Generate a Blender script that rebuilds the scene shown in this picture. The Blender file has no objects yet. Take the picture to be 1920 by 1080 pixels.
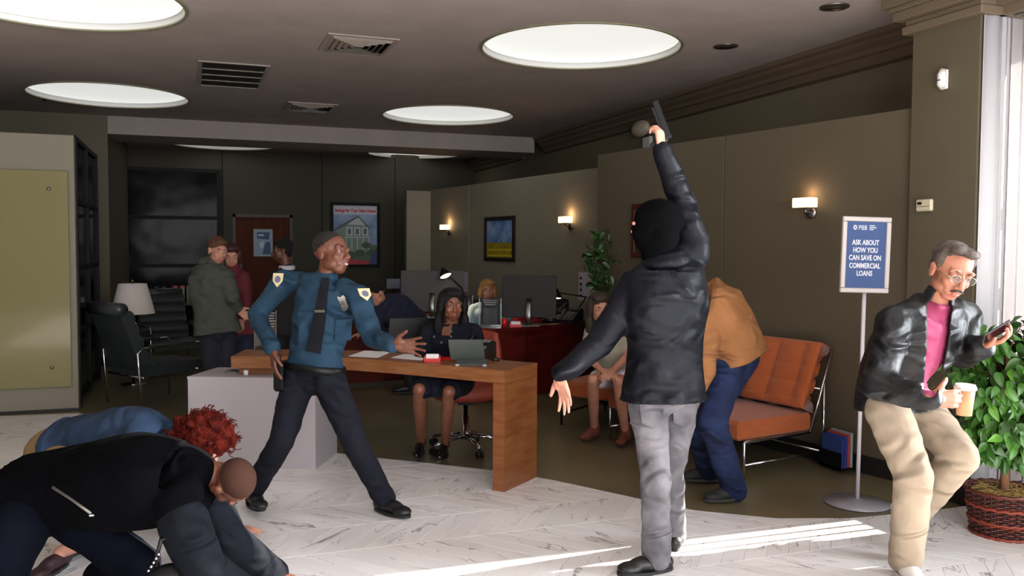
import bpy, bmesh, math, random
import numpy as np
from mathutils import Vector, Matrix
random.seed(7); RNG = np.random.default_rng(7)
C = bpy.context.scene.collection
SC = bpy.context.scene
PI = math.pi

# ------------------------------------------------------------------ camera
H = 1.56
FPX = 1623.345
YAW, PITCH, ROLL = 0.3525, 0.0470, 0.0045
def _axes():
    cy, sy = math.cos(YAW), math.sin(YAW)
    f = np.array([sy, cy, 0.]); r = np.array([cy, -sy, 0.]); u = np.array([0, 0, 1.])
    cp, sp = math.cos(PITCH), math.sin(PITCH)
    f2 = cp*f-sp*u; u2 = cp*u+sp*f
    cr, sr = math.cos(ROLL), math.sin(ROLL)
    return f2, cr*r+sr*u2, cr*u2-sr*r
CF, CR, CU = _axes()
CO = np.array([0, 0, H])
cd = bpy.data.cameras.new('camera'); cam = bpy.data.objects.new('camera', cd); C.objects.link(cam)
cd.sensor_width = 36; cd.lens = 36*FPX/1920; cd.clip_start = .05; cd.clip_end = 200
M3 = Matrix(((CR[0], CU[0], -CF[0]), (CR[1], CU[1], -CF[1]), (CR[2], CU[2], -CF[2])))
cam.matrix_world = Matrix.Translation((0, 0, H)) @ M3.to_4x4()
SC.camera = cam
def ray(x, y): return CF+(x-960)/FPX*CR-(y-540)/FPX*CU
def at(x, y, d): return CO+ray(x, y)*d                    # pixel + distance along the view axis -> point
def onp(ax, v, x, y):
    r = ray(x, y); return CO+r*((v-CO[ax])/r[ax])
def fl(x, y, z=0.): return onp(2, z, x, y)
def dep(x, y, z=0.): return float((fl(x, y, z)-CO) @ CF)
def onplane(p0, n, x, y):
    r = ray(x, y); p0 = np.array(p0, float); n = np.array(n, float)
    return CO+r*(((p0-CO) @ n)/(r @ n))

# ------------------------------------------------------------------ world, sun, daylight, added front fill
w = bpy.data.worlds.new('world'); SC.world = w; w.use_nodes = True
bg = w.node_tree.nodes['Background']; bg.inputs[0].default_value = (.80, .88, 1, 1); bg.inputs[1].default_value = 1.35
sd = bpy.data.lights.new('sun', 'SUN'); sd.energy = 30; sd.angle = math.radians(.5); sd.color = (1, .93, .82)
sun = bpy.data.objects.new('sun', sd); C.objects.link(sun)
sun.rotation_euler = Vector((-1, .027, -.36)).to_track_quat('-Z', 'Y').to_euler()
def area(name, loc, aim, sx, sy, e, col=(1, 1, 1)):
    l = bpy.data.lights.new(name, 'AREA'); l.shape = 'RECTANGLE'; l.size = sx; l.size_y = sy; l.energy = e; l.color = col
    o = bpy.data.objects.new(name, l); C.objects.link(o); o.location = loc
    o.rotation_euler = Vector(aim).to_track_quat('-Z', 'Z').to_euler(); return o
DAY_R = area('daylight_right', (5.6, .7, 1.9), (-1, .14, -.36), 6.2, 2.9, 2300, (.90, .95, 1))
FILL_F = area('fill_front', (1.2, -3.6, 2.0), (0, 1, -.38), 6, 2.4, 400, (.92, .96, 1))  # added fill lamp behind the camera, brightens the floor and figures
SC.view_settings.view_transform = 'Standard'; SC.view_settings.look = 'None'
SC.view_settings.gamma = 1; SC.view_settings.use_curve_mapping = False
SC.view_settings.exposure = 0.35
SC.cycles.max_bounces = 8; SC.cycles.diffuse_bounces = 4; SC.cycles.glossy_bounces = 3
SC.cycles.transmission_bounces = 6; SC.cycles.transparent_max_bounces = 8
SC.cycles.sample_clamp_indirect = 4; SC.cycles.caustics_reflective = False; SC.cycles.caustics_refractive = False
SC.cycles.use_denoising = True

# ------------------------------------------------------------------ materials
def lin(c):
    return tuple(((v/255)/12.92 if v/255 <= .04045 else ((v/255+.055)/1.055)**2.4) for v in c)+(1,)
MATS = {}
def mat(name, col, rough=.6, metal=0., bump=0., scale=20., col2=None, cs=None, emit=0., stretch=None, coat=0., trans=0., spec=None, detail=3., sheen=0., alpha=1., lo=.35, hi=.65, folds=0., fs=5.):
    if name in MATS: return MATS[name]
    m = bpy.data.materials.new(name); m.use_nodes = True; nt = m.node_tree; N = nt.nodes; L = nt.links
    b = N['Principled BSDF']; b.inputs['Base Color'].default_value = lin(col)
    b.inputs['Roughness'].default_value = rough; b.inputs['Metallic'].default_value = metal
    b.inputs['Coat Weight'].default_value = coat; b.inputs['Transmission Weight'].default_value = trans
    b.inputs['Sheen Weight'].default_value = sheen; b.inputs['Alpha'].default_value = alpha
    if spec is not None: b.inputs['Specular IOR Level'].default_value = spec
    if emit: b.inputs['Emission Color'].default_value = lin(col); b.inputs['Emission Strength'].default_value = emit
    if col2 or bump or folds:
        tc = N.new('ShaderNodeTexCoord'); mp = N.new('ShaderNodeMapping'); L.new(tc.outputs['Object'], mp.inputs[0])
        if stretch: mp.inputs['Scale'].default_value = stretch
    if col2:
        n = N.new('ShaderNodeTexNoise'); n.inputs['Scale'].default_value = cs or scale; n.inputs['Detail'].default_value = detail
        L.new(mp.outputs[0], n.inputs['Vector'])
        r = N.new('ShaderNodeValToRGB'); r.color_ramp.elements[0].position = lo; r.color_ramp.elements[1].position = hi
        r.color_ramp.elements[0].color = lin(col); r.color_ramp.elements[1].color = lin(col2)
        L.new(n.outputs['Fac'], r.inputs[0]); L.new(r.outputs[0], b.inputs['Base Color'])
    if bump:
        n = N.new('ShaderNodeTexNoise'); n.inputs['Scale'].default_value = scale; n.inputs['Detail'].default_value = detail
        L.new(mp.outputs[0], n.inputs['Vector'])
        bp = N.new('ShaderNodeBump'); bp.inputs['Strength'].default_value = bump; bp.inputs['Distance'].default_value = .01
        L.new(n.outputs['Fac'], bp.inputs['Height']); L.new(bp.outputs[0], b.inputs['Normal'])
    if folds:
        mp2 = N.new('ShaderNodeMapping'); mp2.inputs['Scale'].default_value = (1, 1, 1.9); mp2.inputs['Rotation'].default_value = (.5, .4, 0); L.new(tc.outputs['Object'], mp2.inputs[0])
        n = N.new('ShaderNodeTexNoise'); n.noise_type = 'RIDGED_MULTIFRACTAL'; n.inputs['Scale'].default_value = fs; n.inputs['Detail'].default_value = 2.5; n.inputs['Distortion'].default_value = .9; n.inputs['Roughness'].default_value = .35
        L.new(mp2.outputs[0], n.inputs['Vector']); bp2 = N.new('ShaderNodeBump'); bp2.inputs['Strength'].default_value = min(1, folds*1.3); bp2.inputs['Distance'].default_value = .09
        L.new(n.outputs['Fac'], bp2.inputs['Height'])
        if bump: L.new(bp.outputs[0], bp2.inputs['Normal'])
        L.new(bp2.outputs[0], b.inputs['Normal'])
    MATS[name] = m; return m

# ------------------------------------------------------------------ objects
def wloc(o):
    return np.array(o.location) + (wloc(o.parent) if o.parent else 0)
def tag(o, label=None, cat=None, group=None, kind=None):
    if label: o['label'] = label
    if cat: o['category'] = cat
    if group: o['group'] = group
    if kind: o['kind'] = kind
    return o
def empty(name, loc, label=None, cat=None, group=None, kind=None):
    o = bpy.data.objects.new(name, None); C.objects.link(o); o.location = tuple(float(v) for v in loc); o.empty_display_size = .1
    return tag(o, label, cat, group, kind)
def frame(d, up=(0, 0, 1)):
    d = np.array(d, float); d /= np.linalg.norm(d); up = np.array(up, float)
    if abs(d @ up) > .98: up = np.array([1., 0, 0]) if abs(d[0]) < .9 else np.array([0, 1., 0])
    s = np.cross(d, up); s /= np.linalg.norm(s); u = np.cross(s, d); return s, u, d
class MB:
    def __init__(s): s.v = []; s.f = []; s.n = 0
    def add(s, v, f):
        v = np.asarray(v, float); s.v.append(v); s.f += [tuple(int(i)+s.n for i in q) for q in f]; s.n += len(v); return s
    def box(s, a, b, bev=0.):
        x0, y0, z0 = a; x1, y1, z1 = b
        return s.obox(((x0+x1)/2, (y0+y1)/2, (z0+z1)/2), (abs(x1-x0)/2, abs(y1-y0)/2, abs(z1-z0)/2), bev=bev)
    def obox(s, c, h, ax=None, bev=0.):
        """oriented box: centre, half sizes, axes rows (x,y,z)"""
        ax = np.eye(3) if ax is None else np.array(ax, float); c = np.array(c, float)
        hx, hy, hz = h; bev = min(bev, hx*.95, hy*.95, hz*.95)
        if bev <= 0:
            P = np.array([[x, y, z] for z in (-hz, hz) for x, y in ((-hx, -hy), (hx, -hy), (hx, hy), (-hx, hy))])
            F = [(3, 2, 1, 0), (4, 5, 6, 7), (0, 1, 5, 4), (1, 2, 6, 5), (2, 3, 7, 6), (3, 0, 4, 7)]
            return s.add(c+P @ ax, F)
        P = []; idx = {}
        for sx in (-1, 1):
            for sy in (-1, 1):
                for sz in (-1, 1):
                    for k in range(3):
                        p = [sx*(hx-bev), sy*(hy-bev), sz*(hz-bev)]; p[k] += (sx, sy, sz)[k]*bev
                        idx[(sx, sy, sz, k)] = len(P); P.append(p)
        F = []
        for k in range(3):
            for sg in (-1, 1):
                o = [(-1, -1), (1, -1), (1, 1), (-1, 1)]
                q = []
                for a_, b_ in o:
                    t = [0, 0, 0]; t[k] = sg; t[(k+1) % 3] = a_; t[(k+2) % 3] = b_
                    q.append(idx[(*t, k)])
                F.append(q if sg > 0 else q[::-1])
        for k in range(3):
            i, j = (k+1) % 3, (k+2) % 3
            for a_ in (-1, 1):
                for b_ in (-1, 1):
                    def V(kk, sg):
                        t = [0, 0, 0]; t[k] = sg; t[i] = a_; t[j] = b_; return idx[(*t, kk)]
                    q = [V(i, -1), V(j, -1), V(j, 1), V(i, 1)]
                    F.append(q if a_*b_ < 0 else q[::-1])
        for sx in (-1, 1):
            for sy in (-1, 1):
                for sz in (-1, 1):
                    q = [idx[(sx, sy, sz, k)] for k in range(3)]
                    F.append(q if sx*sy*sz > 0 else q[::-1])
        return s.add(c+np.array(P) @ ax, F)
    def loft(s, rings, cap=True, close=False):
        """rings: list of (n,3) arrays"""
        n = len(rings[0]); m = len(rings); V = np.concatenate(rings); F = []
        for i in range(m-1+(1 if close else 0)):
            a, b = i*n, ((i+1) % m)*n
            for k in range(n): F.append((a+k, a+(k+1) % n, b+(k+1) % n, b+k))
        if cap and not close:
            F.append(tuple(range(n))[::-1]); F.append(tuple(range((m-1)*n, m*n)))
        return s.add(V, F)
    def tube(s, pts, r, n=10, cap=True, close=False, flat=1., up=(0, 0, 1)):
        pts = [np.array(p, float) for p in pts]; m = len(pts); rs = r if hasattr(r, '__len__') else [r]*m
        t = np.linspace(0, 2*PI, n, endpoint=False); rings = []; u0 = None
        for i, p in enumerate(pts):
            if close: d = pts[(i+1) % m]-pts[i-1]
            else: d = pts[min(i+1, m-1)]-pts[max(i-1, 0)]
            d = d/(np.linalg.norm(d)+1e-12)
            if u0 is None: sd_, u, _ = frame(d, up)
            else:
                u = u0-d*(u0 @ d); u /= np.linalg.norm(u)+1e-12; sd_ = np.cross(d, u)
            u0 = u
            rings.append(p+np.outer(np.cos(t)*rs[i], sd_)+np.outer(np.sin(t)*rs[i]*flat, u))
        return s.loft(rings, cap, close)
    def lathe(s, c, prof, n=32, ax=(0, 0, 1)):
        """prof: list of (r,h)"""
        a, b, d = frame(ax, (0, 1, .01)); c = np.array(c, float); t = np.linspace(0, 2*PI, n, endpoint=False)
        rings = [c+d*h+np.outer(np.cos(t)*max(r, 1e-4), a)+np.outer(np.sin(t)*max(r, 1e-4), b) for r, h in prof]
        return s.loft([q[::1] for q in rings])
    def ell(s, c, r, ax=None, nu=14, nv=10):
        ax = np.eye(3) if ax is None else np.array(ax, float)
        r = (r, r, r) if not hasattr(r, '__len__') else r
        V = [[0, 0, -1]]
        for j in range(1, nv):
            ph = -PI/2+PI*j/nv
            for i in range(nu):
                th = 2*PI*i/nu; V.append([math.cos(ph)*math.cos(th), math.cos(ph)*math.sin(th), math.sin(ph)])
        V.append([0, 0, 1]); F = []
        for i in range(nu): F.append((0, 1+(i+1) % nu, 1+i))
        for j in range(nv-2):
            for i in range(nu):
                a = 1+j*nu; b = a+nu; F.append((a+i, a+(i+1) % nu, b+(i+1) % nu, b+i))
        e = len(V)-1; a = 1+(nv-2)*nu
        for i in range(nu): F.append((a+i, a+(i+1) % nu, e))
        return s.add(np.array(c, float)+(np.array(V)*np.array(r)) @ ax, F)
    def cap(s, a, b, ra, rb, n=12):
        a = np.array(a, float); b = np.array(b, float); L = np.linalg.norm(b-a)+1e-9; d = (b-a)/L
        pts = []; rs = []
        for k in range(5):
            t = PI/2*(k/5-1); 
            pts.append(a+d*ra*math.sin(t)*1.0); rs.append(max(ra*math.cos(t), ra*.06))
        for k in range(5):
            u = k/4; pts.append(a+d*L*u); rs.append(ra+(rb-ra)*u)
        for k in range(1, 6):
            t = PI/2*k/5; pts.append(b+d*rb*math.sin(t)); rs.append(max(rb*math.cos(t), rb*.06))
        return s.tube(pts, rs, n)
    def prism(s, poly, z0, z1):
        n = len(poly); V = [(x, y, z0) for x, y in poly]+[(x, y, z1) for x, y in poly]
        F = [tuple(range(n))[::-1], tuple(range(n, 2*n))]+[(i, (i+1) % n, n+(i+1) % n, n+i) for i in range(n)]
        return s.add(V, F)
    def oprism(s, poly, c, X, Y, Z, t):
        """polygon (u,v) in plane c+uX+vY, thickness t along Z"""
        c, X, Y, Z = (np.array(q, float) for q in (c, X, Y, Z)); n = len(poly)
        V = [c+u*X+v*Y for u, v in poly]+[c+u*X+v*Y+t*Z for u, v in poly]
        F = [tuple(range(n))[::-1], tuple(range(n, 2*n))]+[(i, (i+1) % n, n+(i+1) % n, n+i) for i in range(n)]
        return s.add(V, F)
    def mesh(s, name):
        me = bpy.data.meshes.new(name); V = np.concatenate(s.v) if s.v else np.zeros((0, 3))
        me.from_pydata(V.tolist(), [], s.f); me.update(); return me
    def build(s, name, m, parent=None, smooth=False, label=None, fix=True, **kw):
        me = s.mesh(name)
        off = wloc(parent) if parent else (s.org if hasattr(s, 'org') else np.zeros(3))
        if np.any(off): me.transform(Matrix.Translation(-Vector(off)))
        if fix:
            bm = bmesh.new(); bm.from_mesh(me); bmesh.ops.recalc_face_normals(bm, faces=bm.faces); bm.to_mesh(me); bm.free()
        for q in (m if isinstance(m, (list, tuple)) else [m]): me.materials.append(q)
        o = bpy.data.objects.new(name, me); C.objects.link(o)
        if parent: o.parent = parent
        else: o.location = tuple(float(v) for v in off)
        if smooth:
            me.polygons.foreach_set('use_smooth', [True]*len(me.polygons))
            if smooth == 'auto':
                me.set_sharp_from_angle(angle=math.radians(40))
        return tag(o, label, **kw)
def part(mb, name, m, parent, smooth=False, label=None, **kw): return mb.build(name, m, parent, smooth, label, **kw)
def struct(mb, name, m, parent=None, label=None, **kw):
    o = mb.build(name, m, parent, label=label, **kw)
    if not parent: o['kind'] = 'structure'
    return o
def text(body, size, c, X, Y, m, parent, name='lettering', align='CENTER', ext=.0006, bold=0., sx=1., label=None):
    cu = bpy.data.curves.new('t', 'FONT'); cu.body = body; cu.size = size; cu.align_x = align; cu.extrude = ext; cu.offset = bold; cu.resolution_u = 3
    ob = bpy.data.objects.new('t', cu); C.objects.link(ob)
    me = bpy.data.meshes.new_from_object(ob); bpy.data.objects.remove(ob)
    X = np.array(X, float); X /= np.linalg.norm(X); Y = np.array(Y, float); Y /= np.linalg.norm(Y); Z = np.cross(X, Y)
    off = np.array(c, float)-(wloc(parent) if parent else 0)
    me.transform(Matrix(((X[0]*sx, Y[0], Z[0], off[0]), (X[1]*sx, Y[1], Z[1], off[1]), (X[2]*sx, Y[2], Z[2], off[2]), (0, 0, 0, 1))))
    me.materials.clear(); me.materials.append(m)
    o = bpy.data.objects.new(name, me); C.objects.link(o); o.parent = parent
    return tag(o, label)
def copy_tree(o, loc=None, label=None, parent=None):
    c = o.copy(); C.objects.link(c)
    if parent: c.parent = parent
    if loc is not None: c.location = tuple(float(v) for v in loc)
    if label: c['label'] = label
    for ch in list(o.children): copy_tree(ch, parent=c)
    return c
# ------------------------------------------------------------------ the room
CZ = 3.23
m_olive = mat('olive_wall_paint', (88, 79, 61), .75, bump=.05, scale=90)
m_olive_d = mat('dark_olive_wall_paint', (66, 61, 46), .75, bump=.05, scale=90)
m_panel = mat('near_panel_dim_paint', (83, 73, 56), .7, bump=.04, scale=120)  # near panels: same wall coloured darker, away from the lamps
m_panel2 = mat('far_panel_lamplit_paint', (146, 139, 120), .7, bump=.04, scale=120)  # far panels: lamplight put into the colour as a lighter tone
m_ceil = mat('ceiling_plaster', (166, 153, 147), .85, bump=.12, scale=160, col2=(158, 146, 140), cs=3)
m_crown = mat('crown_moulding_paint', (104, 90, 72), .6)
m_crown_d = mat('dark_crown_moulding_paint', (100, 84, 68), .6)
m_base = mat('black_baseboard', (22, 20, 20), .5)
m_floor = mat('polished_olive_concrete', (112, 102, 76), .3, bump=.02, scale=8, col2=(98, 90, 68), cs=1.6, spec=.5)
m_black = mat('black_metal', (12, 11, 12), .55, spec=.2)
m_chrome = mat('chrome', (205, 205, 210), .12, 1.)
m_steel = mat('brushed_steel', (150, 148, 146), .35, 1.)
m_white = mat('white_plastic', (225, 222, 218), .45)
m_lens = mat('light_diffuser', (236, 238, 234), .8, emit=.60)
m_drum = mat('light_drum_white', (226, 224, 220), .7)
m_rim = mat('light_rim_olive', (128, 122, 96), .4)

# floor: olive concrete slab with the marble field let into it
slab = MB(); slab.box((-7.2, -4, -.12), (6.2, 16.4, -.004)); floor = struct(slab, 'floor', m_floor)
# marble edge, running left to right across the room
EDGE = [(-8, 9.0), (-1.9, 9.0), (-1.02, 8.9), (0, 7.62), (.6, 6.98), (1.06, 6.47), (1.94, 5.70), (2.25, 5.30), (2.59, 4.72), (2.81, 4.36), (3.1, 4.13), (3.57, 3.97), (4.18, 3.93), (7, 3.93)]
ex = np.array([p[0] for p in EDGE]); ey = np.array([p[1] for p in EDGE])
def edge_y(x): return float(np.interp(x, ex, ey))
olive_y = MB()
m_marble = []
for k, (a, b_) in enumerate([((234, 231, 230), (226, 222, 222)), ((229, 226, 225), (235, 232, 231)), ((237, 234, 233), (230, 226, 225))]):
    m = bpy.data.materials.new('white_marble_%s' % 'abc'[k]); m.use_nodes = True; N = m.node_tree.nodes; L = m.node_tree.links; b = N['Principled BSDF']
    b.inputs['Roughness'].default_value = .28
    tc = N.new('ShaderNodeTexCoord'); mp = N.new('ShaderNodeMapping'); mp.inputs['Scale'].default_value = (.8, 3.4, 1); mp.inputs['Location'].default_value = (k*3.1, k*1.7, k)
    L.new(tc.outputs['UV'], mp.inputs[0])
    n = N.new('ShaderNodeTexNoise'); n.inputs['Scale'].default_value = 2.0; n.inputs['Detail'].default_value = 5; n.inputs['Distortion'].default_value = .7; L.new(mp.outputs[0], n.inputs['Vector'])
    r = N.new('ShaderNodeValToRGB'); e = r.color_ramp.elements
    e[0].position = .485; e[0].color = lin(a); e[1].position = .53; e[1].color = lin(b_)
    q = e.new(.507); q.color = lin((112, 104, 110))
    q2 = e.new(.497); q2.color = lin(a); q3 = e.new(.517); q3.color = lin(b_)
    # keep the veins sparse
    n2 = N.new('ShaderNodeTexNoise'); n2.inputs['Scale'].default_value = 2.6; mp2 = N.new('ShaderNodeMapping'); L.new(tc.outputs['UV'], mp2.inputs[0]); mp2.inputs['Location'].default_value = (9+k, 2, 0); L.new(mp2.outputs[0], n2.inputs['Vector'])
    r2 = N.new('ShaderNodeValToRGB'); r2.color_ramp.elements[0].position = .46; r2.color_ramp.elements[1].position = .56; L.new(n2.outputs['Fac'], r2.inputs[0])
    mx = N.new('ShaderNodeMix'); mx.data_type = 'RGBA'; mx.inputs['A'].default_value = lin(a)
    L.new(n.outputs['Fac'], r.inputs[0]); L.new(r2.outputs[0], mx.inputs['Factor']); L.new(r.outputs[0], mx.inputs['B']); L.new(mx.outputs['Result'], b.inputs['Base Color'])
    m_marble.append(m)
def clip_poly(poly, keep):
    """clip polygon against y < edge_y(x) by sampling each edge"""
    out = []
    n = len(poly)
    for i in range(n):
        a = poly[i]; c = poly[(i+1) % n]; ka, kc = keep(a), keep(c)
        if ka: out.append(a)
        if ka != kc:
            lo, hi = (a, c) if ka else (c, a)
            lo = np.array(lo); hi = np.array(hi)
            for _ in range(12):
                mid = (lo+hi)/2
                if keep(mid): lo = mid
                else: hi = mid
            out.append(tuple(lo))
    return out
grout = MB()
gx = np.linspace(-7.2, 6.2, 120)
poly = [(-7.2, -4)]+[(6.2, -4)]+[(float(x), edge_y(x)) for x in gx[::-1]]
grout.prism(poly, -.004, -.0025)
part(grout, 'grout_bed', mat('grey_grout', (176, 170, 168), .8), floor)
BW, TW, SL = .40, .135, .33       # band depth, tile width along the band, slant
tiles = []
j0 = int(-4/BW)-1
for j in range(j0, 24):
    y0 = j*BW; s = 1 if j % 2 else -1
    for i in range(-70, 60):
        x0 = i*TW
        P = [(x0, y0), (x0+TW, y0), (x0+TW+s*SL, y0+BW), (x0+s*SL, y0+BW)]
        cx, cy_ = x0+TW/2+s*SL/2, y0+BW/2
        if cx < -7 or cx > 6 or cy_ < -4: continue
        keep = lambda p: p[1] < edge_y(p[0])-.004 and p[0] > -7.2 and p[0] < 6.2
        g = .0012
        q = [(P[0][0]+g, P[0][1]+g), (P[1][0]-g, P[1][1]+g), (P[2][0]-g, P[2][1]-g), (P[3][0]+g, P[3][1]-g)]
        kk = [keep(p) for p in q]
        if not any(kk): continue
        if not all(kk): q = clip_poly(q, keep)
        if len(q) < 3: continue
        tiles.append((cx, cy_, q, s))
def tile_size(t):
    v = np.array([t[0], t[1], 0.])-CO; d = v @ CF
    if d < .5: return 0
    px = 960+FPX*(v @ CR)/d; py = 540-FPX*(v @ CU)/d
    if not (-10 < px < 1930 and py < 1090): return 0
    return 1/d**2
tiles.sort(key=tile_size, reverse=True)
def tile_mesh(me, T):
    V = []; F = []; UV = []; MI = []
    for (cx, cy_, q, s) in T:
        n = len(q); o = len(V); c = np.mean(q, 0); rnd = random.random
        du, dv = rnd()*20, rnd()*20
        d = np.array([s*SL, BW]); d /= np.linalg.norm(d); nn = np.array([-d[1], d[0]])
        inn = [tuple(c+(np.array(p)-c)*.985) for p in q]
        V += [(x, y, -.0025) for x, y in q]+[(x, y, -.0006) for x, y in q]+[(x, y, 0) for x, y in inn]
        F.append(tuple(range(o+2*n, o+3*n)))
        for i in range(n): F.append((o+i, o+(i+1) % n, o+n+(i+1) % n, o+n+i)); F.append((o+n+i, o+n+(i+1) % n, o+2*n+(i+1) % n, o+2*n+i))
        a = rnd()*.9-.45; ca, sa = math.cos(a), math.sin(a)
        def uv(p):
            w_ = np.array(p)-c; u, v = w_ @ d, w_ @ nn
            return (u*ca-v*sa+du, u*sa+v*ca+dv)
        U = [uv(p) for p in q]
        UV += U
        for i in range(n): UV += [U[i], U[(i+1) % n]]*2; UV += []
        # order fix: each side quad needs (i,i+1,i+1,i)
        base = len(UV)-4*n
        for i in range(n): UV[base+4*i:base+4*i+4] = [U[i], U[(i+1) % n], U[(i+1) % n], U[i]]
        for i in range(n): UV += [U[i], U[(i+1) % n], U[(i+1) % n], U[i]]
        MI += [random.randrange(3)]*(2*n+1)
    # faces were appended side/bevel interleaved; UVs are per side so identical for both
    me.from_pydata(V, [], F); lay = me.uv_layers.new(name='uv')
    lay.data.foreach_set('uv', np.array(UV, dtype=np.float32).ravel()[:len(lay.data)*2])
    for m in m_marble: me.materials.append(m)
    me.polygons.foreach_set('material_index', MI); me.update()
for t in tiles[:300]:
    me = bpy.data.meshes.new('floor_tile'); tile_mesh(me, [t]); o = bpy.data.objects.new('floor_tile', me); C.objects.link(o); o.parent = floor
me = bpy.data.meshes.new('marble_tiles'); tile_mesh(me, tiles[300:]); o = bpy.data.objects.new('marble_tiles', me); C.objects.link(o); o.parent = floor; o['kind'] = 'stuff'

# ceiling with round light wells
def holed(cells, z, t, r=.83, n=64):
    mb = MB()
    for (x0, y0, x1, y1, cx, cy_) in cells:
        if cx is None: mb.box((x0, y0, z), (x1, y1, z+t)); continue
        a = [(2*PI*k/n) for k in range(n)]
        inner = []; outer = []
        for th in a:
            dx, dy = math.cos(th), math.sin(th); inner.append((cx+r*dx, cy_+r*dy))
            s = min(((x1-cx)/dx if dx > 1e-9 else 1e9), ((x0-cx)/dx if dx < -1e-9 else 1e9), ((y1-cy_)/dy if dy > 1e-9 else 1e9), ((y0-cy_)/dy if dy < -1e-9 else 1e9))
            outer.append((cx+s*dx, cy_+s*dy))
        # snap nearest outer vertex to each corner
        for c in ((x0, y0), (x1, y0), (x1, y1), (x0, y1)):
            i = min(range(n), key=lambda k: (outer[k][0]-c[0])**2+(outer[k][1]-c[1])**2); outer[i] = c
        V = [(x, y, z) for x, y in inner+outer]+[(x, y, z+t) for x, y in inner]
        F = [(k, (k+1) % n, n+(k+1) % n, n+k) for k in range(n)]+[(k, 2*n+k, 2*n+(k+1) % n, (k+1) % n) for k in range(n)]
        mb.add(V, F)
    return mb
LX = [-4.777, -.857, 3.06]; LY = [2.67, 6.68, 10.69]
BX = [-7.2, -2.817, 1.103, 5.2]; BY = [.665, 4.675, 8.685, 12.36]
cells = [(BX[i], BY[j], BX[i+1], BY[j+1], LX[i], LY[j]) for i in range(3) for j in range(3)]
cells.append((-7.2, -4, 6.2, .665, None, None)); cells.append((5.2, .665, 6.2, 16.4, None, None))
ceiling = struct(holed(cells, CZ, .16), 'ceiling', m_ceil)
L56 = [(.50, 15.02), (3.74, 15.22)]
part(holed([(-1.5, 13.3, 2.2, 16.4, *L56[0]), (2.2, 13.3, 5.2, 16.4, *L56[1])], CZ, .16), 'back_ceiling', m_ceil, ceiling)
mb = MB(); mb.box((-7.2, -4, 3.40), (6.2, 16.4, 3.5)); part(mb, 'roof_deck', m_ceil, ceiling)
lamps = []
def round_light(x, y, label):
    t = empty('ceiling_light', (x, y, CZ), label, 'ceiling light', 'large round recessed ceiling lights')
    n = 64; A = np.linspace(0, 2*PI, n, endpoint=False)
    def ring(r, z): return np.stack([x+r*np.cos(A), y+r*np.sin(A), np.full(n, z)], 1)
    mb = MB(); mb.loft([ring(.829, CZ-.012), ring(.829, CZ+.005), ring(.81, CZ+.085), ring(.82, CZ+.085), ring(.84, CZ+.005)], cap=False); part(mb, 'drum', m_drum, t, True)
    mb = MB(); mb.loft([ring(.822, CZ-.002), ring(.822, CZ-.014), ring(.845, CZ-.014), ring(.845, CZ-.002)], cap=False, close=True); part(mb, 'rim', m_rim, t)
    # shallow dome diffuser
    mb = MB(); mb.loft([ring(.812, CZ+.045), ring(.76, CZ+.07), ring(.6, CZ+.10), ring(.3, CZ+.125), ring(.02, CZ+.13)], cap=False)
    mb.f.append(tuple(range(4*n, 5*n))); part(mb, 'diffuser', m_lens, t, True)
    return t
lab = {(-.857, 6.68): 'round ceiling light cut by the top left corner of the picture', (3.06, 6.68): 'largest whole round ceiling light, above the masked man', (-.857, 10.69): 'round ceiling light in front of the left wall corner', (3.06, 10.69): 'round ceiling light between the soffit and the square vent'}
for i in range(3):
    for j in range(3):
        round_light(LX[i], LY[j], lab.get((LX[i], LY[j]), 'round recessed ceiling light outside the picture, column %s row %s' % ('left middle right'.split()[i], 'near middle far'.split()[j])))
round_light(*L56[0], 'round light behind the soffit, left one, above the dark glazed screen')
round_light(*L56[1], 'round light behind the soffit, right one, above the house poster')

# soffit beam
mb = MB(); mb.box((-1.02, 12.36, 3.0), (4.9, 13.3, 3.235)); struct(mb, 'trim_1', m_ceil, label='plastered ceiling soffit across the back of the hall')
# walls
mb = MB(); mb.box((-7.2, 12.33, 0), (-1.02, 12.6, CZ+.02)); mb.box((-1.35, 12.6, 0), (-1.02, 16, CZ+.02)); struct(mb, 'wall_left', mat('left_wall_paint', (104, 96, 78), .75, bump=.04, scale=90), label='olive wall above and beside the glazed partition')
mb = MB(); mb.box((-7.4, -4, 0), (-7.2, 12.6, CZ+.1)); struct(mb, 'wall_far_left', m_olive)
mb = MB(); mb.box((-7.2, 12.315, 0), (-1.0, 12.33, .11)); mb.box((-1.02, 12.33, 0), (-1.005, 13, .11)); struct(mb, 'baseboard_left', m_base)
# back wall in panels with seams, door opening
YB = 16.0
def bx(x, y=300): return float(onp(1, YB, x, y)[0])
back = empty('wall_back', (0, YB, 0), kind='structure', label='dark olive back wall in wide panels')
seams = [-1.35, bx(418, 420), bx(604, 420), 3.55, 5.3]
dx0, dx1, dz = bx(437, 500), bx(549, 500), 2.12
for k in range(4):
    a, b_ = seams[k]+.006, seams[k+1]-.006
    mb = MB()
    if a < dx0 < b_:
        mb.box((a, YB, 0), (dx0, YB+.1, CZ+.05)); mb.box((dx1, YB, 0), (b_, YB+.1, CZ+.05)); mb.box((dx0, YB, dz), (dx1, YB+.1, CZ+.05))
    else: mb.box((a, YB, 0), (b_, YB+.1, CZ+.05))
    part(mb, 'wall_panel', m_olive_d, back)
mb = MB(); mb.box((-1.4, YB+.1, 0), (6.2, YB+.2, CZ+.05)); part(mb, 'backing', m_black, back)
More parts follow.
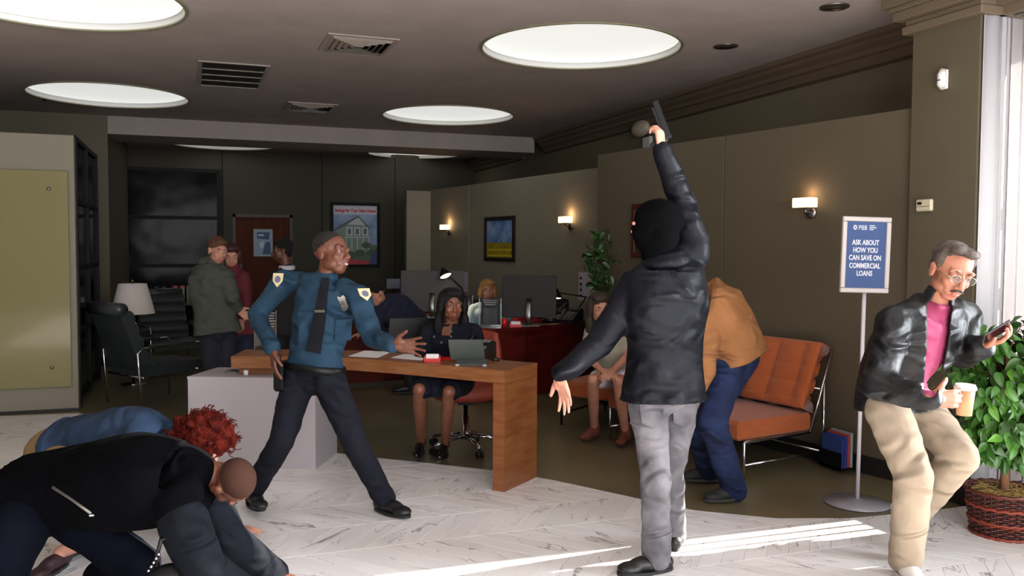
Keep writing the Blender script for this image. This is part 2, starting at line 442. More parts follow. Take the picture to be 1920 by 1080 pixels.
# door
door = empty('door_1', ((dx0+dx1)/2, YB, 0), kind='structure', label='brown wooden door in the back wall with a blue poster')
m_door = mat('walnut_door', (96, 46, 26), .7, spec=.2, bump=.05, scale=12, stretch=(6, 6, .6), col2=(76, 34, 20), cs=3)
mb = MB(); mb.box((dx0+.05, YB+.03, .01), (dx1-.05, YB+.07, dz-.05)); part(mb, 'door_leaf', m_door, door)
mb = MB(); mb.box((dx0, YB-.015, 0), (dx0+.05, YB+.09, dz)); mb.box((dx1-.05, YB-.015, 0), (dx1, YB+.09, dz)); mb.box((dx0, YB-.015, dz-.05), (dx1, YB+.09, dz)); part(mb, 'door_frame', mat('door_frame_brown', (62, 40, 32), .5), door)
mb = MB(); mb.tube([(dx1-.13, YB+.02, 1.02), (dx1-.13, YB-.02, 1.02), (dx1-.24, YB-.02, 1.02)], .01, 8); part(mb, 'door_handle', m_steel, door)
# right side: upper wall, crown moulding
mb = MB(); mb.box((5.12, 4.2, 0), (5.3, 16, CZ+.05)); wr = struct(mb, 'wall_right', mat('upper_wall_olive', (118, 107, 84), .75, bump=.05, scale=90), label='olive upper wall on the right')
cor = MB(); prof = [(4.88, 3.232), (4.88, 3.19), (4.93, 3.18), (4.93, 3.15), (4.985, 3.12), (4.985, 3.085), (5.02, 3.075), (5.05, 3.03), (5.05, 3.01), (5.125, 3.0), (5.125, 3.232)]
cor.loft([np.array([(x, y, z) for x, z in prof]) for y in (4.3, 12.36)]); cor.loft([np.array([(x, y, z) for x, z in prof]) for y in (13.3, 16)]); struct(cor, 'trim_2', m_crown_d, label='stepped dark crown moulding along the right wall')
# angled freestanding panel walls
def panel_x(k, y): return 4.42-.19*(y-4.56) if k == 1 else 4.42-.16*(y-8.94)
def pdir(k):
    v = np.array([-(.19 if k == 1 else .16), 1, 0.]); return v/np.linalg.norm(v)
def pnorm(k):
    d = pdir(k); return np.array([-d[1], d[0], 0.])    # towards the room
def on_panel(k, x, y, off=0.):
    y0 = 4.56 if k == 1 else 8.94
    return onplane(np.array([4.42, y0, 0])+pnorm(k)*off, pnorm(k), x, y)
def panel_wall(k, ys, name, m, label, zt=2.485):
    root = empty(name, (panel_x(k, ys[0]), ys[0], 0), kind='structure', label=label)
    d, n = pdir(k), pnorm(k); ax = (d, n, (0, 0, 1))
    for a, b_ in zip(ys[:-1], ys[1:]):
        A = np.array([panel_x(k, a), a, 0]); B = np.array([panel_x(k, b_), b_, 0]); c = (A+B)/2-n*.06; hl = np.linalg.norm(B-A)/2-.004
        mb = MB(); mb.obox(c+np.array([0, 0, zt/2]), (hl, .06, zt/2), ax, bev=.003); part(mb, 'wall_panel', m, root)
    A = np.array([panel_x(k, ys[0]), ys[0], 0]); B = np.array([panel_x(k, ys[-1]), ys[-1], 0]); hl = np.linalg.norm(B-A)/2
    mb = MB(); mb.obox((A+B)/2-n*.07+np.array([0, 0, zt/2-.01]), (hl-.002, .045, zt/2-.01), ax); part(mb, 'core', m_black, root)
    mb = MB(); mb.obox((A+B)/2+n*.008+np.array([0, 0, .06]), (hl, .008, .06), ax); part(mb, 'skirting', m_base, root)
    return root
panel_wall(1, [4.40, 6.14, 7.86], 'wall_panel_near', m_panel, 'near freestanding panel wall behind the settee')
panel_wall(2, [8.60, 10.66, 12.4, 13.80], 'wall_panel_far', m_panel2, 'far cream freestanding panel wall with lamplight in its colour and the sunflower picture')
# cream return at the far end
xr, xl = panel_x(2, 13.8), float(onp(1, 13.8, 762, 400)[0])
mb = MB(); mb.box((xl, 13.78, 0), (xr+.02, 13.92, 2.47), bev=.003); mb.box((xl+.0, 13.3, 0), (xl+.14, 13.78, 2.47)) if False else None
struct(mb, 'wall_return', m_panel2, label='narrow cream wall return at the end of the panel wall')
# pier (pillar) with stepped capital
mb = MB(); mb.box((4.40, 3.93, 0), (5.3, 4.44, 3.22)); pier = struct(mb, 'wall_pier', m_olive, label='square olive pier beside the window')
mb = MB()
for e, z0, z1 in ((.05, 2.95, 3.0), (.035, 3.0, 3.04), (.09, 3.04, 3.10), (.11, 3.10, 3.13), (.14, 3.13, 3.228)):
    mb.box((4.40-e, 3.93-e, z0), (5.28, 4.44+e, z1), bev=.004)
part(mb, 'pier_capital', m_crown, pier)
mb = MB(); mb.box((4.385, 3.92, 0), (4.40, 4.455, .12)); mb.box((4.40, 3.915, 0), (5.28, 3.93, .12)); part(mb, 'pier_skirting', m_base, pier)
# window wall on the right
m_sill = mat('pale_sill_paint', (176, 170, 172), .6)
win = empty('window_1', (4.9, 1, 0), kind='structure', label='tall street window with sheer panels beside the pier')
mb = MB(); mb.box((4.55, -4, 2.96), (5.3, 3.93, 3.235)); part(mb, 'window_head', m_olive, win)
mb = MB()
for e, z0, z1 in ((.03, 2.95, 3.0), (.07, 3.0, 3.08), (.12, 3.08, 3.14), (.16, 3.14, 3.228)): mb.box((4.55-e, -4, z0), (4.56, 3.92, z1))
part(mb, 'window_cornice', m_crown, win)
mb = MB(); mb.box((4.85, -4, 0), (5.1, 3.93, .42)); part(mb, 'window_apron', m_sill, win)
mb = MB(); mb.box((4.80, -4, .42), (5.12, 3.93, .45)); part(mb, 'window_sill', m_white, win)
m_glass = mat('window_glass', (250, 252, 255), .02, trans=1., spec=.5)
gl = bpy.data.materials.new('clear_pane'); gl.use_nodes = True; N = gl.node_tree.nodes; L = gl.node_tree.links
for nn in list(N): N.remove(nn)
o_ = N.new('ShaderNodeOutputMaterial'); mx = N.new('ShaderNodeMixShader'); tr = N.new('ShaderNodeBsdfTransparent'); gg = N.new('ShaderNodeBsdfGlossy'); gg.inputs['Roughness'].default_value = .03; fr = N.new('ShaderNodeFresnel'); fr.inputs[0].default_value = 1.45
L.new(fr.outputs[0], mx.inputs[0]); L.new(tr.outputs[0], mx.inputs[1]); L.new(gg.outputs[0], mx.inputs[2]); L.new(mx.outputs[0], o_.inputs[0]); m_pane = gl
m_alu = mat('white_window_frame', (215, 212, 210), .4)
ys = [-4, -2.4, -.8, .8, 2.4, 3.45]
for y in ys:
    mb = MB(); mb.box((4.93, y-.025, .45), (4.99, y+.025, 2.96)); part(mb, 'mullion', m_alu, win)
for a, b_ in zip(ys, ys[1:]+[3.93]):
    mb = MB(); mb.box((4.958, a+.025, .45), (4.964, b_-.002, 2.96)); part(mb, 'pane', m_pane, win)
mb = MB(); mb.box((4.56, 3.915, .12), (4.93, 3.9298, 2.96)); part(mb, 'jamb_lining', m_sill, win)
# sheer vertical panels, with three slits by the pier
sheer = bpy.data.materials.new('sheer_white_fabric'); sheer.use_nodes = True; N = sheer.node_tree.nodes; L = sheer.node_tree.links
for nn in list(N): N.remove(nn)
o_ = N.new('ShaderNodeOutputMaterial'); mx = N.new('ShaderNodeMixShader'); mx.inputs[0].default_value = .30; df = N.new('ShaderNodeBsdfDiffuse'); tl = N.new('ShaderNodeBsdfTranslucent')
df.inputs[0].default_value = (.8, .78, .80, 1); tl.inputs[0].default_value = (.55, .54, .57, 1); L.new(df.outputs[0], mx.inputs[1]); L.new(tl.outputs[0], mx.inputs[2]); L.new(mx.outputs[0], o_.inputs[0])
def sheer_panel(y0, y1, x=4.62, waves=2, amp=.018):
    n = 14; mb = MB(); f = []; b2 = []
    V = []; F = []
    for i in range(n+1):
        u = i/n; y = y0+(y1-y0)*u; xx = x+amp*math.sin(u*PI*2*waves)
        V += [(xx, y, .05), (xx, y, 2.95), (xx+.003, y, .05), (xx+.003, y, 2.95)]
    for i in range(n):
        a = 4*i; F += [(a, a+1, a+5, a+4), (a+2, a+6, a+7, a+3), (a+1, a+3, a+7, a+5), (a, a+4, a+6, a+2)]
    F += [(0, 2, 3, 1), (4*n, 4*n+1, 4*n+3, 4*n+2)]
    mb.add(V, F); return mb
curtain = empty('sheer_curtain', (4.66, 3.3, 0), 'white sheer curtain panels hanging beside the square pier', 'curtain')
for a, b_, wv in ((3.900, 3.928, .4), (3.815, 3.838, .4), (3.728, 3.750, .4), (3.28, 3.660, 3), (2.86, 3.27, 3)):
    part(sheer_panel(a, b_, waves=wv), 'curtain_panel', sheer, curtain, True)
mb = sheer_panel(4.412, 4.60, x=0, waves=1.5, amp=.008)
for v in mb.v: v[:, [0, 1]] = v[:, [1, 0]]; v[:, 1] += 3.912
part(mb, 'curtain_panel', sheer, curtain, True)
mb = MB(); mb.tube([(4.62, 2.8, 2.955), (4.62, 3.90, 2.955)], .008, 8); part(mb, 'track', m_steel, curtain)
# front wall with windows behind the camera
mb = MB(); mb.box((-7.2, -4.0, 0), (-2, -3.9, CZ)); mb.box((4.3, -4, 0), (5.1, -3.9, CZ)); mb.box((-2, -4, 2.95), (4.3, -3.9, CZ)); mb.box((-2, -4, 0), (4.3, -3.9, .3)); struct(mb, 'wall_front', m_olive)
# ------------------------------------------------------------------ furniture and fittings
def rotz(o, a): o.rotation_euler = (0, 0, a)
def local(name, label, cat, group=None): return empty(name, (0, 0, 0), label, cat, group)
def place(o, loc, a=0.):
    o.location = tuple(float(v) for v in loc); rotz(o, a); return o
m_oak = mat('oak_veneer', (140, 88, 52), .38, bump=.04, scale=14, stretch=(1, 1, 6), col2=(120, 68, 34), cs=4)
m_oakh = mat('oak_veneer_flat', (142, 94, 58), .36, bump=.04, scale=14, stretch=(1.2, 1.2, 8), col2=(126, 74, 38), cs=5)
m_mahog = mat('mahogany', (92, 26, 20), .3, bump=.02, scale=10, stretch=(1, 1, 5), col2=(64, 14, 12), cs=3)
m_lac = mat('white_lacquer', (176, 168, 172), .4)
m_paper = mat('white_paper', (238, 236, 238), .8)
m_red = mat('red_plastic', (214, 30, 26), .4)
m_orange = mat('orange_tweed', (176, 88, 38), .85, bump=.25, scale=60, stretch=(1, 1, 8), col2=(158, 74, 30), cs=60, sheen=.2)
m_leather = mat('dark_grey_leather', (46, 52, 52), .35, bump=.2, scale=60)
m_screen = mat('monitor_grey_shell', (96, 92, 92), .35)
m_black_p = mat('black_plastic', (20, 20, 22), .4)
m_gold = mat('brass', (190, 140, 70), .25, 1.)
m_warm = mat('warm_bulb', (255, 214, 160), .5, emit=2.2)
m_shade = mat('white_lamp_shade', (240, 228, 220), .8)

# --- glazed partition on the left
m_cream = mat('cream_wall_paint', (138, 130, 114), .7)
p = empty('partition_wall', (-1.05, 9.08, 0), 'cream partition wall at far left carrying a yellow glass sheet', 'partition')
mb = MB(); mb.box((-7.1, 9.08, 0), (-1.04, 9.20, 2.59), bev=.004); part(mb, 'panel', m_cream, p)
mb = MB(); mb.box((-7.1, 9.068, 0), (-1.04, 9.08, .02)); part(mb, 'floor_trim', m_base, p)
g = empty('glass_sheet', (-3, 9.05, .23), 'yellow tinted glass sheet mounted on the cream partition', 'glass sheet')
mb = MB(); mb.box((-6.6, 9.035, .23), (-1.09, 9.055, 2.25), bev=.004); part(mb, 'sheet', mat('yellow_glass', (138, 130, 90), .10, coat=.2, spec=.5), g)
for x in (-1.25, -2.6, -4):
    for z in (.42, 2.08):
        mb = MB(); mb.lathe((x, 9.08, z), [(.012, 0), (.012, .052), (.016, .054), (.016, .060), (.001, .062)], 14, ax=(0, -1, 0)); part(mb, 'standoff', m_steel, g, True)
m_dglass = mat('dark_reflective_glass', (16, 16, 16), .05, spec=.3)
gp = empty('glazed_screen', (-1.04, 10.2, 0), 'black framed glass screen running back behind the cream partition', 'screen')
for y in (9.23, 10.15, 11.1):
    mb = MB(); mb.box((-1.09, y-.03, 0), (-1.03, y+.03, 2.60)); part(mb, 'post', m_black, gp)
for z in (.10, .72, 1.34, 1.98, 2.58):
    mb = MB(); mb.box((-1.085, 9.2, z-.022), (-1.035, 11.13, z+.022)); part(mb, 'rail', m_black, gp)
for a, b_ in ((9.26, 10.12), (10.18, 11.07)):
    for z0, z1 in ((.12, .70), (.74, 1.32), (1.36, 1.96), (2.0, 2.56)):
        mb = MB(); mb.box((-1.063, a, z0), (-1.057, b_, z1)); part(mb, 'pane', m_dglass, gp)
# --- back glazed screen with pleated curtain
bs = empty('glazed_screen', (-.4, 15.9, 0), 'black framed glazed office front on the back wall left of the door', 'screen')
for x in (-1.25, .43):
    mb = MB(); mb.box((x-.04, 15.86, 0), (x+.04, 15.94, 2.88)); part(mb, 'post', m_black, bs)
for z in (.05, .57, 1.22, 2.04, 2.85):
    mb = MB(); mb.box((-1.25, 15.865, z-.03), (.43, 15.935, z+.03)); part(mb, 'rail', m_black, bs)
pg_ = bpy.data.materials.new('smoky_pane'); pg_.use_nodes = True; N = pg_.node_tree.nodes; L = pg_.node_tree.links
for nn in list(N): N.remove(nn)
o_ = N.new('ShaderNodeOutputMaterial'); mx = N.new('ShaderNodeMixShader'); tr = N.new('ShaderNodeBsdfTransparent'); tr.inputs[0].default_value = (.45, .43, .42, 1); gg = N.new('ShaderNodeBsdfGlossy'); gg.inputs['Roughness'].default_value = .16; gg.inputs[0].default_value = (.09, .085, .085, 1)
mx.inputs[0].default_value = .04
ns = N.new('ShaderNodeTexNoise'); ns.inputs['Scale'].default_value = 1.1; tc = N.new('ShaderNodeTexCoord'); bp = N.new('ShaderNodeBump'); bp.inputs['Strength'].default_value = .22; bp.inputs['Distance'].default_value = .1
L.new(tc.outputs['Object'], ns.inputs['Vector']); L.new(ns.outputs['Fac'], bp.inputs['Height']); L.new(bp.outputs[0], gg.inputs['Normal'])
L.new(tr.outputs[0], mx.inputs[1]); L.new(gg.outputs[0], mx.inputs[2]); L.new(mx.outputs[0], o_.inputs[0])
for z0, z1 in ((.08, .54), (.60, 1.19), (1.25, 2.01), (2.07, 2.82)):
    mb = MB(); mb.box((-1.21, 15.896, z0), (.39, 15.904, z1)); part(mb, 'pane', pg_, bs)
m_pleat = mat('reflection_grey_curtain', (112, 100, 94), .9)  # colour made paler to stand for the ceiling mirrored in the panes
mb = MB(); n = 220; V = []; F = []
for i in range(n+1):
    x = -1.22+1.62*i/n; y = 15.955+.016*math.sin(i*1.25)+.008*math.sin(i*.31)
    V += [(x, y, .06), (x, y, 2.83)]
for i in range(n): F.append((2*i, 2*i+2, 2*i+3, 2*i+1))
mb.add(V, F); part(mb, 'pleated_curtain', m_pleat, bs, True)
# low bookcase with binders
bc = empty('bookcase', (-.45, 14.6, 0), 'low black bookcase in front of the glazed office front', 'bookcase')
for x in (-.92, -.62, -.32, -.02, .26):
    mb = MB(); mb.box((x-.015, 14.45, 0), (x+.015, 14.75, .94)); part(mb, 'upright', m_black, bc)
for z in (.04, .34, .64):
    mb = MB(); mb.box((-.93, 14.45, z-.012), (.27, 14.75, z+.012)); part(mb, 'shelf', m_black if z < .6 else mat('grey_shelf', (90, 86, 84), .5), bc)
binders = [(-.27, (150, 146, 144), 'white binder with a red top on the low black bookcase, left one'), (-.17, (160, 156, 150), 'white binder with a red top on the low black bookcase, middle one'), (-.075, (140, 136, 134), 'white binder with a red top on the low black bookcase, right one'),
           (-.84, (28, 28, 30), 'black binder at the left end of the bookcase'), (-.74, (26, 26, 28), 'second black binder from the left end of the bookcase'), (-.54, (30, 28, 28), 'third black binder from the left end of the bookcase'), (-.44, (24, 24, 26), 'fourth black binder from the left end of the bookcase')]
for k, (x, c, lb) in enumerate(binders):
    t = empty('binder', (x, 14.5, .652), lb, 'binder', 'binders on the low bookcase')
    mb = MB(); mb.box((x-.034, 14.47, .652), (x+.034, 14.70, .93), bev=.004); part(mb, 'cover', mat('binder_%d' % k, c, .5), t)
    mb = MB(); mb.box((x-.022, 14.466, .70), (x+.022, 14.4705, .78)); part(mb, 'spine_label', m_paper, t)
    if k < 3: mb = MB(); mb.box((x-.035, 14.465, .905), (x+.035, 14.47, .931)); part(mb, 'red_band', m_red, t)

# --- white reception plinth
A = fl(352, 706, .64); B = fl(592, 880, 0); Cc = fl(632, 850, 0)
A = np.array([A[0], A[1]]); B = np.array([B[0], B[1]]); Cc = np.array([Cc[0], Cc[1]]); Dd = A+(Cc-B)
kio = empty('plinth_counter', ((A[0]+Cc[0])/2, (A[1]+Cc[1])/2, 0), 'white lacquered box counter beside the oak reception desk', 'counter')
def inset(ps, k):
    c = np.mean(ps, 0); return [tuple(c+(q-c)*(1-k/np.linalg.norm(q-c))) for q in ps]
mb = MB(); mb.prism([tuple(q) for q in (A, B, Cc, Dd)], 0, .62); part(mb, 'box', m_lac, kio)
mb = MB(); mb.prism(inset((A, B, Cc, Dd), -.004), .62, .64); part(mb, 'top', m_lac, kio)
def on_top(x, y, z): q = fl(x, y, z); return np.array([q[0], q[1], z])
q = on_top(436, 697, .64); u = (B-A)/np.linalg.norm(B-A); u3 = np.array([u[0], u[1], 0]); v3 = np.array([-u[1], u[0], 0])
t = empty('cover_plate', q, 'small grey plate lying on the white counter top', 'plate')
mb = MB(); mb.obox(q+np.array([0, 0, .004]), (.045, .05, .004), (u3, v3, (0, 0, 1)), .002); part(mb, 'plate', m_steel, t)
mb = MB(); mb.obox(q+u3*.01+np.array([0, 0, .010]), (.016, .03, .002), (u3, v3, (0, 0, 1))); part(mb, 'slot', m_black, t)
q = on_top(461, 703, .64); t = empty('paper_cup', q, 'small white cup standing on the white counter top', 'cup')
mb = MB(); mb.lathe(q, [(.016, 0), (.019, .035), (.017, .035), (.015, .003), (.0005, .003)], 20); part(mb, 'cup', m_paper, t, True)

# --- oak reception desk: bent waterfall top on one slab leg
FE = [(.24, 6.40), (.46, 6.335), (.70, 6.245), (1.0, 6.07), (1.28, 5.79), (1.56, 5.47), (1.84, 5.13)]
ZT, TH, DW = .78, .085, .43
dsk = empty('reception_desk', (1.84, 5.13, 0), 'bent oak reception desk with a slab leg, behind the security guard', 'desk')
def offs(P, w):
    out = []
    for i, q in enumerate(P):
        d = np.array(P[min(i+1, len(P)-1)])-np.array(P[max(i-1, 0)]); d = d/np.linalg.norm(d); n = np.array([-d[1], d[0]]); out.append(tuple(np.array(q)+n*w))
    return out
BE = offs(FE, DW)
mb = MB(); mb.prism(FE+BE[::-1], ZT-TH, ZT); part(mb, 'top', m_oakh, dsk)
d = np.array(FE[-1])-np.array(FE[-2]); d /= np.linalg.norm(d)
L0 = np.array(FE[-1]); L1 = np.array(BE[-1])
mb = MB(); mb.prism([tuple(L0-d*TH), tuple(L0), tuple(L1), tuple(L1-d*TH)], 0, ZT-TH-.001); part(mb, 'slab_leg', m_oak, dsk)
mb = MB(); K = [fl(520, 700, .64)[:2]]
mb.prism([(.30, 6.46), (.62, 6.36), (.70, 6.56), (.40, 6.68)], .641, ZT-TH); part(mb, 'riser', m_oakh, dsk)
def deskp(x, y): return on_top(x, y, ZT)
def sheet(name, pts, label, cat, m=m_paper, z=ZT, t=.0012, group=None):
    P = [on_top(x, y, z) for x, y in pts]; c = np.mean(P, 0)
    mb = MB(); mb.org = np.array([c[0], c[1], z]); mb.prism([(q[0], q[1]) for q in P], z+.0004, z+.0004+t)
    o = mb.build(name, m, None, False, label); o['category'] = cat
    if group: o['group'] = group
    return o
sheet('paper_sheet', [(653, 668), (684, 657.5), (735, 660), (708, 671)], 'white paper sheet at the guard end of the oak desk', 'paper', group='papers on the oak desk')
sheet('paper_sheet', [(733, 671), (757, 664), (800, 664.5), (792, 676)], 'white paper sheet beside the red card holder on the oak desk', 'paper', group='papers on the oak desk')
sheet('red_card', [(812, 674), (820, 666), (853, 668), (846, 676)], 'flat red card behind the card holder on the oak desk', 'card', m_red)
def card_holder(c, X, label, s=1.):
    c = np.array(c); X = np.array(X, float); X /= np.linalg.norm(X); Y = np.array([-X[1], X[0], 0.]); Z = np.array([0, 0, 1.]); ax = (X, Y, Z)
    t = empty('card_holder', c, label, 'card holder', 'red card holders on the desks')
    mb = MB(); mb.obox(c+Z*.004*s, (.055*s, .025*s, .004*s), ax); mb.obox(c-Y*.023*s+Z*.012*s, (.055*s, .003*s, .012*s), ax)
    for k in (-1, 1): mb.obox(c+X*k*.05*s+Z*.018*s, (.005*s, .025*s, .018*s), ax)
    mb.obox(c+Y*.023*s+Z*.02*s, (.055*s, .003*s, .02*s), ax); part(mb, 'tray', m_red, t)
    mb = MB(); mb.obox(c+Z*.030*s, (.043*s, .014*s, .022*s), ax, .001); part(mb, 'card_stack', m_paper, t)
    return t
dd3 = np.array([d[0], d[1], 0]); 
card_holder(deskp(811, 678), (1, -.34, 0), 'red card holder with white cards on the oak desk')
# tablet till on a folded stand, its back to the room
def tablet():
    c = deskp(884, 684); X = np.array([.93, -.36, 0]); X /= np.linalg.norm(X); Y = np.array([-X[1], X[0], 0]); Z = np.array([0, 0, 1.])
    t = empty('tablet_stand', c, 'grey tablet propped open on the oak desk before the receptionist', 'tablet')
    m = mat('grey_green_case', (74, 80, 76), .45)
    mb = MB(); mb.obox(c+Y*.03+Z*.012, (.105, .075, .006), (X, (Y*.99+Z*.1)/np.linalg.norm(Y*.99+Z*.1), np.cross(X, Y*.99+Z*.1)), .003); part(mb, 'base_flap', m, t)
    up = Z*.93-X*.10+Y*-.25; up /= np.linalg.norm(up); n = np.cross(X, up); n /= np.linalg.norm(n)
    mb = MB(); mb.obox(c+Y*.12+Z*.085-X*.04, (.118, .075, .006), (X, up, n), .004); part(mb, 'tablet', m, t)
    for k in (-1, 1): mb = MB(); mb.obox(c-Y*.045+X*.09*k+Z*.005, (.012, .01, .005), (X, Y, Z)); part(mb, 'foot', m_steel, t)
    return t
tablet()
def telephone(c, X, label, s=1.):
    c = np.array(c, float); X = np.array(X, float); X /= np.linalg.norm(X); Y = np.array([-X[1], X[0], 0]); Z = np.array([0, 0, 1.])
    t = empty('telephone', c, label, 'telephone', 'black desk telephones')
    mb = MB(); P = [(-.10, 0), (.10, 0), (.10, .11), (.06, .12), (-.10, .03)]
    mb.oprism([(u*s, v*s) for u, v in P], c-X*.09*s, Y, Z, X, .18*s); part(mb, 'body', m_black_p, t)
    mb = MB(); a, b_ = c-X*.065*s-Y*.06*s+Z*.085*s, c-X*.065*s+Y*.08*s+Z*.145*s
    mb.tube([a, a*.8+b_*.2+Z*.012, a*.2+b_*.8+Z*.012, b_], [.022*s, .014*s, .014*s, .022*s], 10); part(mb, 'handset', m_black_p, t, True)
    mb = MB(); mb.obox(c+X*.03*s+Y*.05*s+Z*.118*s, (.04*s, .025*s, .003*s), (X, (Y*.97+Z*.22), np.cross(X, Y*.97+Z*.22))); part(mb, 'display', mat('lcd_grey', (90, 96, 92), .2), t)
    mb = MB()
    for i in range(3):
        for j in range(4): mb.obox(c+X*(.0+.025*i)*s+Y*(-.07+.022*j)*s+Z*(.05+.0118*j)*s, (.008*s, .007*s, .004*s), (X, Y, Z))
    part(mb, 'keypad', mat('key_grey', (120, 120, 120), .5), t)
    return t
telephone(deskp(898, 672), (.75, -.66, 0), 'black desk telephone beside the tablet on the oak desk')
q = deskp(929, 676); mb = MB(); mb.org = q; mb.lathe(q, [(.03, 0), (.032, .012), (.02, .02), (.001, .022)], 20); o = mb.build('desk_puck', m_black_p, None, True, 'small black round gadget at the right of the oak desk'); o['category'] = 'gadget'
# acrylic leaflet holder on the left end of the desk
acr = bpy.data.materials.new('clear_acrylic'); acr.use_nodes = True; N = acr.node_tree.nodes; L = acr.node_tree.links
for nn in list(N): N.remove(nn)
o_ = N.new('ShaderNodeOutputMaterial'); mx = N.new('ShaderNodeMixShader'); tr = N.new('ShaderNodeBsdfTransparent'); tr.inputs[0].default_value = (.9, .92, .92, 1); gg = N.new('ShaderNodeBsdfGlossy'); gg.inputs['Roughness'].default_value = .05; mx.inputs[0].default_value = .10
L.new(tr.outputs[0], mx.inputs[1]); L.new(gg.outputs[0], mx.inputs[2]); L.new(mx.outputs[0], o_.inputs[0])
def sign_holder(name, label, cat, c, X, w_, h_, body, m, words=()):
    c = np.array(c, float); X = np.array(X, float); X /= np.linalg.norm(X); Z = np.array([0, 0, 1.]); Y = np.cross(Z, X)
    t = empty(name, c, label, cat)
    mb = MB(); mb.obox(c+Z*h_/2, (w_/2, .002, h_/2), (X, Y, Z)); mb.obox(c+Z*.003, (w_/2, .03, .003), (X, Y, Z)); part(mb, 'acrylic', acr, t)
    for k in (-1, 1): mb = MB(); mb.obox(c+X*k*w_/2+Z*h_/2, (.003, .005, h_/2), (X, Y, Z)); part(mb, 'edge', m_steel, t)
    if body: mb = MB(); mb.obox(c+Z*h_*.52+Y*.004, (w_*.42, .0015, h_*.42), (X, Y, Z)); part(mb, 'insert', m, t)
    return t, X, Y, Z, c
c = deskp(499, 658)+np.array([0, .05, 0])
t, X, Y, Z, c = sign_holder('leaflet_holder', 'clear acrylic leaflet holder on the left end of the oak desk', 'leaflet holder', c, (.93, -.36, 0), .165, .30, False, None)
for k in range(6): mb = MB(); mb.obox(c+Z*(.30-.02-.02*k)+X*.03-Y*.003, (.045-.004*(k % 3), .0008, .004), (X, Y, Z)); part(mb, 'text_line', mat('pale_print', (150, 150, 150), .6), t)

# --- receptionist's swivel chair
m_rust = mat('rust_red_upholstery', (140, 54, 34), .6, bump=.1, scale=80)
def grid_shell(fn, nu, nv, th):
    """fn(u,v)->point ; solid shell of thickness th along the surface normal"""
    P = np.array([[fn(i/nu, j/nv) for j in range(nv+1)] for i in range(nu+1)])
    du = np.gradient(P, axis=0); dv = np.gradient(P, axis=1); N_ = np.cross(du, dv); N_ /= np.linalg.norm(N_, axis=2, keepdims=True)+1e-9
    Q = P-N_*(th if not callable(th) else np.array([[th(i/nu, j/nv) for j in range(nv+1)] for i in range(nu+1)])[..., None])
    M = (nu+1)*(nv+1); V = np.concatenate([P.reshape(-1, 3), Q.reshape(-1, 3)]); F = []; I = lambda i, j: i*(nv+1)+j
    for i in range(nu):
        for j in range(nv):
            F.append((I(i, j), I(i+1, j), I(i+1, j+1), I(i, j+1))); F.append((M+I(i, j), M+I(i, j+1), M+I(i+1, j+1), M+I(i+1, j)))
    for i in range(nu): F.append((I(i, 0), M+I(i, 0), M+I(i+1, 0), I(i+1, 0))); F.append((I(i, nv), I(i+1, nv), M+I(i+1, nv), M+I(i, nv)))
    for j in range(nv): F.append((I(0, j), I(0, j+1), M+I(0, j+1), M+I(0, j))); F.append((I(nu, j), M+I(nu, j), M+I(nu, j+1), I(nu, j+1)))
    return V, F
def swivel(label):
    t = local('office_chair', label, 'chair')
    # local: +x front
    def back(u, v):
        a = (u-.5)*2; y = a*(.27-.03*v); x = -.20-.05*v*v+.13*a*a; z = .50+.42*v-.03*a*a*v
        return (x, y, z)
    mb = MB(); mb.add(*grid_shell(back, 14, 12, lambda u, v: .045*math.sin(PI*min(max(v, .06), .94))**.4)); part(mb, 'backrest', m_rust, t, True)
    mb = MB(); mb.loft([np.array([(.02+(.24+o)*math.cos(a)*abs(math.cos(a))**-.35, (.24+o)*math.sin(a)*abs(math.sin(a)+1e-9)**-.35, z) for a in np.linspace(.01, 2*PI+.01, 32, endpoint=False)]) for o, z in ((-.06, .40), (0, .42), (.015, .46), (0, .50), (-.05, .515))]); part(mb, 'seat', m_rust, t, True)
    for k in (-1, 1):
        mb = MB(); mb.tube([(-.14, .25*k, .45), (-.14, .29*k, .52), (-.12, .29*k, .66), (.12, .29*k, .67)], .013, 8); part(mb, 'armrest', m_black_p, t, True)
    mb = MB(); mb.obox((0, 0, .385), (.11, .06, .018)); part(mb, 'tilt_box', m_black, t)
    mb = MB(); mb.lathe((0, 0, .09), [(.045, 0), (.045, .04), (.027, .05), (.027, .18), (.018, .18), (.018, .29)], 20); part(mb, 'gas_column', m_chrome, t, True)
    for k in range(5):
        a = 2*PI*k/5+.35; dx = np.array([math.cos(a), math.sin(a), 0])
        mb = MB(); mb.tube([dx*.03+[0, 0, .115], dx*.17+[0, 0, .10], dx*.30+[0, 0, .075]], [.028, .022, .015], 10, flat=.7); l = part(mb, 'star_leg', m_chrome, t, True)
        mb = MB(); s_ = np.array([-dx[1], dx[0], 0])
        for e in (-1, 1): mb.tube([dx*.30+s_*.010*e+[0, 0, .028], dx*.30+s_*.026*e+[0, 0, .028]], .028, 16)
        mb.tube([dx*.30+[0, 0, .03], dx*.30+[0, 0, .075]], .008, 8); part(mb, 'castor', m_black_p, l)
    return t
sw = fl(868, 860); ch = swivel('rust red swivel chair with chrome star base under the receptionist')
place(ch, (sw[0]+.10, sw[1]+.26, 0), math.atan2(-1, -.30))

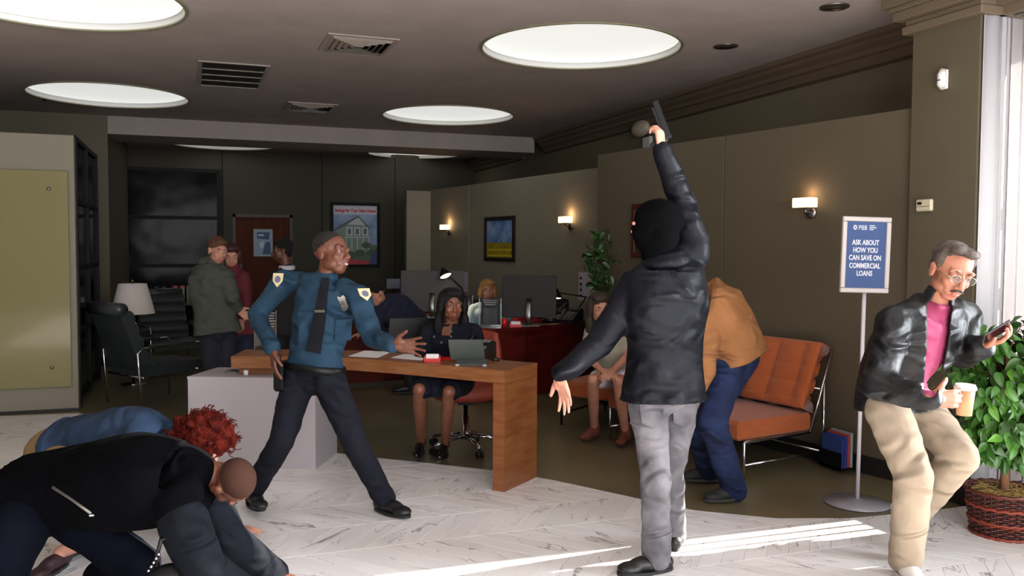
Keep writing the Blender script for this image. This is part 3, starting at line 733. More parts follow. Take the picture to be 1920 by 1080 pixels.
# --- orange button-tufted settees
def settee(label, W=1.45, cols=6, leg=None):
    """local: x towards the sitter's front, y along the width, origin floor centre"""
    m_leg = leg or m_chrome
    t = local('settee' if W > 1 else 'slipper_chair', label, 'settee' if W > 1 else 'chair')
    nx, ny = 4, 6
    def cushion(u, v, L_, th, cols, rows, depth=.022):
        z = 0.
        for i in range(cols):
            for j in range(rows):
                cu, cv = (i+.5)/cols, (j+.5)/rows
                z -= depth*math.exp(-(((u-cu)*W/.035)**2+((v-cv)*L_/.035)**2)/2)
        for i in range(cols): z -= .006*math.exp(-((u-(i+.5)/cols)*W/.010)**2)
        for j in range(rows): z -= .006*math.exp(-((v-(j+.5)/rows)*L_/.010)**2)
        e = min(u, 1-u)*W; f = min(v, 1-v)*L_; z *= min(1, e/.07)*min(1, f/.07)
        z += .03*(min(1, e/.06)**.5*min(1, f/.06)**.5)
        return z
    a = math.radians(22); ux = np.array([-math.sin(a), 0, math.cos(a)]); nx_ = np.array([math.cos(a), 0, math.sin(a)])
    o0 = np.array([-.20, 0, .40])
    def backf(u, v): return o0+np.array([0, (u-.5)*W, 0])+ux*(.50*v)+nx_*(.10+cushion(u, v, .50, .12, cols, 4)-.03)
    mb = MB(); mb.add(*grid_shell(backf, int(80*W), 60, .12)); part(mb, 'backrest', m_orange, t, True)
    mb = MB()
    for i in range(cols):
        for j in range(4): q = np.array(backf((i+.5)/cols, (j+.5)/4)); mb.ell(q+nx_*.004, (.011, .011, .006), None, 8, 6)
    part(mb, 'buttons', m_orange, t, True)
    mb = MB(); mb.obox((.13, 0, .325), (.36, W/2, .062), bev=.016); part(mb, 'seat', m_orange, t, True if False else False)
    mb = MB(); mb.obox((.13, 0, .387+.002), (.345, W/2-.012, .006), bev=.004); part(mb, 'seat_top', m_orange, t)
    for k in (-1, 1):
        y = k*(W/2+.012)
        mb = MB(); mb.tube([(.45, y, 0), (.45, y, .252), (.44, y, .258), (-.20, y, .258)], .011, 8); part(mb, 'front_leg', m_leg, t, True)
        mb = MB(); mb.tube([(-.34, y, 0), (-.34, y, .62)], .011, 8); part(mb, 'rear_leg', m_leg, t, True)
        mb = MB(); mb.tube([(.45, y, .10), (-.34, y, .10)], .009, 8); part(mb, 'side_rail', m_leg, t, True)
        mb = MB(); mb.tube([(-.20, y, .258), (-.42, y, .84)], .010, 8); part(mb, 'back_rail', m_leg, t, True)
    mb = MB(); mb.tube([(-.34, -W/2-.012, .10), (-.34, W/2+.012, .10)], .009, 8); mb.tube([(-.34, -W/2-.012, .55), (-.34, W/2+.012, .55)], .009, 8); part(mb, 'cross_rail', m_leg, t, True)
    return t
s1 = settee('orange button-tufted settee on chrome legs beside the blue sign')
place(s1, (3.764, 5.678, 0), math.atan2(-.187, -.982))
s2 = settee('orange tufted chair on black legs under the seated woman', .58, 3, m_black)
place(s2, (3.57, 6.96, 0), math.atan2(-.57, -.82))
# magazines behind the settee
for k, (dx_, z, c) in enumerate([(.0, .10, (40, 60, 110)), (.02, .13, (50, 72, 130)), (-.01, .16, (170, 170, 176)), (.01, .19, (150, 40, 40))]):
    pass
mr = empty('magazine_rack', (4.25, 4.89, 0), 'low rack of blue and red magazines behind the orange settee', 'magazine rack')
mb = MB(); mb.box((4.19, 4.78, .02), (4.31, 5.0, .035)); mb.box((4.19, 4.78, .02), (4.198, 5.0, .14)); part(mb, 'rack', m_black, mr)
for k in range(4):
    mb = MB(); mb.box((4.202+.026*k, 4.79, .036), (4.222+.026*k, 4.99, .24+.012*k)); part(mb, 'magazine', mat('magazine_%d' % k, [(44, 64, 120), (40, 60, 140), (160, 60, 50), (150, 150, 158)][k], .4), mr)
# backpack on the settee
bp_c = np.array([3.80, 5.62, .41])
bk = empty('backpack', bp_c, 'black backpack leaning on the orange settee back', 'backpack')
def rmesh(mb, voxel, name, m, parent, smooth_it=3, disp=None, label=None, **kw):
    """voxel-unite a set of closed shapes into one surface"""
    me = mb.mesh(name); ob = bpy.data.objects.new('tmp', me); C.objects.link(ob)
    md = ob.modifiers.new('r', 'REMESH'); md.mode = 'VOXEL'; md.voxel_size = voxel; md.use_smooth_shade = True
    if smooth_it: ms = ob.modifiers.new('s', 'SMOOTH'); ms.factor = .5; ms.iterations = smooth_it
    dg = bpy.context.evaluated_depsgraph_get(); ev = ob.evaluated_get(dg)
    me2 = bpy.data.meshes.new_from_object(ev, depsgraph=dg); bpy.data.objects.remove(ob); bpy.data.meshes.remove(me)
    me2.name = name; n = len(me2.vertices)
    if disp is not None:
        co = np.empty(n*3); me2.vertices.foreach_get('co', co); co = co.reshape(-1, 3); no = np.empty(n*3); me2.vertex_normals.foreach_get('vector', no); no = no.reshape(-1, 3)
        co = disp(co, no); me2.vertices.foreach_set('co', co.ravel()); me2.update()
    off = wloc(parent) if parent else np.zeros(3)
    me2.transform(Matrix.Translation(-Vector(off)))
    for q in (m if isinstance(m, (list, tuple)) else [m]): me2.materials.append(q)
    me2.polygons.foreach_set('use_smooth', [True]*len(me2.polygons))
    o = bpy.data.objects.new(name, me2); C.objects.link(o)
    if parent: o.parent = parent
    return tag(o, label, **kw)
def wrinkle(amp, freq=18., seed=0, aniso=(1, 1, 1), n=7):
    r = np.random.default_rng(seed); K = r.normal(size=(n, 3)); K /= np.linalg.norm(K, axis=1, keepdims=True); K *= freq*(.6+1.2*r.random((n, 1))); K = K*np.array(aniso); ph = r.random(n)*6.28
    W2 = r.normal(size=(3, 3))*3.5
    def f(co, no):
        q = co+.04*np.sin(co @ W2+ph[:3])
        s = np.zeros(len(co))
        for k, p_ in zip(K, ph): s += 1-2*np.abs(np.sin(q @ k*.5+p_))
        return co+no*(s/n*amp)[:, None]
    return f
mb = MB(); mb.ell(bp_c+[0, 0, .14], (.10, .16, .17)); mb.ell(bp_c+[-.03, .02, .23], (.08, .12, .10)); mb.ell(bp_c+[.07, 0, .09], (.05, .12, .09))
rmesh(mb, .012, 'bag_body', mat('black_nylon', (18, 20, 24), .7, bump=.2, scale=50), bk, disp=wrinkle(.006, 25, 3))
mb = MB(); mb.tube([bp_c+[-.04, -.02, .32], bp_c+[-.02, 0, .37], bp_c+[0, .04, .32]], .008, 8); part(mb, 'carry_loop', m_black_p, bk, True)

# --- sign stand
sp = fl(1607, 943); sdp = dep(1607, 943)
ss = empty('sign_stand', sp, 'blue and white sign on a thin white pole beside the settee', 'sign')
m_wm = mat('white_powder_coat', (196, 190, 194), .4)
mb = MB(); mb.lathe(sp, [(.001, 0), (.195, 0), (.195, .008), (.05, .018), (.02, .03), (.001, .03)], 48); part(mb, 'base', mat('pale_grey_base', (150, 146, 152), .35, .3), ss, True)
nS = -CF.copy(); nS[2] = 0; nS /= np.linalg.norm(nS)
nS = nS*math.cos(.10)+np.cross([0, 0, 1], nS)*math.sin(.10)
ptop = onplane(sp, nS, 1621, 549)
mb = MB(); mb.tube([sp+[0, 0, .02], ptop-nS*.004], .0125, 12); part(mb, 'pole', m_wm, ss, True)
corners = [(1575, 546), (1661, 552), (1675.5, 406), (1579, 407)]
Pc = [onplane(sp+nS*.02, nS, *q) for q in corners]
cen = np.mean(Pc, 0); Xs = (Pc[1]-Pc[0]+Pc[2]-Pc[3]); Xs /= np.linalg.norm(Xs); Ys = (Pc[3]-Pc[0]+Pc[2]-Pc[1]); Ys -= Xs*(Ys @ Xs); Ys /= np.linalg.norm(Ys); Zs = np.cross(Xs, Ys)
UVc = [((q-cen) @ Xs, (q-cen) @ Ys) for q in Pc]
wS = (UVc[1][0]-UVc[0][0]+UVc[2][0]-UVc[3][0])/4; hS = (UVc[2][1]-UVc[1][1]+UVc[3][1]-UVc[0][1])/4
fr_ = .030
mb = MB(); mb.obox(cen-Zs*.006, (wS-.004, hS-.004, .006), (Xs, Ys, Zs)); part(mb, 'backing_board', m_wm, ss)
for nm, c_, h_ in (('frame_rail', cen+Ys*(hS-fr_/2), (wS, fr_/2, .010)), ('frame_rail', cen-Ys*(hS-fr_/2), (wS, fr_/2, .010)), ('frame_rail', cen+Xs*(wS-fr_/2), (fr_/2, hS-fr_, .010)), ('frame_rail', cen-Xs*(wS-fr_/2), (fr_/2, hS-fr_, .010))):
    mb = MB(); mb.obox(c_, h_, (Xs, Ys, Zs), .004); part(mb, nm, mat('silver_frame', (178, 168, 164), .35, .3), ss)
mb = MB(); mb.obox(cen+Zs*.002, (wS-fr_+.002, hS-fr_+.002, .0015), (Xs, Ys, Zs)); pst = part(mb, 'poster', mat('blue_poster', (22, 56, 106), .5), ss)
m_ink = mat('pale_ink', (206, 204, 208), .6)
for k, (ln, cy_) in enumerate([('ASK ABOUT', .062), ('HOW YOU', .016), ('CAN SAVE ON', -.030), ('COMMERCIAL', -.078), ('LOANS', -.124)]):
    text(ln, .043, cen+Zs*.004+Ys*(cy_-.002)-Xs*.004, Xs, Ys, m_ink, ss, bold=.0011, sx=.727)
text('PBB', .040, cen+Zs*.004+Ys*.150-Xs*.026, Xs, Ys, m_ink, ss, bold=.0, sx=.85)
c_ = cen+Zs*.004+Ys*.164-Xs*.074
mb = MB()
for k in range(12):
    a = 2*PI*k/12; mb.obox(c_+Xs*.009*math.cos(a)+Ys*.011*math.sin(a), (.0045, .0018, .0006), (Xs*math.cos(a)+Ys*math.sin(a), -Xs*math.sin(a)+Ys*math.cos(a), Zs))
part(mb, 'round_emblem', m_ink, ss)
for k, wln in enumerate((.034, .044, .026)):
    mb = MB(); mb.obox(cen+Zs*.004+Ys*(.176-.0115*k)+Xs*(.016+wln/2+.0), (wln/2, .0026, .0006), (Xs, Ys, Zs)); part(mb, 'small_print', m_ink, ss)

# --- wall lamps
def sconce(k, x, y, label, s=1.):
    c = on_panel(k, x, y, .075*s); n = pnorm(k); d_ = pdir(k); Z = np.array([0, 0, 1.]); ax = (d_, n, Z)
    t = empty('wall_lamp', c-n*.075*s, label, 'wall lamp', 'small warm wall lamps')
    mb = MB(); mb.obox(c, (.082*s, .045*s, .035*s), ax, .006); part(mb, 'glass_shade', m_warm, t)
    mb = MB(); mb.obox(c-Z*.040*s, (.080*s, .043*s, .005*s), ax, .003); part(mb, 'tray', m_steel, t)
    mb = MB(); mb.lathe(c-n*.073*s-Z*.07*s+d_*0, [(.048*s, 0), (.048*s, .012), (.03*s, .022), (.001, .024)], 24, ax=n); part(mb, 'wall_plate', m_steel, t, True)
    mb = MB(); mb.tube([c-n*.06*s-Z*.07*s, c-n*.01-Z*.068*s, c-Z*.045*s], .011*s, 8); part(mb, 'arm', m_steel, t, True)
    l = bpy.data.lights.new('wall_lamp_bulb', 'POINT'); l.energy = .8; l.color = (1, .62, .34); l.shadow_soft_size = .05
    lo = bpy.data.objects.new('wall_lamp_bulb', l); C.objects.link(lo); lo.location = tuple(c+Z*.075-n*.03-wloc(t)); lo.parent = t
    return t
sconce(1, 1509, 380, 'warm rectangular wall lamp above the blue sign on the near panel')
sconce(2, 1060, 412, 'warm wall lamp to the right of the sunflower picture', 1.1)
sconce(2, 834, 426, 'warm wall lamp to the left of the sunflower picture', 1.1)
# --- sensors
c = onp(0, 4.40, 1773, 150); t = empty('motion_sensor', c, 'white motion sensor high on the olive pier', 'sensor')
mb = MB(); mb.tube([c+[-.02, 0, -.045], c+[-.028, 0, -.03], c+[-.03, 0, .03], c+[-.02, 0, .06]], [.022, .030, .028, .022], 14); part(mb, 'housing', m_white, t, True)
mb = MB(); mb.box(c+[-.02, -.026, -.058], c+[0, .026, .062], bev=.006); part(mb, 'back_plate', m_white, t)
mb = MB(); mb.box(c+[-.061, -.014, -.008], c+[-.055, .014, -.003]); part(mb, 'lens_slot', m_black, t)
c = onp(0, 4.40, 1737, 385); t = empty('thermostat', c, 'cream thermostat on the olive pier above the blue sign', 'thermostat')
mb = MB(); mb.box(c+[-.028, -.062, -.038], c+[0, .062, .038], bev=.008); part(mb, 'case', mat('cream_plastic', (206, 196, 170), .5), t)
mb = MB(); mb.box(c+[-.030, .012, .004], c+[-.027, .046, .022]); part(mb, 'display', m_black_p, t)
mb = MB(); mb.box(c+[-.030, -.05, -.010], c+[-.0275, .055, -.006]); part(mb, 'groove', mat('groove_brown', (120, 110, 92), .6), t)
# --- ceiling vents, downlights
def vent(x0, y0, x1, y1, label, kind):
    t = empty('ceiling_vent', ((x0+x1)/2, (y0+y1)/2, CZ), label, 'air vent'); z = CZ
    m_v = mat('vent_paint', (150, 138, 128), .5)
    f = .035
    for a, b_ in (((x0, y0), (x1, y0+f)), ((x0, y1-f), (x1, y1)), ((x0, y0+f), (x0+f, y1-f)), ((x1-f, y0+f), (x1, y1-f))):
        mb = MB(); mb.box((a[0], a[1], z-.012), (b_[0], b_[1], z-.0005)); part(mb, 'frame_rail', m_v, t)
    mb = MB(); mb.box((x0+f, y0+f, z-.002), (x1-f, y1-f, z-.0005)); part(mb, 'duct', m_black, t)
    if kind == 'grille':
        n_ = 4; h_ = (y1-y0-2*f)/n_
        for k in range(1, n_): mb = MB(); mb.box((x0+f, y0+f+h_*k-.012, z-.011), (x1-f, y0+f+h_*k+.012, z-.002)); part(mb, 'bar', m_v, t)
        mb = MB(); 
        for i in range(34): xx = x0+f+(x1-x0-2*f)*(i+.5)/34; mb.box((xx-.003, y0+f, z-.008), (xx+.003, y1-f, z-.002))
        o = part(mb, 'fins', mat('vent_fin', (70, 64, 58), .6), t); o['kind'] = 'stuff'
    else:
        cx, cy_ = (x0+x1)/2, (y0+y1)/2; hx, hy = (x1-x0)/2-f, (y1-y0)/2-f
        for q in range(4):
            for k in range(5):
                s0 = 1-k*.19; s1_ = s0-.10; dz_ = .010
                c4 = [(-1, -1), (1, -1), (1, 1), (-1, 1)]; a, b_ = c4[q], c4[(q+1) % 4]
                V = [(cx+a[0]*hx*s0, cy_+a[1]*hy*s0, z-.010), (cx+b_[0]*hx*s0, cy_+b_[1]*hy*s0, z-.010), (cx+b_[0]*hx*s1_, cy_+b_[1]*hy*s1_, z-.030), (cx+a[0]*hx*s1_, cy_+a[1]*hy*s1_, z-.030)]
                V += [(x, y, w_+.002) for x, y, w_ in V]
                mb = MB(); mb.add(V, [(0, 1, 2, 3), (7, 6, 5, 4), (0, 4, 5, 1), (1, 5, 6, 2), (2, 6, 7, 3), (3, 7, 4, 0)]); part(mb, 'louvre', m_v, t)
    return t
vent(.06, 8.37, .69, 9.64, 'dark barred ceiling grille left of the square vents', 'grille')
vent(1.01, 6.93, 1.58, 7.55, 'square louvred ceiling vent nearest the camera', 'louvre')
vent(1.05, 10.35, 1.62, 10.95, 'square louvred ceiling vent near the soffit', 'louvre')
for k, (x, y, lb) in enumerate([(4.17, 4.92, 'recessed downlight nearest the pier'), (4.15, 6.19, 'recessed downlight right of the large round light')]):
    t = empty('downlight', (x, y, CZ), lb, 'downlight', 'small recessed downlights')
    mb = MB(); mb.lathe((x, y, CZ-.001), [(.10, 0), (.10, -.008), (.08, -.008), (.076, -.001), (.05, -.0005)], 32); part(mb, 'ring', m_steel, t, True)
    mb = MB(); mb.lathe((x, y, CZ-.0015), [(.001, 0), (.075, 0), (.07, -.003), (.001, -.004)], 24); part(mb, 'dark_bulb', mat('dark_lamp_glass', (60, 52, 46), .15), t, True)
mb = MB(); c = onp(2, CZ, 83, 185); mb.org = c; mb.lathe(c, [(.02, 0), (.022, -.012), (.008, -.03), (.001, -.032)], 14); o = mb.build('sprinkler_head', m_black, None, True, 'tiny dark sprinkler head below the left round light'); o['category'] = 'sprinkler'
# emergency light on the wall behind the raised pistol
c = onp(0, 5.12, 1215, 262); t = empty('emergency_light', c, 'small beige and white emergency light behind the raised pistol', 'emergency light')
mb = MB(); mb.box(c+[-.05, -.13, -.20], c+[0, .05, .03], bev=.01); part(mb, 'battery_box', m_white, t)
mb = MB(); mb.ell(c+[-.09, .02, .13], (.07, .20, .10)); part(mb, 'lamp_head', mat('beige_plastic', (196, 182, 158), .5), t, True)
mb = MB(); mb.tube([c+[0, 0, 0], c+[-.08, .0, .10]], .018, 8); part(mb, 'bracket', m_black, t, True)

# --- pictures
def framed(name, label, c, X, w_, h_, fr_w, m_f, m_bg, th=.03, glass=True, cat='picture', parent=None):
    X = np.array(X, float); X /= np.linalg.norm(X); Z = np.array([0, 0, 1.]); Nn = np.cross(X, Z)   # faces Nn
    ax = (X, Nn, Z); c = np.array(c, float)
    t = empty(name, c, label, cat)
    for a, b_ in ((Z*(h_/2-fr_w/2), (w_/2, th/2, fr_w/2)), (-Z*(h_/2-fr_w/2), (w_/2, th/2, fr_w/2)), (X*(w_/2-fr_w/2), (fr_w/2, th/2, h_/2-fr_w)), (-X*(w_/2-fr_w/2), (fr_w/2, th/2, h_/2-fr_w))):
        mb = MB(); mb.obox(c+a+Nn*th/2, b_, ax, .004); part(mb, 'frame_rail', m_f, t)
    mb = MB(); mb.obox(c+Nn*.006, (w_/2-fr_w, .005, h_/2-fr_w), ax); part(mb, 'print', m_bg, t)
    return t, X, Nn, Z, c
# house poster on the back wall
P0 = onp(1, YB, 619, 380); P1 = onp(1, YB, 712, 380); P2 = onp(1, YB, 709, 500)
pw, ph = P1[0]-P0[0], P1[2]-P2[2]; pc = np.array([(P0[0]+P1[0])/2, YB, (P0[2]+P2[2])/2])
t, X, Nn, Z, c = framed('house_poster', 'large poster of a green house in a black frame on the back wall', pc, (1, 0, 0), pw, ph, .055, m_black, mat('poster_sky', (92, 124, 172), .4, col2=(170, 188, 210), cs=2.), cat='poster')
hw, hh = pw/2-.055, ph/2-.055
def flat(poly, m, name, z=.0115, th=.0012, **kw):
    mb = MB(); mb.oprism([(u*hw, v*hh) for u, v in poly], c+Nn*z, X, Z, Nn, th); return part(mb, name, m, t, **kw)
mp = lambda nm, col: mat('print_'+nm, col, .5)
flat([(-1, .70), (1, .70), (1, 1), (-1, 1)], mp('band', (206, 206, 214)), 'headline_band')
text('Savings for Your Next Home', .085, c+Nn*.0135+Z*hh*.78, X, Z, mp('red', (208, 40, 60)), t, bold=.004, sx=.74)
flat([(-1, -1), (1, -1), (1, -.35), (-1, -.2)], mp('garden', (86, 104, 74)), 'garden', .0118)
flat([(-1, .15), (-.5, .30), (.12, .58), (.62, .28), (.62, -.62), (-1, -.55)], mp('siding', (128, 146, 132)), 'house_wall', .0122)
flat([(-1.0, .10), (-.95, .22), (.12, .66), (.70, .24), (.62, .20), (.12, .56), (-.9, .14)], mp('roof', (84, 92, 92)), 'roof', .0128)
flat([(-.38, .36), (.12, .60), (.48, .33)], mp('gable', (196, 202, 200)), 'gable', .0134)
for k in range(3): flat([(-.42+.36*k, -.02), (-.13+.36*k, -.02), (-.13+.36*k, .27), (-.42+.36*k, .27)], mp('casing', (206, 208, 206)), 'window_casing', .0136); flat([(-.35+.36*k, .02), (-.20+.36*k, .02), (-.20+.36*k, .22), (-.35+.36*k, .22)], mp('win', (92, 104, 110)), 'window', .0148)
flat([(-.5, -.10), (.66, -.10), (.66, -.05), (-.5, -.05)], mp('trim', (190, 194, 190)), 'porch_beam', .0138)
for k in range(5): flat([(-.45+.26*k, -.50), (-.40+.26*k, -.50), (-.40+.26*k, -.10), (-.45+.26*k, -.10)], mp('trim', (190, 194, 190)), 'porch_post', .0138)
for u, v, r in ((.5, -.35, .22), (.2, -.62, .25), (.75, -.6, .25), (-.3, -.7, .3)): flat([(u+r*math.cos(a), v+r*.5*math.sin(a)) for a in np.linspace(0, 2*PI, 14, endpoint=False)], mp('bush', (60, 84, 54)), 'bush', .0150)
flat([(-1, -1), (.62, -1), (.60, -.88), (.1, -.86), (-.4, -.78), (-1, -.62)], mp('sweep', (190, 36, 60)), 'red_sweep', .0152)
flat([(.62, -1), (1, -1), (1, -.45), (.78, -.62)], mp('navy', (50, 66, 120)), 'blue_corner', .0152)
# door poster
P0 = onp(1, YB+.03, 475, 428); P1 = onp(1, YB+.03, 511, 430); P2 = onp(1, YB+.03, 511, 481)
pw, ph = P1[0]-P0[0], P1[2]-P2[2]
t, X, Nn, Z, c = framed('door_poster', 'small blue poster in a pale frame on the brown door', np.array([(P0[0]+P1[0])/2, YB+.03, (P1[2]+P2[2])/2]), (1, 0, 0), pw, ph, .02, mat('pale_frame', (170, 176, 176), .5), mat('poster_pale_blue', (140, 160, 184), .5), th=.012, cat='poster')
hw, hh = pw/2-.02, ph/2-.02
flat([(-.7, .35), (.7, .25), (.8, .85), (-.75, .85)], mp('navy2', (30, 56, 110)), 'blue_shape')
flat([(-.1, -.9), (.9, -.9), (.85, .1), (.3, .05), (.1, -.3)], mp('navy2', (30, 56, 110)), 'blue_shape')
flat([(-.5, -.05), (0, .2), (.15, -.25), (-.2, -.5)], mp('pale', (196, 204, 210)), 'pale_shape', .0125)
flat([(-.6, .55), (.1, .55), (.1, .68), (-.6, .68)], mp('pale', (196, 204, 210)), 'headline', .0128)
# sunflower field picture
cP = on_panel(2, 938, 448); wP = np.linalg.norm(on_panel(2, 910, 448)-on_panel(2, 966, 448)); hP = on_panel(2, 938, 406)[2]-on_panel(2, 938, 490)[2]
t, X, Nn, Z, c = framed('sunflower_picture', 'framed picture of a yellow flower field under blue sky on the cream panels', cP, -pdir(2), wP, hP, .055, mat('espresso_frame', (40, 26, 22), .4), mat('painted_sky', (74, 118, 190), .6, col2=(150, 176, 214), cs=5))
hw, hh = wP/2-.055, hP/2-.055
if (Nn @ pnorm(2)) < 0: print('frame faces wall')
flat([(-1, -1), (1, -1), (1, -.2), (-1, -.2)], mat('painted_field', (196, 168, 26), .6, col2=(120, 112, 20), cs=30), 'flower_field')
for u in (.02, .16): flat([(u, -.2), (u+.05, -.2), (u+.07, .12), (u+.03, .0)], mp('stems', (90, 70, 50)), 'bare_trunk', .0125)
for k in range(34):
    u = -.9+1.8*((k*37) % 34)/33; v = -.9+.6*((k*17) % 34)/33
    flat([(u+.07*math.cos(a), v+.05*math.sin(a)) for a in np.linspace(0, 2*PI, 8, endpoint=False)], mp('petal', (226, 196, 40)), 'flower_head', .0125)
# dark frame behind the masked head
cP = on_panel(1, 1239, 432); wP = np.linalg.norm(on_panel(1, 1186, 430)-on_panel(1, 1293, 430))
framed('dark_picture', 'dark reddish framed picture mostly hidden behind the balaclava', cP, -pdir(1), wP, .5, .045, mat('cherry_frame', (70, 26, 18), .35), mat('brown_print', (44, 36, 32), .4))

# --- lounge corner: leather chairs, lamp table
def lounge_chair(label):
    t = local('lounge_chair', label, 'armchair', 'grey leather lounge chairs')
    W = .56
    def prof(n, L_, amp):  # channel rolls
        return [(s_, amp*abs(math.sin(PI*s_/L_*n))**.6) for s_ in np.linspace(0, L_, n*7+1)]
    S = prof(7, .66, .026); ring = []
    P = [(.38-s_, .40+h_) for s_, h_ in S]+[(.38-.66, .30), (.38, .32)]
    mb = MB(); mb.loft([np.array([(x, y*k, z) for x, z in P]) for y, k in ((-W/2, 1), (-W/2+.015, 1), (W/2-.015, 1), (W/2, 1))]); part(mb, 'seat', m_leather, t, 'auto')
    a = math.radians(20); ux = np.array([-math.sin(a), math.cos(a)]); nn_ = np.array([math.cos(a), math.sin(a)]); o0 = np.array([-.24, .34])
    S = prof(5, .62, .024); P = [tuple(o0+ux*s_+nn_*(.07+h_)) for s_, h_ in S]+[tuple(o0+ux*.63+nn_*.0), tuple(o0+ux*.60-nn_*.03), tuple(o0-nn_*.03)]
    mb = MB(); mb.loft([np.array([(x, y, z) for x, z in P]) for y in (-W/2, W/2)]); part(mb, 'backrest', m_leather, t, 'auto')
    mb = MB(); q = o0+ux*.66+nn_*.0; mb.tube([(q[0], -W/2, q[1]), (q[0], W/2, q[1])], .062, 14); part(mb, 'head_roll', m_leather, t, True)
    for k in (-1, 1):
        y = k*(W/2+.035)
        mb = MB(); mb.tube([(.36, y, .0), (.38, y, .56), (.34, y, .60), (-.28, y, .58), (-.34, y, .54), (-.30, y, 0)], .012, 8); part(mb, 'arm_frame', m_chrome, t, True)
        mb = MB(); mb.obox((.02, y, .605), (.24, .028, .012), bev=.006); part(mb, 'arm_pad', m_leather, t)
    mb = MB(); mb.tube([(.30, -W/2-.035, .33), (.30, W/2+.035, .33)], .012, 8); mb.tube([(-.28, -W/2-.035, .30), (-.28, W/2+.035, .30)], .012, 8); part(mb, 'cross_tube', m_chrome, t, True)
    return t
f1 = CR*.6+CF*.8; 
lc = lounge_chair('near grey leather lounge chair with its back to the hall, left of the counter')
qa = at(262, 690, 8.55); place(lc, (qa[0]+.12, qa[1]+.05, 0), math.atan2(f1[1], f1[0]))
lc2 = copy_tree(lc, label='far grey leather lounge chair behind the white lamp'); qb = at(318, 640, 10.6); place(lc2, (qb[0], qb[1], 0), math.atan2(-CF[1]*.8+CR[1]*.6, -CF[0]*.8+CR[0]*.6))
lp = at(250, 628, 9.75); tb = empty('side_table', (lp[0], lp[1], 0), 'round side table under the white lamp, behind the near lounge chair', 'side table')
mb = MB(); mb.lathe((lp[0], lp[1], 0), [(.001, .52), (.22, .52), (.22, .545), (.001, .545)], 32); part(mb, 'table_top', m_black, tb)
mb = MB(); mb.lathe((lp[0], lp[1], 0), [(.14, 0), (.14, .012), (.02, .02), (.018, .52), (.001, .52)], 24); part(mb, 'pedestal', m_chrome, tb, True)
lb_ = np.array([lp[0], lp[1], .547]); tl_ = empty('table_lamp', lb_, 'white shaded table lamp with a glass and brass stem', 'table lamp')
mb = MB(); mb.lathe(lb_, [(.055, 0), (.055, .012), (.02, .02), (.001, .022)], 24); part(mb, 'foot', m_gold, tl_, True)
mb = MB(); mb.lathe(lb_+[0, 0, .02], [(.012, 0), (.03, .02), (.052, .05), (.04, .075), (.018, .09), (.04, .11), (.022, .135), (.012, .15)], 8); part(mb, 'glass_stem', mat('cut_glass', (200, 190, 180), .05, trans=.6, spec=.8), tl_)
mb = MB(); mb.lathe(lb_+[0, 0, .17], [(.01, 0), (.03, .012), (.03, .02), (.012, .03), (.012, .10)], 16); part(mb, 'brass_neck', m_gold, tl_, True)
mb = MB(); mb.lathe(lb_+[0, 0, .25], [(.235, 0), (.150, .335), (.147, .335), (.232, 0)], 40); mb.f = mb.f[:-2]; part(mb, 'shade', m_shade, tl_, True)
mb = MB(); mb.tube([lb_+[0, 0, .27], lb_+[0, 0, .60]], .005, 6); mb.ell(lb_+[0, 0, .615], .016); part(mb, 'finial', m_gold, tl_, True)

# --- mahogany desks at the back
def desk(name, label, pts, z, dpt, body_h, m=m_mahog):
    """front edge pts (x,y); depth away from the viewer"""
    t = empty(name, (pts[0][0], pts[0][1], 0), label, 'desk')
    B_ = offs(pts, dpt) if dpt > 0 else pts
    mb = MB(); mb.prism(pts+B_[::-1], z-.04, z); part(mb, 'top', m, t)
    F2 = offs(pts, .03)
    for i in range(len(pts)-1):
        a, b_ = np.array(F2[i]), np.array(F2[i+1]); dd = (b_-a)/np.linalg.norm(b_-a); nn_ = np.array([-dd[1], dd[0]]); a2, b2 = a+dd*.01, b_-dd*.01
        mb = MB(); mb.prism([tuple(a2), tuple(b2), tuple(b2+nn_*.03), tuple(a2+nn_*.03)], .03, z-.041); part(mb, 'modesty_panel', m, t)
    for k in (0, -1):
        a, b_ = np.array(F2[k]), np.array(B_[k]); dd = (b_-a)/np.linalg.norm(b_-a); s_ = np.array([dd[1], -dd[0]])*(-.03 if k == 0 else .03)
        mb = MB(); mb.prism([tuple(a+dd*.05), tuple(b_-dd*.02), tuple(b_-dd*.02+s_), tuple(a+dd*.05+s_)], 0, z-.041); part(mb, 'end_panel', m, t)
    return t
a0 = at(880, 612, 9.35); a1 = at(955, 611, 9.15); a2 = at(1040, 606, 9.2); a3 = at(1130, 600, 9.6)
z1 = .75
ptsd = [tuple(fl(x, y, z1)[:2]) for x, y in ((872, 614), (930, 616), (990, 613), (1050, 607), (1120, 599))]
desk('mahogany_desk', 'dark red mahogany desk of the blonde woman below the cream panels', ptsd, z1, .75, 0)
def dk(x, y): return on_top(x, y, z1)
ptse = [tuple(fl(x, y, z1)[:2]) for x, y in ((640, 600), (720, 597), (800, 594))]
desk('mahogany_desk', 'dark red mahogany desk behind the guard where the man in navy bends', ptse, z1, .7, 0)
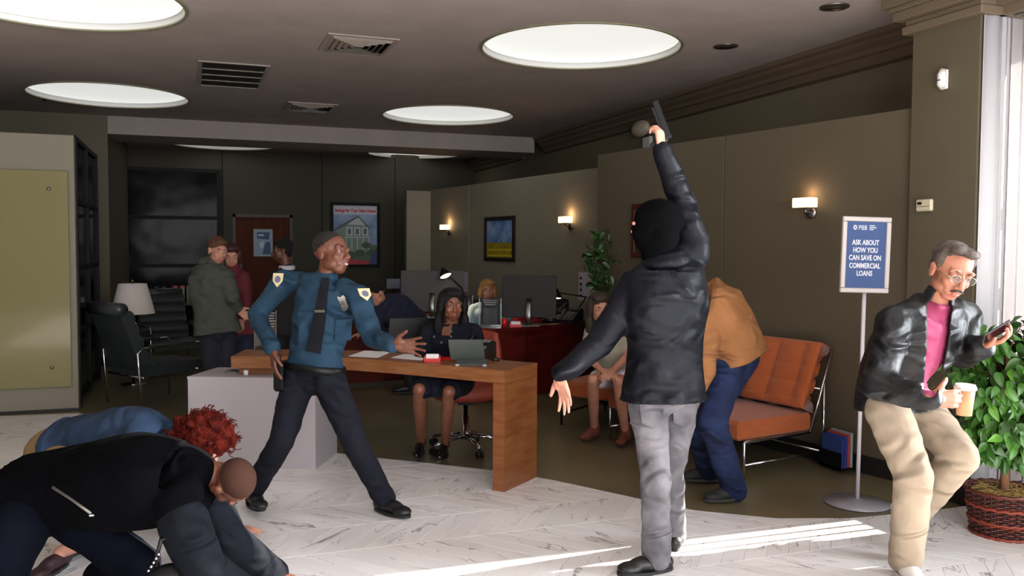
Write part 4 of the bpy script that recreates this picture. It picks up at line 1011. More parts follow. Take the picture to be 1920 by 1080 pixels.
def monitor(c, fwd, w_, h_, label, tilt=.1, m=m_screen, zs=.42):
    """fwd: direction the BACK of the monitor faces (towards the camera)"""
    c = np.array(c, float); fwd = np.array(fwd, float); fwd[2] = 0; fwd /= np.linalg.norm(fwd); X = np.cross([0, 0, 1.], fwd); Z = np.array([0, 0, 1.])
    t = empty('desktop_monitor', c, label, 'monitor', 'desktop monitors seen from behind')
    up = Z*math.cos(tilt)+fwd*math.sin(tilt)*-1; nn_ = np.cross(X, up); cc = c+Z*zs
    mb = MB(); mb.obox(cc, (w_/2, h_/2, .006), (X, up, nn_), .004); part(mb, 'screen_back', m, t)
    mb = MB(); mb.tube([cc-Z*.02+fwd*.028, cc-Z*.10+fwd*.075, c+fwd*.10+Z*.12, c+fwd*.095+Z*.008], [.007, .0065, .0065, .007], 12, flat=4., up=X); part(mb, 'stand', m_steel, t, True)
    mb = MB(); mb.obox(c+Z*.005+fwd*.02, (.12, .10, .005), (X, fwd, Z), .003); part(mb, 'foot', m_steel, t)
    return t
dm = dep(1003, 612, z1)
q = dk(1000, 612); q = q+np.array([.0, .12, 0]); monitor(q, -CF+CR*-.12, 99/FPX*9.3, 76/FPX*9.3, 'large dark monitor seen from behind on the blonde woman\'s desk', .12, mat('dark_monitor_shell', (36, 30, 30), .5, spec=.3), .30)
q = fl(818, 597, z1); q = np.array([q[0], q[1]+.18, z1]); monitor(q, -CF+CR*.1, 118/FPX*9.9, 78/FPX*9.9, 'large grey monitor seen from behind, left of the receptionist', .10, mat('grey_monitor_shell', (64, 60, 56), .5, spec=.3), .30)
def desk_lamp(base, elbow, head, aim, label, s=1.):
    t = empty('desk_lamp', base, label, 'desk lamp', 'black desk lamps with lit bulbs')
    base, elbow, head, aim = (np.array(v, float) for v in (base, elbow, head, aim)); aim /= np.linalg.norm(aim)
    mb = MB(); mb.lathe(base, [(.08, 0), (.08, .015), (.02, .025), (.001, .026)], 24); part(mb, 'base', m_black, t, True)
    mb = MB(); mb.tube([base+[0, 0, .02], elbow], .008, 8); part(mb, 'lower_arm', m_black, t, True)
    mb = MB(); mb.tube([elbow, head-aim*.03], .007, 8); part(mb, 'upper_arm', m_black, t, True)
    mb = MB(); mb.lathe(head-aim*.04, [(.02, -.03), (.03, 0), (.075, .075), (.072, .075), (.027, .004), (.001, .002)], 24, ax=aim); part(mb, 'shade', m_black, t, True)
    mb = MB(); mb.lathe(head+aim*.028, [(.001, 0), (.066, 0), (.04, .012), (.001, .018)], 20, ax=aim); part(mb, 'bulb', mat('lamp_bulb', (255, 224, 178), .5, emit=4.), t, True)
    l = bpy.data.lights.new('desk_lamp_bulb', 'SPOT'); l.energy = 14; l.color = (1, .74, .46); l.spot_size = 1.5; l.spot_blend = .6; l.shadow_soft_size = .05
    lo = bpy.data.objects.new('desk_lamp_bulb', l); C.objects.link(lo); lo.location = tuple(head+aim*.055-wloc(t)); lo.parent = t; lo.rotation_euler = Vector(aim).to_track_quat('-Z', 'Y').to_euler()
    return t
q = dk(1088, 603)+np.array([0, .25, 0]); dq = float((q-CO) @ CF)
desk_lamp(q, at(1100, 557, dq), at(1043, 553, dq), (-.1, -.1, -.98), 'black desk lamp with a bright bulb right of the large dark monitor')
q = fl(868, 596, z1); q = np.array([q[0]+.1, q[1]+.02, z1]); dq = float((q-CO) @ CF)
desk_lamp(q, at(866, 540, dq), at(834, 513, dq-.1), (.25, -.45, -.85), 'black desk lamp with a bright bulb above the receptionist\'s hair')
telephone(dk(1075, 606)+np.array([0, .12, 0]), (.6, -.8, 0), 'black desk telephone at the right end of the mahogany desk', 1.25)
# acrylic sign, cup, folders, calendar, tray
t, X, Y, Z, c = sign_holder('counter_sign', 'black notice in a clear stand in front of the blonde woman', 'sign', dk(922, 613)+np.array([0, .05, 0]), CR*np.array([1, 1, 0]), .22, .29, True, m_black_p)
for k in range(3): mb = MB(); mb.obox(c+Z*(.268-.022*k)-Y*.001, (.078-.012*k, .001, .006), (X, Y, Z)); part(mb, 'text_line', mat('pale_print', (150, 150, 150), .6), t)
mb = MB(); mb.obox(c+Z*.11-Y*.001, (.07, .001, .08), (X, Y, Z)); part(mb, 'grey_photo', mat('grey_photo', (66, 66, 68), .5), t)
t, X, Y, Z, c = sign_holder('counter_sign', 'small black notice on a stand left of the blonde woman', 'sign', at(872, 588, 9.9)*np.array([1, 1, 0])+np.array([0, 0, z1]), CR*np.array([1, 1, 0]), .17, .26, True, m_black_p)
for k in range(3): mb = MB(); mb.obox(c+Z*(.20-.02*k)-Y*.001, (.04, .001, .004), (X, Y, Z)); part(mb, 'text_line', mat('dim_print', (90, 90, 90), .6), t)
q = dk(946, 613); t = empty('pen_cup', q, 'red cup beside the black notice on the mahogany desk', 'cup'); mb = MB(); mb.lathe(q, [(.001, 0), (.026, 0), (.028, .085), (.024, .085), (.022, .005), (.001, .005)], 20); part(mb, 'cup', m_red, t, True)
card_holder(dk(967, 613), CR*np.array([1, 1, 0]), 'red card holder beside the red cup on the mahogany desk', 1.1)
for k, (x, y, h_, lb) in enumerate([(985, 603, .05, 'red folder stack behind the card holder on the mahogany desk'), (1020, 600, .10, 'red folder stack under the dark monitor'), (790, 588, .06, 'red folder stack under the grey monitor')]):
    q = on_top(x, y, z1)+np.array([0, .05, 0]); t = empty('folder_stack', q, lb, 'folders', 'red folder stacks')
    for j in range(3):
        mb = MB(); mb.obox(q+[.006*j, .004*j, .008+h_/3*j], (.11, .10, .007), bev=.002); part(mb, 'folder', mat('red_folder', (190, 24, 30), .5), t)
q = dk(952, 602)+np.array([0, .1, 0]); t = empty('leaflet_stack', q, 'pale blue leaflets beside the red folders', 'leaflets'); mb = MB(); mb.obox(q+[0, 0, .02], (.10, .07, .02)); part(mb, 'stack', mat('blue_leaflet', (130, 160, 180), .6), t)
q = dk(1032, 604)+np.array([0, .02, 0]); t = empty('desk_tray', q, 'black round tray with warm light on it by the desk lamp', 'tray'); mb = MB(); mb.lathe(q, [(.001, 0), (.09, 0), (.095, .05), (.085, .05), (.08, .01), (.001, .01)], 28); part(mb, 'tray', m_black_p, t, True)
mb = MB(); mb.lathe(q+[0, 0, .011], [(.001, 0), (.078, 0), (.078, .034), (.001, .034)], 28); part(mb, 'note_pad', m_paper, t)
q = dk(1052, 600)+np.array([.0, .4, 0]); t = empty('printer', q, 'black printer behind the desk lamp on the mahogany desk', 'printer'); mb = MB(); mb.obox(q+[0, 0, .11], (.21, .16, .11), bev=.02); part(mb, 'case', m_black_p, t); mb = MB(); mb.obox(q+[0, -.165, .10], (.15, .01, .02)); part(mb, 'paper_slot', m_steel, t)
q = on_top(762, 596, z1); t = empty('white_box', q, 'small white box under the grey monitor', 'box'); mb = MB(); mb.obox(q+[0, 0, .02], (.07, .05, .02), bev=.003); part(mb, 'box', m_paper, t)
for k, (x, y, w_, h_, lb) in enumerate([(1097, 537, .17, .34, 'narrow white wall calendar beside the hanging plant'), (868, 528, .18, .30, 'narrow white wall calendar above the small black notice')]):
    c = on_panel(2, x, y, .004); n_ = pnorm(2); d_ = pdir(2); Z = np.array([0, 0, 1.]); t = empty('wall_calendar', c, lb, 'calendar')
    mb = MB(); mb.obox(c, (w_/2*1.6, .003, h_/2), (d_, n_, Z)); part(mb, 'page', mat('calendar_page', (196, 190, 204), .7), t)
    for j in range(4): mb = MB(); mb.obox(c+n_*.004+Z*(h_*.28-.07*j)+d_*w_*.5, (.022, .001, .014), (d_, n_, Z)); part(mb, 'date_mark', m_black_p, t)
# small bright picture and leaflets near the crouching man
q = at(738, 532, 12.2); t = empty('noticeboard_print', q, 'small grey and blue print behind the bending man', 'print'); mb = MB(); mb.obox(q, (.10, .01, .07), bev=.003); part(mb, 'print', mat('grey_blue_print', (120, 128, 140), .6), t); mb = MB(); mb.obox(q+[.14, .0, -.02], (.05, .01, .1)); part(mb, 'blue_print', mat('blue_print', (40, 60, 110), .6), t)
mb = MB(); mb.tube([q+[0, .01, -.05], [q[0], q[1]+.01, 0]], .012, 8); mb.lathe((q[0], q[1], 0), [(.12, 0), (.12, .01), (.01, .02), (.001, .02)], 20); part(mb, 'stand', m_black, t)
# laptop on the reception desk's back wing
def laptop():
    c = on_top(770, 655, ZT)+np.array([.0, .0, 0]); X = CR*np.array([1, 1, 0]); X /= np.linalg.norm(X); X = X+np.array([.12, .15, 0]); X /= np.linalg.norm(X); Z = np.array([0, 0, 1.]); Y = np.cross(Z, X)
    t = empty('laptop', c, 'open black laptop standing by the receptionist\'s arm', 'laptop')
    mb = MB(); mb.obox(c+Y*.11+Z*.010, (.165, .11, .008), (X, Y, Z), .004); part(mb, 'keyboard_base', m_black_p, t)
    up = Z*.97+X*.10-Y*.18; up /= np.linalg.norm(up); n_ = np.cross(X, up); mb = MB(); mb.obox(c+Z*.13-Y*.005, (.17, .115, .005), (X, up, n_), .004); part(mb, 'lid', m_black_p, t)
    return t
laptop()
# ------------------------------------------------------------------ potted ficus in a wicker basket
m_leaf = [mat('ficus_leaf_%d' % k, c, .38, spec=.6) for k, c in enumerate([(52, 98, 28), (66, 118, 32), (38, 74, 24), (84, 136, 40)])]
m_bark = mat('ficus_bark', (128, 88, 58), .8, bump=.4, scale=60)
m_wick = [mat('wicker_%d' % k, c, .5) for k, c in enumerate([(86, 30, 20), (52, 24, 18), (124, 46, 28)])]
pc_ = fl(1880, 1000)
pot = empty('potted_ficus', pc_, 'leafy ficus tree in a round woven red-brown basket by the window', 'plant')
R0, R1, HB = .155, .185, .245
rad = lambda z: R0+(R1-R0)*(z/HB)
for k in range(34):
    a = 2*PI*k/34; mb = MB(); mb.tube([pc_+[rad(0)*math.cos(a), rad(0)*math.sin(a), .004], pc_+[rad(HB)*math.cos(a), rad(HB)*math.sin(a), HB]], .005, 6); part(mb, 'stake', m_wick[1], pot)
n = 136
for j in range(19):
    z = .012+j*.0122; pts = []
    for i in range(n):
        a = 2*PI*i/n; r = rad(z)+.0065*math.cos(a*17+(PI if j % 2 else 0)); pts.append(pc_+[r*math.cos(a), r*math.sin(a), z])
    mb = MB(); mb.tube(pts, .0062, 5, close=True); part(mb, 'weaver', m_wick[2] if j in (5, 6, 12, 13) else m_wick[j % 2], pot, True)
for z, r in ((HB, .010), (.008, .008), (.085, .008), (.165, .008)):
    mb = MB(); pts = [pc_+[(rad(z)+.008)*math.cos(a), (rad(z)+.008)*math.sin(a), z+.003*math.sin(a*20)] for a in np.linspace(0, 2*PI, 100, endpoint=False)]; mb.tube(pts, r, 6, close=True); part(mb, 'rim_band', m_wick[2 if z < .2 else 0], pot, True)
mb = MB(); mb.lathe(pc_+[0, 0, 0], [(.001, .005), (R0-.012, .005), (R1-.014, HB-.03), (.001, HB-.03)], 40); part(mb, 'liner', mat('dark_liner', (30, 22, 18), .8), pot)
mb = MB(); mb.ell(pc_+[0, 0, HB-.03], (R1-.012, R1-.012, .035), None, 40, 10)
o = rmesh(mb, .009, 'moss', mat('dry_moss', (150, 120, 66), .95, bump=.9, scale=140, col2=(96, 92, 40), cs=40), pot, 1, wrinkle(.009, 160, 5))
rs = np.random.default_rng(11)
strands = MB()
for k in range(260):
    r = (R1-.015)*math.sqrt(rs.random()); a = rs.random()*6.28; c = pc_+[r*math.cos(a), r*math.sin(a), HB+.0]; dd = rs.normal(size=3)*.018; dd[2] = abs(dd[2])*.4
    strands.tube([c, c+dd, c+dd*1.6-[0, 0, .008]], .0012, 3)
o = part(strands, 'moss_strands', mat('straw_strands', (176, 146, 84), .9), pot); o['kind'] = 'stuff'
# trunk and branches
tz = 1.25
tr = [pc_+[0, 0, .2], pc_+[.004, .0, .35], pc_+[-.012, .01, .55], pc_+[.015, .0, .8], pc_+[0, .02, 1.0]]
mb = MB(); mb.tube(tr, [.026, .022, .020, .017, .012], 10); part(mb, 'trunk', m_bark, pot, True)
leafm = []
def leaf_mesh(m, L_, W_, fold, droop):
    V = []; F = []; n = 7
    for i in range(n+1):
        u = i/n; w_ = W_*(math.sin(PI*u**.8)**.9)*(1-.25*u); x = L_*u; z = -droop*u*u*L_
        V += [(x, -w_, z+fold*w_), (x, -w_*.5, z+fold*w_*.35), (x, 0, z), (x, w_*.5, z+fold*w_*.35), (x, w_, z+fold*w_)]
    for i in range(n):
        for j in range(4): a = i*5+j; F.append((a, a+5, a+6, a+1))
    me = bpy.data.meshes.new('leaf'); me.from_pydata(V, [], F); me.materials.append(m); me.polygons.foreach_set('use_smooth', [True]*len(F)); me.update(); return me
for m in m_leaf:
    for s_ in (1, .78): leafm.append(leaf_mesh(m, .095*s_, .026*s_, .25, .35))
cen_f = pc_+[.0, .0, .80]
br = []
for k in range(64):
    a = k*2.399963; h_ = .44+.64*rs.random(); hz = min(max(h_-.10, .36), .98)
    T_ = np.array(tr); st = np.array([np.interp(pc_[2]+hz, T_[:, 2], T_[:, 0]), np.interp(pc_[2]+hz, T_[:, 2], T_[:, 1]), pc_[2]+hz])
    R_ = .32*math.sqrt(max(.1, 1-((h_-.74)/.42)**2))*(.75+.4*rs.random()); e = pc_+[R_*math.cos(a), R_*math.sin(a), h_+.12*rs.random()]
    md_ = (st+e)/2+[0, 0, .06]; mb = MB(); mb.tube([st, md_, e, e+(e-md_)*.35-[0, 0, .05]], [.0045, .003, .0022, .0012], 5); part(mb, 'branch', m_bark, pot, True); br.append((st, md_, e))
def leaf_list(n, seed):
    rs = np.random.default_rng(seed); L = []
    for k in range(n):
        st, md_, e = br[k % len(br)]; t = .35+.75*rs.random(); p = (1-t)**2*st+2*t*(1-t)*md_+t*t*e+rs.normal(size=3)*.035
        out = p-cen_f; out[2] *= .3; out /= np.linalg.norm(out)+1e-6; d_ = out*.6+rs.normal(size=3)*.45+[0, 0, -.65]; d_ /= np.linalg.norm(d_)
        up = out*.8+rs.normal(size=3)*.35+[0, 0, .6]; up -= d_*(up @ d_); up /= np.linalg.norm(up); y = np.cross(up, d_)
        L.append((p, d_, y, up, rs.integers(len(leafm))))
    return L
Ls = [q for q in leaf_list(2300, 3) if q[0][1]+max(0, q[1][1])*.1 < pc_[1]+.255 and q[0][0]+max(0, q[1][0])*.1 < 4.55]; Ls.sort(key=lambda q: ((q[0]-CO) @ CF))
for k, (p, X, Y, Z, i) in enumerate(Ls[:290]):
    o = bpy.data.objects.new('leaf', leafm[i]); C.objects.link(o); o.parent = pot; q = p-pc_
    o.matrix_local = Matrix(((X[0], Y[0], Z[0], q[0]), (X[1], Y[1], Z[1], q[1]), (X[2], Y[2], Z[2], q[2]), (0, 0, 0, 1)))
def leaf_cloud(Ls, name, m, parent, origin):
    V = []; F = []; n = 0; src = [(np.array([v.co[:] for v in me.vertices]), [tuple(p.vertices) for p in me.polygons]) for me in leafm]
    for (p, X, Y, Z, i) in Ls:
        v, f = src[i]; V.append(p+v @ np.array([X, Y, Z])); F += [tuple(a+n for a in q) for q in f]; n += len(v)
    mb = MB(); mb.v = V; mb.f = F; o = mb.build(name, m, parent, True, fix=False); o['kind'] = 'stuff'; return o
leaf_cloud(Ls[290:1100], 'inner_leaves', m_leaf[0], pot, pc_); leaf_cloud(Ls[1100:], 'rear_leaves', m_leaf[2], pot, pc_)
# tall plant beyond the end of the near panel wall
q = at(1150, 620, 8.7); q = np.array([q[0], q[1], 0]); q[0] = min(q[0], 4.05)
bp2 = empty('tall_houseplant', q, 'tall dark green houseplant peeking past the panel edge above the seated woman', 'plant')
mb = MB(); mb.lathe(q, [(.001, 0), (.13, 0), (.17, .32), (.15, .32), (.14, .28), (.001, .28)], 28); part(mb, 'pot', m_black_p, bp2, True)
mb = MB(); mb.tube([q+[0, 0, .25], q+[.01, 0, .8], q+[-.02, 0, 1.5]], [.02, .016, .008], 8); part(mb, 'stem', m_bark, bp2, True)
rs = np.random.default_rng(5); L = []
for k in range(800):
    h_ = 1.02+.72*rs.random(); r = .28*math.sqrt(rs.random())*(.55+.6*(1-abs(h_-1.4)/.4)); a = rs.random()*6.28; p = q+[r*math.cos(a), r*math.sin(a), h_]
    d_ = rs.normal(size=3)+[0, 0, -.7]; d_ /= np.linalg.norm(d_); up = rs.normal(size=3)+[0, 0, .6]; up -= d_*(up @ d_); up /= np.linalg.norm(up); L.append((p, d_, np.cross(up, d_), up, rs.integers(8)))
leaf_cloud(L, 'foliage', m_leaf[2], bp2, q)
# ------------------------------------------------------------------ people
m_sk = {'dark': mat('deep_brown_skin', (104, 60, 42), .5, spec=.5, col2=(92, 52, 36), cs=14), 'brown': mat('brown_skin', (124, 76, 54), .5, col2=(112, 66, 46), cs=14),
        'light': mat('light_skin', (192, 138, 116), .55, col2=(182, 124, 104), cs=16, spec=.35), 'tan': mat('tan_skin', (162, 108, 86), .55, col2=(150, 96, 76), cs=16, spec=.35)}
m_lip = {'dark': mat('dark_lips', (96, 50, 40), .45), 'brown': mat('brown_lips', (112, 56, 48), .45), 'light': mat('rosy_lips', (176, 104, 92), .45), 'tan': mat('tan_lips', (160, 88, 76), .45)}
m_eye = mat('eye_white', (168, 156, 150), .35); m_iris = mat('dark_iris', (30, 20, 15), .35)
def U(v): v = np.array(v, float); return v/(np.linalg.norm(v)+1e-12)
def head_frame(F, up):
    F = U(F); up = np.array(up, float); up = U(up-F*(up @ F)); R_ = np.cross(F, up); return R_, F, up     # right, forward, up
def head_prims(mb, c, fr, s=1., fem=False):
    R_, F, Up = fr; A = (R_, F, Up); P = lambda x, y, z: c+s*(x*R_+y*F+z*Up)
    e = lambda x, y, z, r, n=16, m=12: mb.ell(P(x, y, z), tuple(s*q for q in r), A, n, m)
    e(0, -.014, .034, (.074, .092, .078), 24, 16); e(0, .026, -.022, (.059, .062, .075), 20, 14)
    e(0, .046, -.086 if not fem else -.082, (.030 if fem else .036, .032, .026))
    for k in (-1, 1):
        e(.034*k, .016, -.062, (.024 if fem else .029, .046, .028)); e(.036*k, .054, -.028, (.024, .026, .022))
        e(.079*k, -.006, -.010, (.009, .020, .032)); e(.081*k, -.012, .008, (.010, .016, .016)); e(.033*k, .072, .024, (.026, .014, .010))
        e(.012*k, .094, -.037, (.010, .011, .008)); e(.024*k, .060, -.058, (.02, .022, .02))
        mb.ell(P(.032*k, .066, .005), (s*.017, s*.0150, s*.0150), A, 14, 10); mb.ell(P(.032*k, .0700, .0115), (s*.0175, s*.0150, s*.0060), A, 14, 10); mb.ell(P(.032*k, .0695, -.0065), (s*.0165, s*.0135, s*.0050), A, 14, 10)
    mb.cap(P(0, .080, .016), P(0, .106, -.030), s*.0085, s*.0125, 12)
    e(0, .078, -.050, (.026, .020, .014)); e(0, .0915, -.0600, (.021, .0085, .0058)); e(0, .0900, -.0715, (.018, .0090, .0065)); e(0, .060, -.070, (.030, .030, .024))
def head_disp(c, fr, s=1.):
    R_, F, Up = fr
    def f(co, no):
        q = (co-c) @ np.array([R_, F, Up]).T/s
        d = np.zeros(len(co))
        for k in (-1, 1):
            d -= .0065*np.exp(-(((q[:, 0]-.020*k)/.009)**2+((q[:, 2]-.010)/.012)**2))*(q[:, 1] > .04)
            d -= .0045*np.exp(-(((q[:, 0]-.034*k)/.020)**2+((q[:, 2]-.0160)/.0035)**2))*(q[:, 1] > .04)
        d -= .0045*np.exp(-((q[:, 0]/.024)**2+((q[:, 2]+.0655)/.0022)**2))*(q[:, 1] > .06)
        return co+s*d[:, None]*F
    return f
def hand_prims(mb, W, d, n, t, L=.185, curl=(.35, .35, .35, .4), spread=.12, thumb=(.9, .35), r=1.):
    """W wrist, d towards the fingers, n palm normal (fingers bend that way), t thumb side"""
    d = U(d); n = U(n-d*(n @ d)); t = U(np.array(t)-d*(np.array(t) @ d)-n*(np.array(t) @ n)); k = L/.185; W = np.array(W, float)
    fl_ = (.074, .082, .076, .060); xs = (.030, .010, -.011, -.031)
    mb.ell(W+d*.050*k, (.040*k, .054*k, .0145*k*r), (t, d, n), 16, 12); mb.cap(W-d*.02, W+d*.03*k, .026*k, .024*k)
    mb.ell(W+d*.035*k+t*.026*k+n*.008*k, (.019*k, .034*k, .016*k), (t, d, n))
    for i in range(4):
        b = W+d*(.094 if i in (1, 2) else .088)*k+t*xs[i]*k
        mb.cap(W+d*.025*k+t*xs[i]*.6*k, b, .013*k, .0115*k)
        a0 = curl[i]; dd = U(d+t*spread*(1.5-i)*.8); rr = .0098*k*(1 if i < 3 else .88); p = b
        for j, f_ in enumerate((.46, .30, .24)):
            a0_ = a0*(j+1)*.9 if j else a0*.7
            v = dd*math.cos(a0_)+n*math.sin(a0_); q = p+v*fl_[i]*k*f_; mb.cap(p, q, rr*(1-.08*j), rr*(1-.08*(j+1)), 10); p = q
    b = W+d*.022*k+t*.026*k; v = U(d*.62+t*thumb[0]+n*.15); q = b+v*.036*k; mb.cap(b, q, .0155*k, .0125*k); v2 = U(d*.8+t*thumb[0]*.6+n*thumb[1]); q2 = q+v2*.030*k; mb.cap(q, q2, .0122*k, .011*k, 10); q3 = q2+U(v2+n*thumb[1]*.6)*.024*k; mb.cap(q2, q3, .011*k, .009*k, 10)
def torso_rings(J, wr, dr, off=0., hem=None, n=28, grow=None, fwd=None, fro=0.):
    """lofted trunk along pelvis > waist > chest > neck base"""
    hl, hr, sl, sr = (np.array(J[k]) for k in ('hipL', 'hipR', 'shL', 'shR')); pel = np.array(J['pelvis']); ch = np.array(J['chest']); nk = np.array(J['neckb'])
    lh = U(hr-hl); ls = U(sr-sl); sp = [pel, pel*.55+ch*.45, ch, (sl+sr)/2*.75+nk*.25, nk]
    if 'waist' in J: sp[1] = np.array(J['waist'])
    if hem is not None: sp = [pel+(pel-sp[1])*hem]+sp
    W_ = list(wr); D_ = list(dr)
    if hem is not None: W_ = [wr[0]*(grow or 1.04)]+W_; D_ = [dr[0]*(grow or 1.04)]+D_
    m = len(sp); rings = []
    TT = np.linspace(0, m-1, (m-1)*4+1)
    for t in TT:
        i = min(int(t), m-2); u = t-i; P = lambda k: sp[min(max(k, 0), m-1)]
        cr = lambda a, b, c_, d_: .5*((2*b)+(-a+c_)*u+(2*a-5*b+4*c_-d_)*u*u+(-a+3*b-3*c_+d_)*u**3)
        c_ = cr(P(i-1), P(i), P(i+1), P(i+2)); ww = cr(*[np.float64(W_[min(max(k, 0), m-1)]) for k in (i-1, i, i+1, i+2)])+off; dw = cr(*[np.float64(D_[min(max(k, 0), m-1)]) for k in (i-1, i, i+1, i+2)])+off
        ax = U(P(i+1)-P(i)) if u < .999 else U(P(i+1)-P(i)); f = t/(m-1); lat = U(lh*(1-f)+ls*f); lat = U(lat-ax*(lat @ ax)); fd = np.cross(ax, lat)
        th = np.linspace(0, 2*PI, n, endpoint=False); cs, sn = np.cos(th), np.sin(th); e = .85
        rings.append(c_+np.outer(np.sign(cs)*np.abs(cs)**e*ww, lat)+np.outer(np.sign(sn)*np.abs(sn)**e*dw, fd))
    return rings
BW_M = ([.165, .145, .175, .150, .060], [.115, .105, .120, .085, .060])
BW_F = ([.168, .125, .150, .125, .052], [.115, .095, .115, .075, .052])
def limb(mb, pts, r, n=14):
    for i in range(len(pts)-1): mb.cap(pts[i], pts[i+1], r[i], r[i+1], n)
def body(root, J, skin, fem=False, vox=.0065, bulk=1., hands=None, legs=True, hs=1., bare=1.):
    """the whole figure: trunk, limbs, hands, neck and head as one continuous surface"""
    mb = MB(); W_, D_ = BW_F if fem else BW_M; k = .93
    mb.loft(torso_rings(J, [w_*k*bulk for w_ in W_], [w_*k*bulk for w_ in D_], -.012))
    g = .9 if fem else 1.
    for s in 'LR':
        limb(mb, [J['sh'+s], J['el'+s], J['wr'+s]], [.048*g, .036*g, .025*g]); mb.cap(np.array(J['el'+s])*.72+np.array(J['wr'+s])*.28, J['wr'+s], .039*g, .024*g)
        if legs:
            kn = np.array(J['kn'+s]); an = np.array(J['an'+s]); hp = np.array(J['hip'+s])
            limb(mb, [hp, kn], [.078*g, .050*g]); mb.cap(kn, kn*.7+an*.3, .050*g, .052*g*bare); mb.cap(kn*.7+an*.3, an, .052*g*bare, .033*g)
            tv = np.array(J['to'+s])-an; mb.cap(an, an+tv*.2+np.array([0, 0, -.01]), .030*g, .030*g); mb.cap(an+tv*.1+[0, 0, -.01], an+tv*.55, .026*g, .018*g)
    for s in 'LR':
        h = (hands or {}).get(s)
        if h: hand_prims(mb, np.array(J['wr'+s]), *h[0], **h[1])
    fr = head_frame(J['face'], J['up']); hc = np.array(J['head'])
    mb.cap(np.array(J['neckb'])-U(J['up'])*.02, hc-fr[2]*.045*hs-fr[1]*.018, .055*g, .054*g, 18)
    head_prims(mb, hc, fr, hs, fem)
    o = rmesh(mb, vox, 'body', [m_sk[skin], m_lip[skin]], root, 3, head_disp(hc, fr, hs))
    me = o.data; n = len(me.polygons); ce = np.empty(n*3); me.polygons.foreach_get('center', ce); q = (ce.reshape(-1, 3)+wloc(o)-hc) @ np.array(fr).T/hs
    lp_ = (np.abs(q[:, 0]) < .021) & (q[:, 1] > .078) & (q[:, 2] < -.0545) & (q[:, 2] > -.0775) & (((q[:, 0]/.022)**2+((q[:, 2]+.066)/.0115)**2) < 1)
    me.polygons.foreach_set('material_index', lp_.astype(np.int32)); me.update()
    return o, fr, hc
def face_bits(root, fr, hc, hs=1., brow=(30, 20, 16), vis=True, thick=.0035, iris=(36, 24, 18)):
    R_, F, Up = fr; P = lambda x, y, z: hc+hs*(x*R_+y*F+z*Up)
    for k in (-1, 1):
        mb = MB(); mb.ell(P(.032*k, .0722, .0028), hs*.0108, fr, 16, 12); e = part(mb, 'eye', m_eye, root, True)
        mb = MB(); mb.ell(P(.032*k, .0802, .0028), (hs*.0066, hs*.0036, hs*.0060), fr, 12, 8); part(mb, 'iris', m_iris, e, True)
        mb = MB(); mb.tube([P(.016*k, .0875, .023), P(.032*k, .0865, .029), P(.050*k, .074, .024)], [hs*thick*.8, hs*thick, hs*thick*.5], 8); part(mb, 'eyebrow', mat('brow_%d_%d_%d' % brow, brow, .8), root, True)
def foot(root, J, s, m, name='shoe', sole=None, w_=.046, L=.275, h_=.045, up=0., heel=0.):
    an = np.array(J['an'+s]); to = np.array(J['to'+s]); tv = to-an; sl_ = np.array(J.get('sole'+s, (0, 0, 1.))); sl_ = U(sl_); f = U(tv-sl_*(tv @ sl_)); sd_ = np.cross(f, sl_)
    base = np.array(J.get('heel'+s, an-sl_*.075))        # point on the sole under the ankle
    mb = MB(); A = (sd_, f, sl_)
    mb.ell(base-f*.035+sl_*(.042+heel), (w_*.82, .055, .042), A); mb.ell(base+f*.05+sl_*(.042+heel*.5), (w_*.92, .10, .040), A); mb.ell(base+f*.135+sl_*.030, (w_, .070, .029), A)
    if up: mb.cap(base+sl_*.04, base+sl_*(.06+up), .044, .046)
    o = rmesh(mb, .0075, name, m, root, 2)
    # flatten underneath
    me = o.data; off = wloc(o)
    for v in me.vertices:
        q = (np.array(v.co)+off-base) @ sl_
        if q < .010: v.co = Vector(np.array(v.co)+sl_*(.010-q))
    if sole is not None:
        P = []
        for a in np.linspace(0, 2*PI, 28, endpoint=False):
            y = math.sin(a); x = math.cos(a); P.append((x*w_*(1.03-.12*(y < 0)), .055+y*(L/2)*(1 if y > 0 else .95)))
        mb = MB(); mb.oprism(P, base+sl_*.001, sd_, f, sl_, .016); part(mb, 'sole', sole, o)
        if heel: mb = MB(); mb.cap(base-f*.045+sl_*.01, base-f*.045+sl_*(.03+heel), .010, .018); part(mb, 'heel', m, o)
    return o
def trousers(root, J, m, name='trousers', toff=.010, rings=3, rt=.094, rk=.068, ra=.062, vox=.009, amp=.006, seed=1, bulk=1., wk=(.98, 1.), cuff=.05, top=.25):
    mb = MB(); R = torso_rings(J, [w_*bulk for w_ in BW_M[0]], [w_*bulk for w_ in BW_M[1]], toff)
    mb.loft(R[:rings]); 
    for s in 'LR':
        hp, kn, an = (np.array(J[k+s]) for k in ('hip', 'kn', 'an')); e = an+U(an-kn)*(cuff-.05)
        limb(mb, [hp, kn, e], [rt, rk, ra], 18); mb.cap(hp, hp*.5+kn*.5, rt, (rt+rk)/2+.003, 18)
    mb.ell(np.array(J['pelvis'])-U(np.array(J['chest'])-np.array(J['pelvis']))*.03, (.13, .11, .10), head_frame(np.cross([0, 0, 1], U(np.array(J['hipR'])-np.array(J['hipL']))), (0, 0, 1)))
    return rmesh(mb, vox, name, m, root, 2, wrinkle(amp, 34, seed, (1, 1, 1.6)))
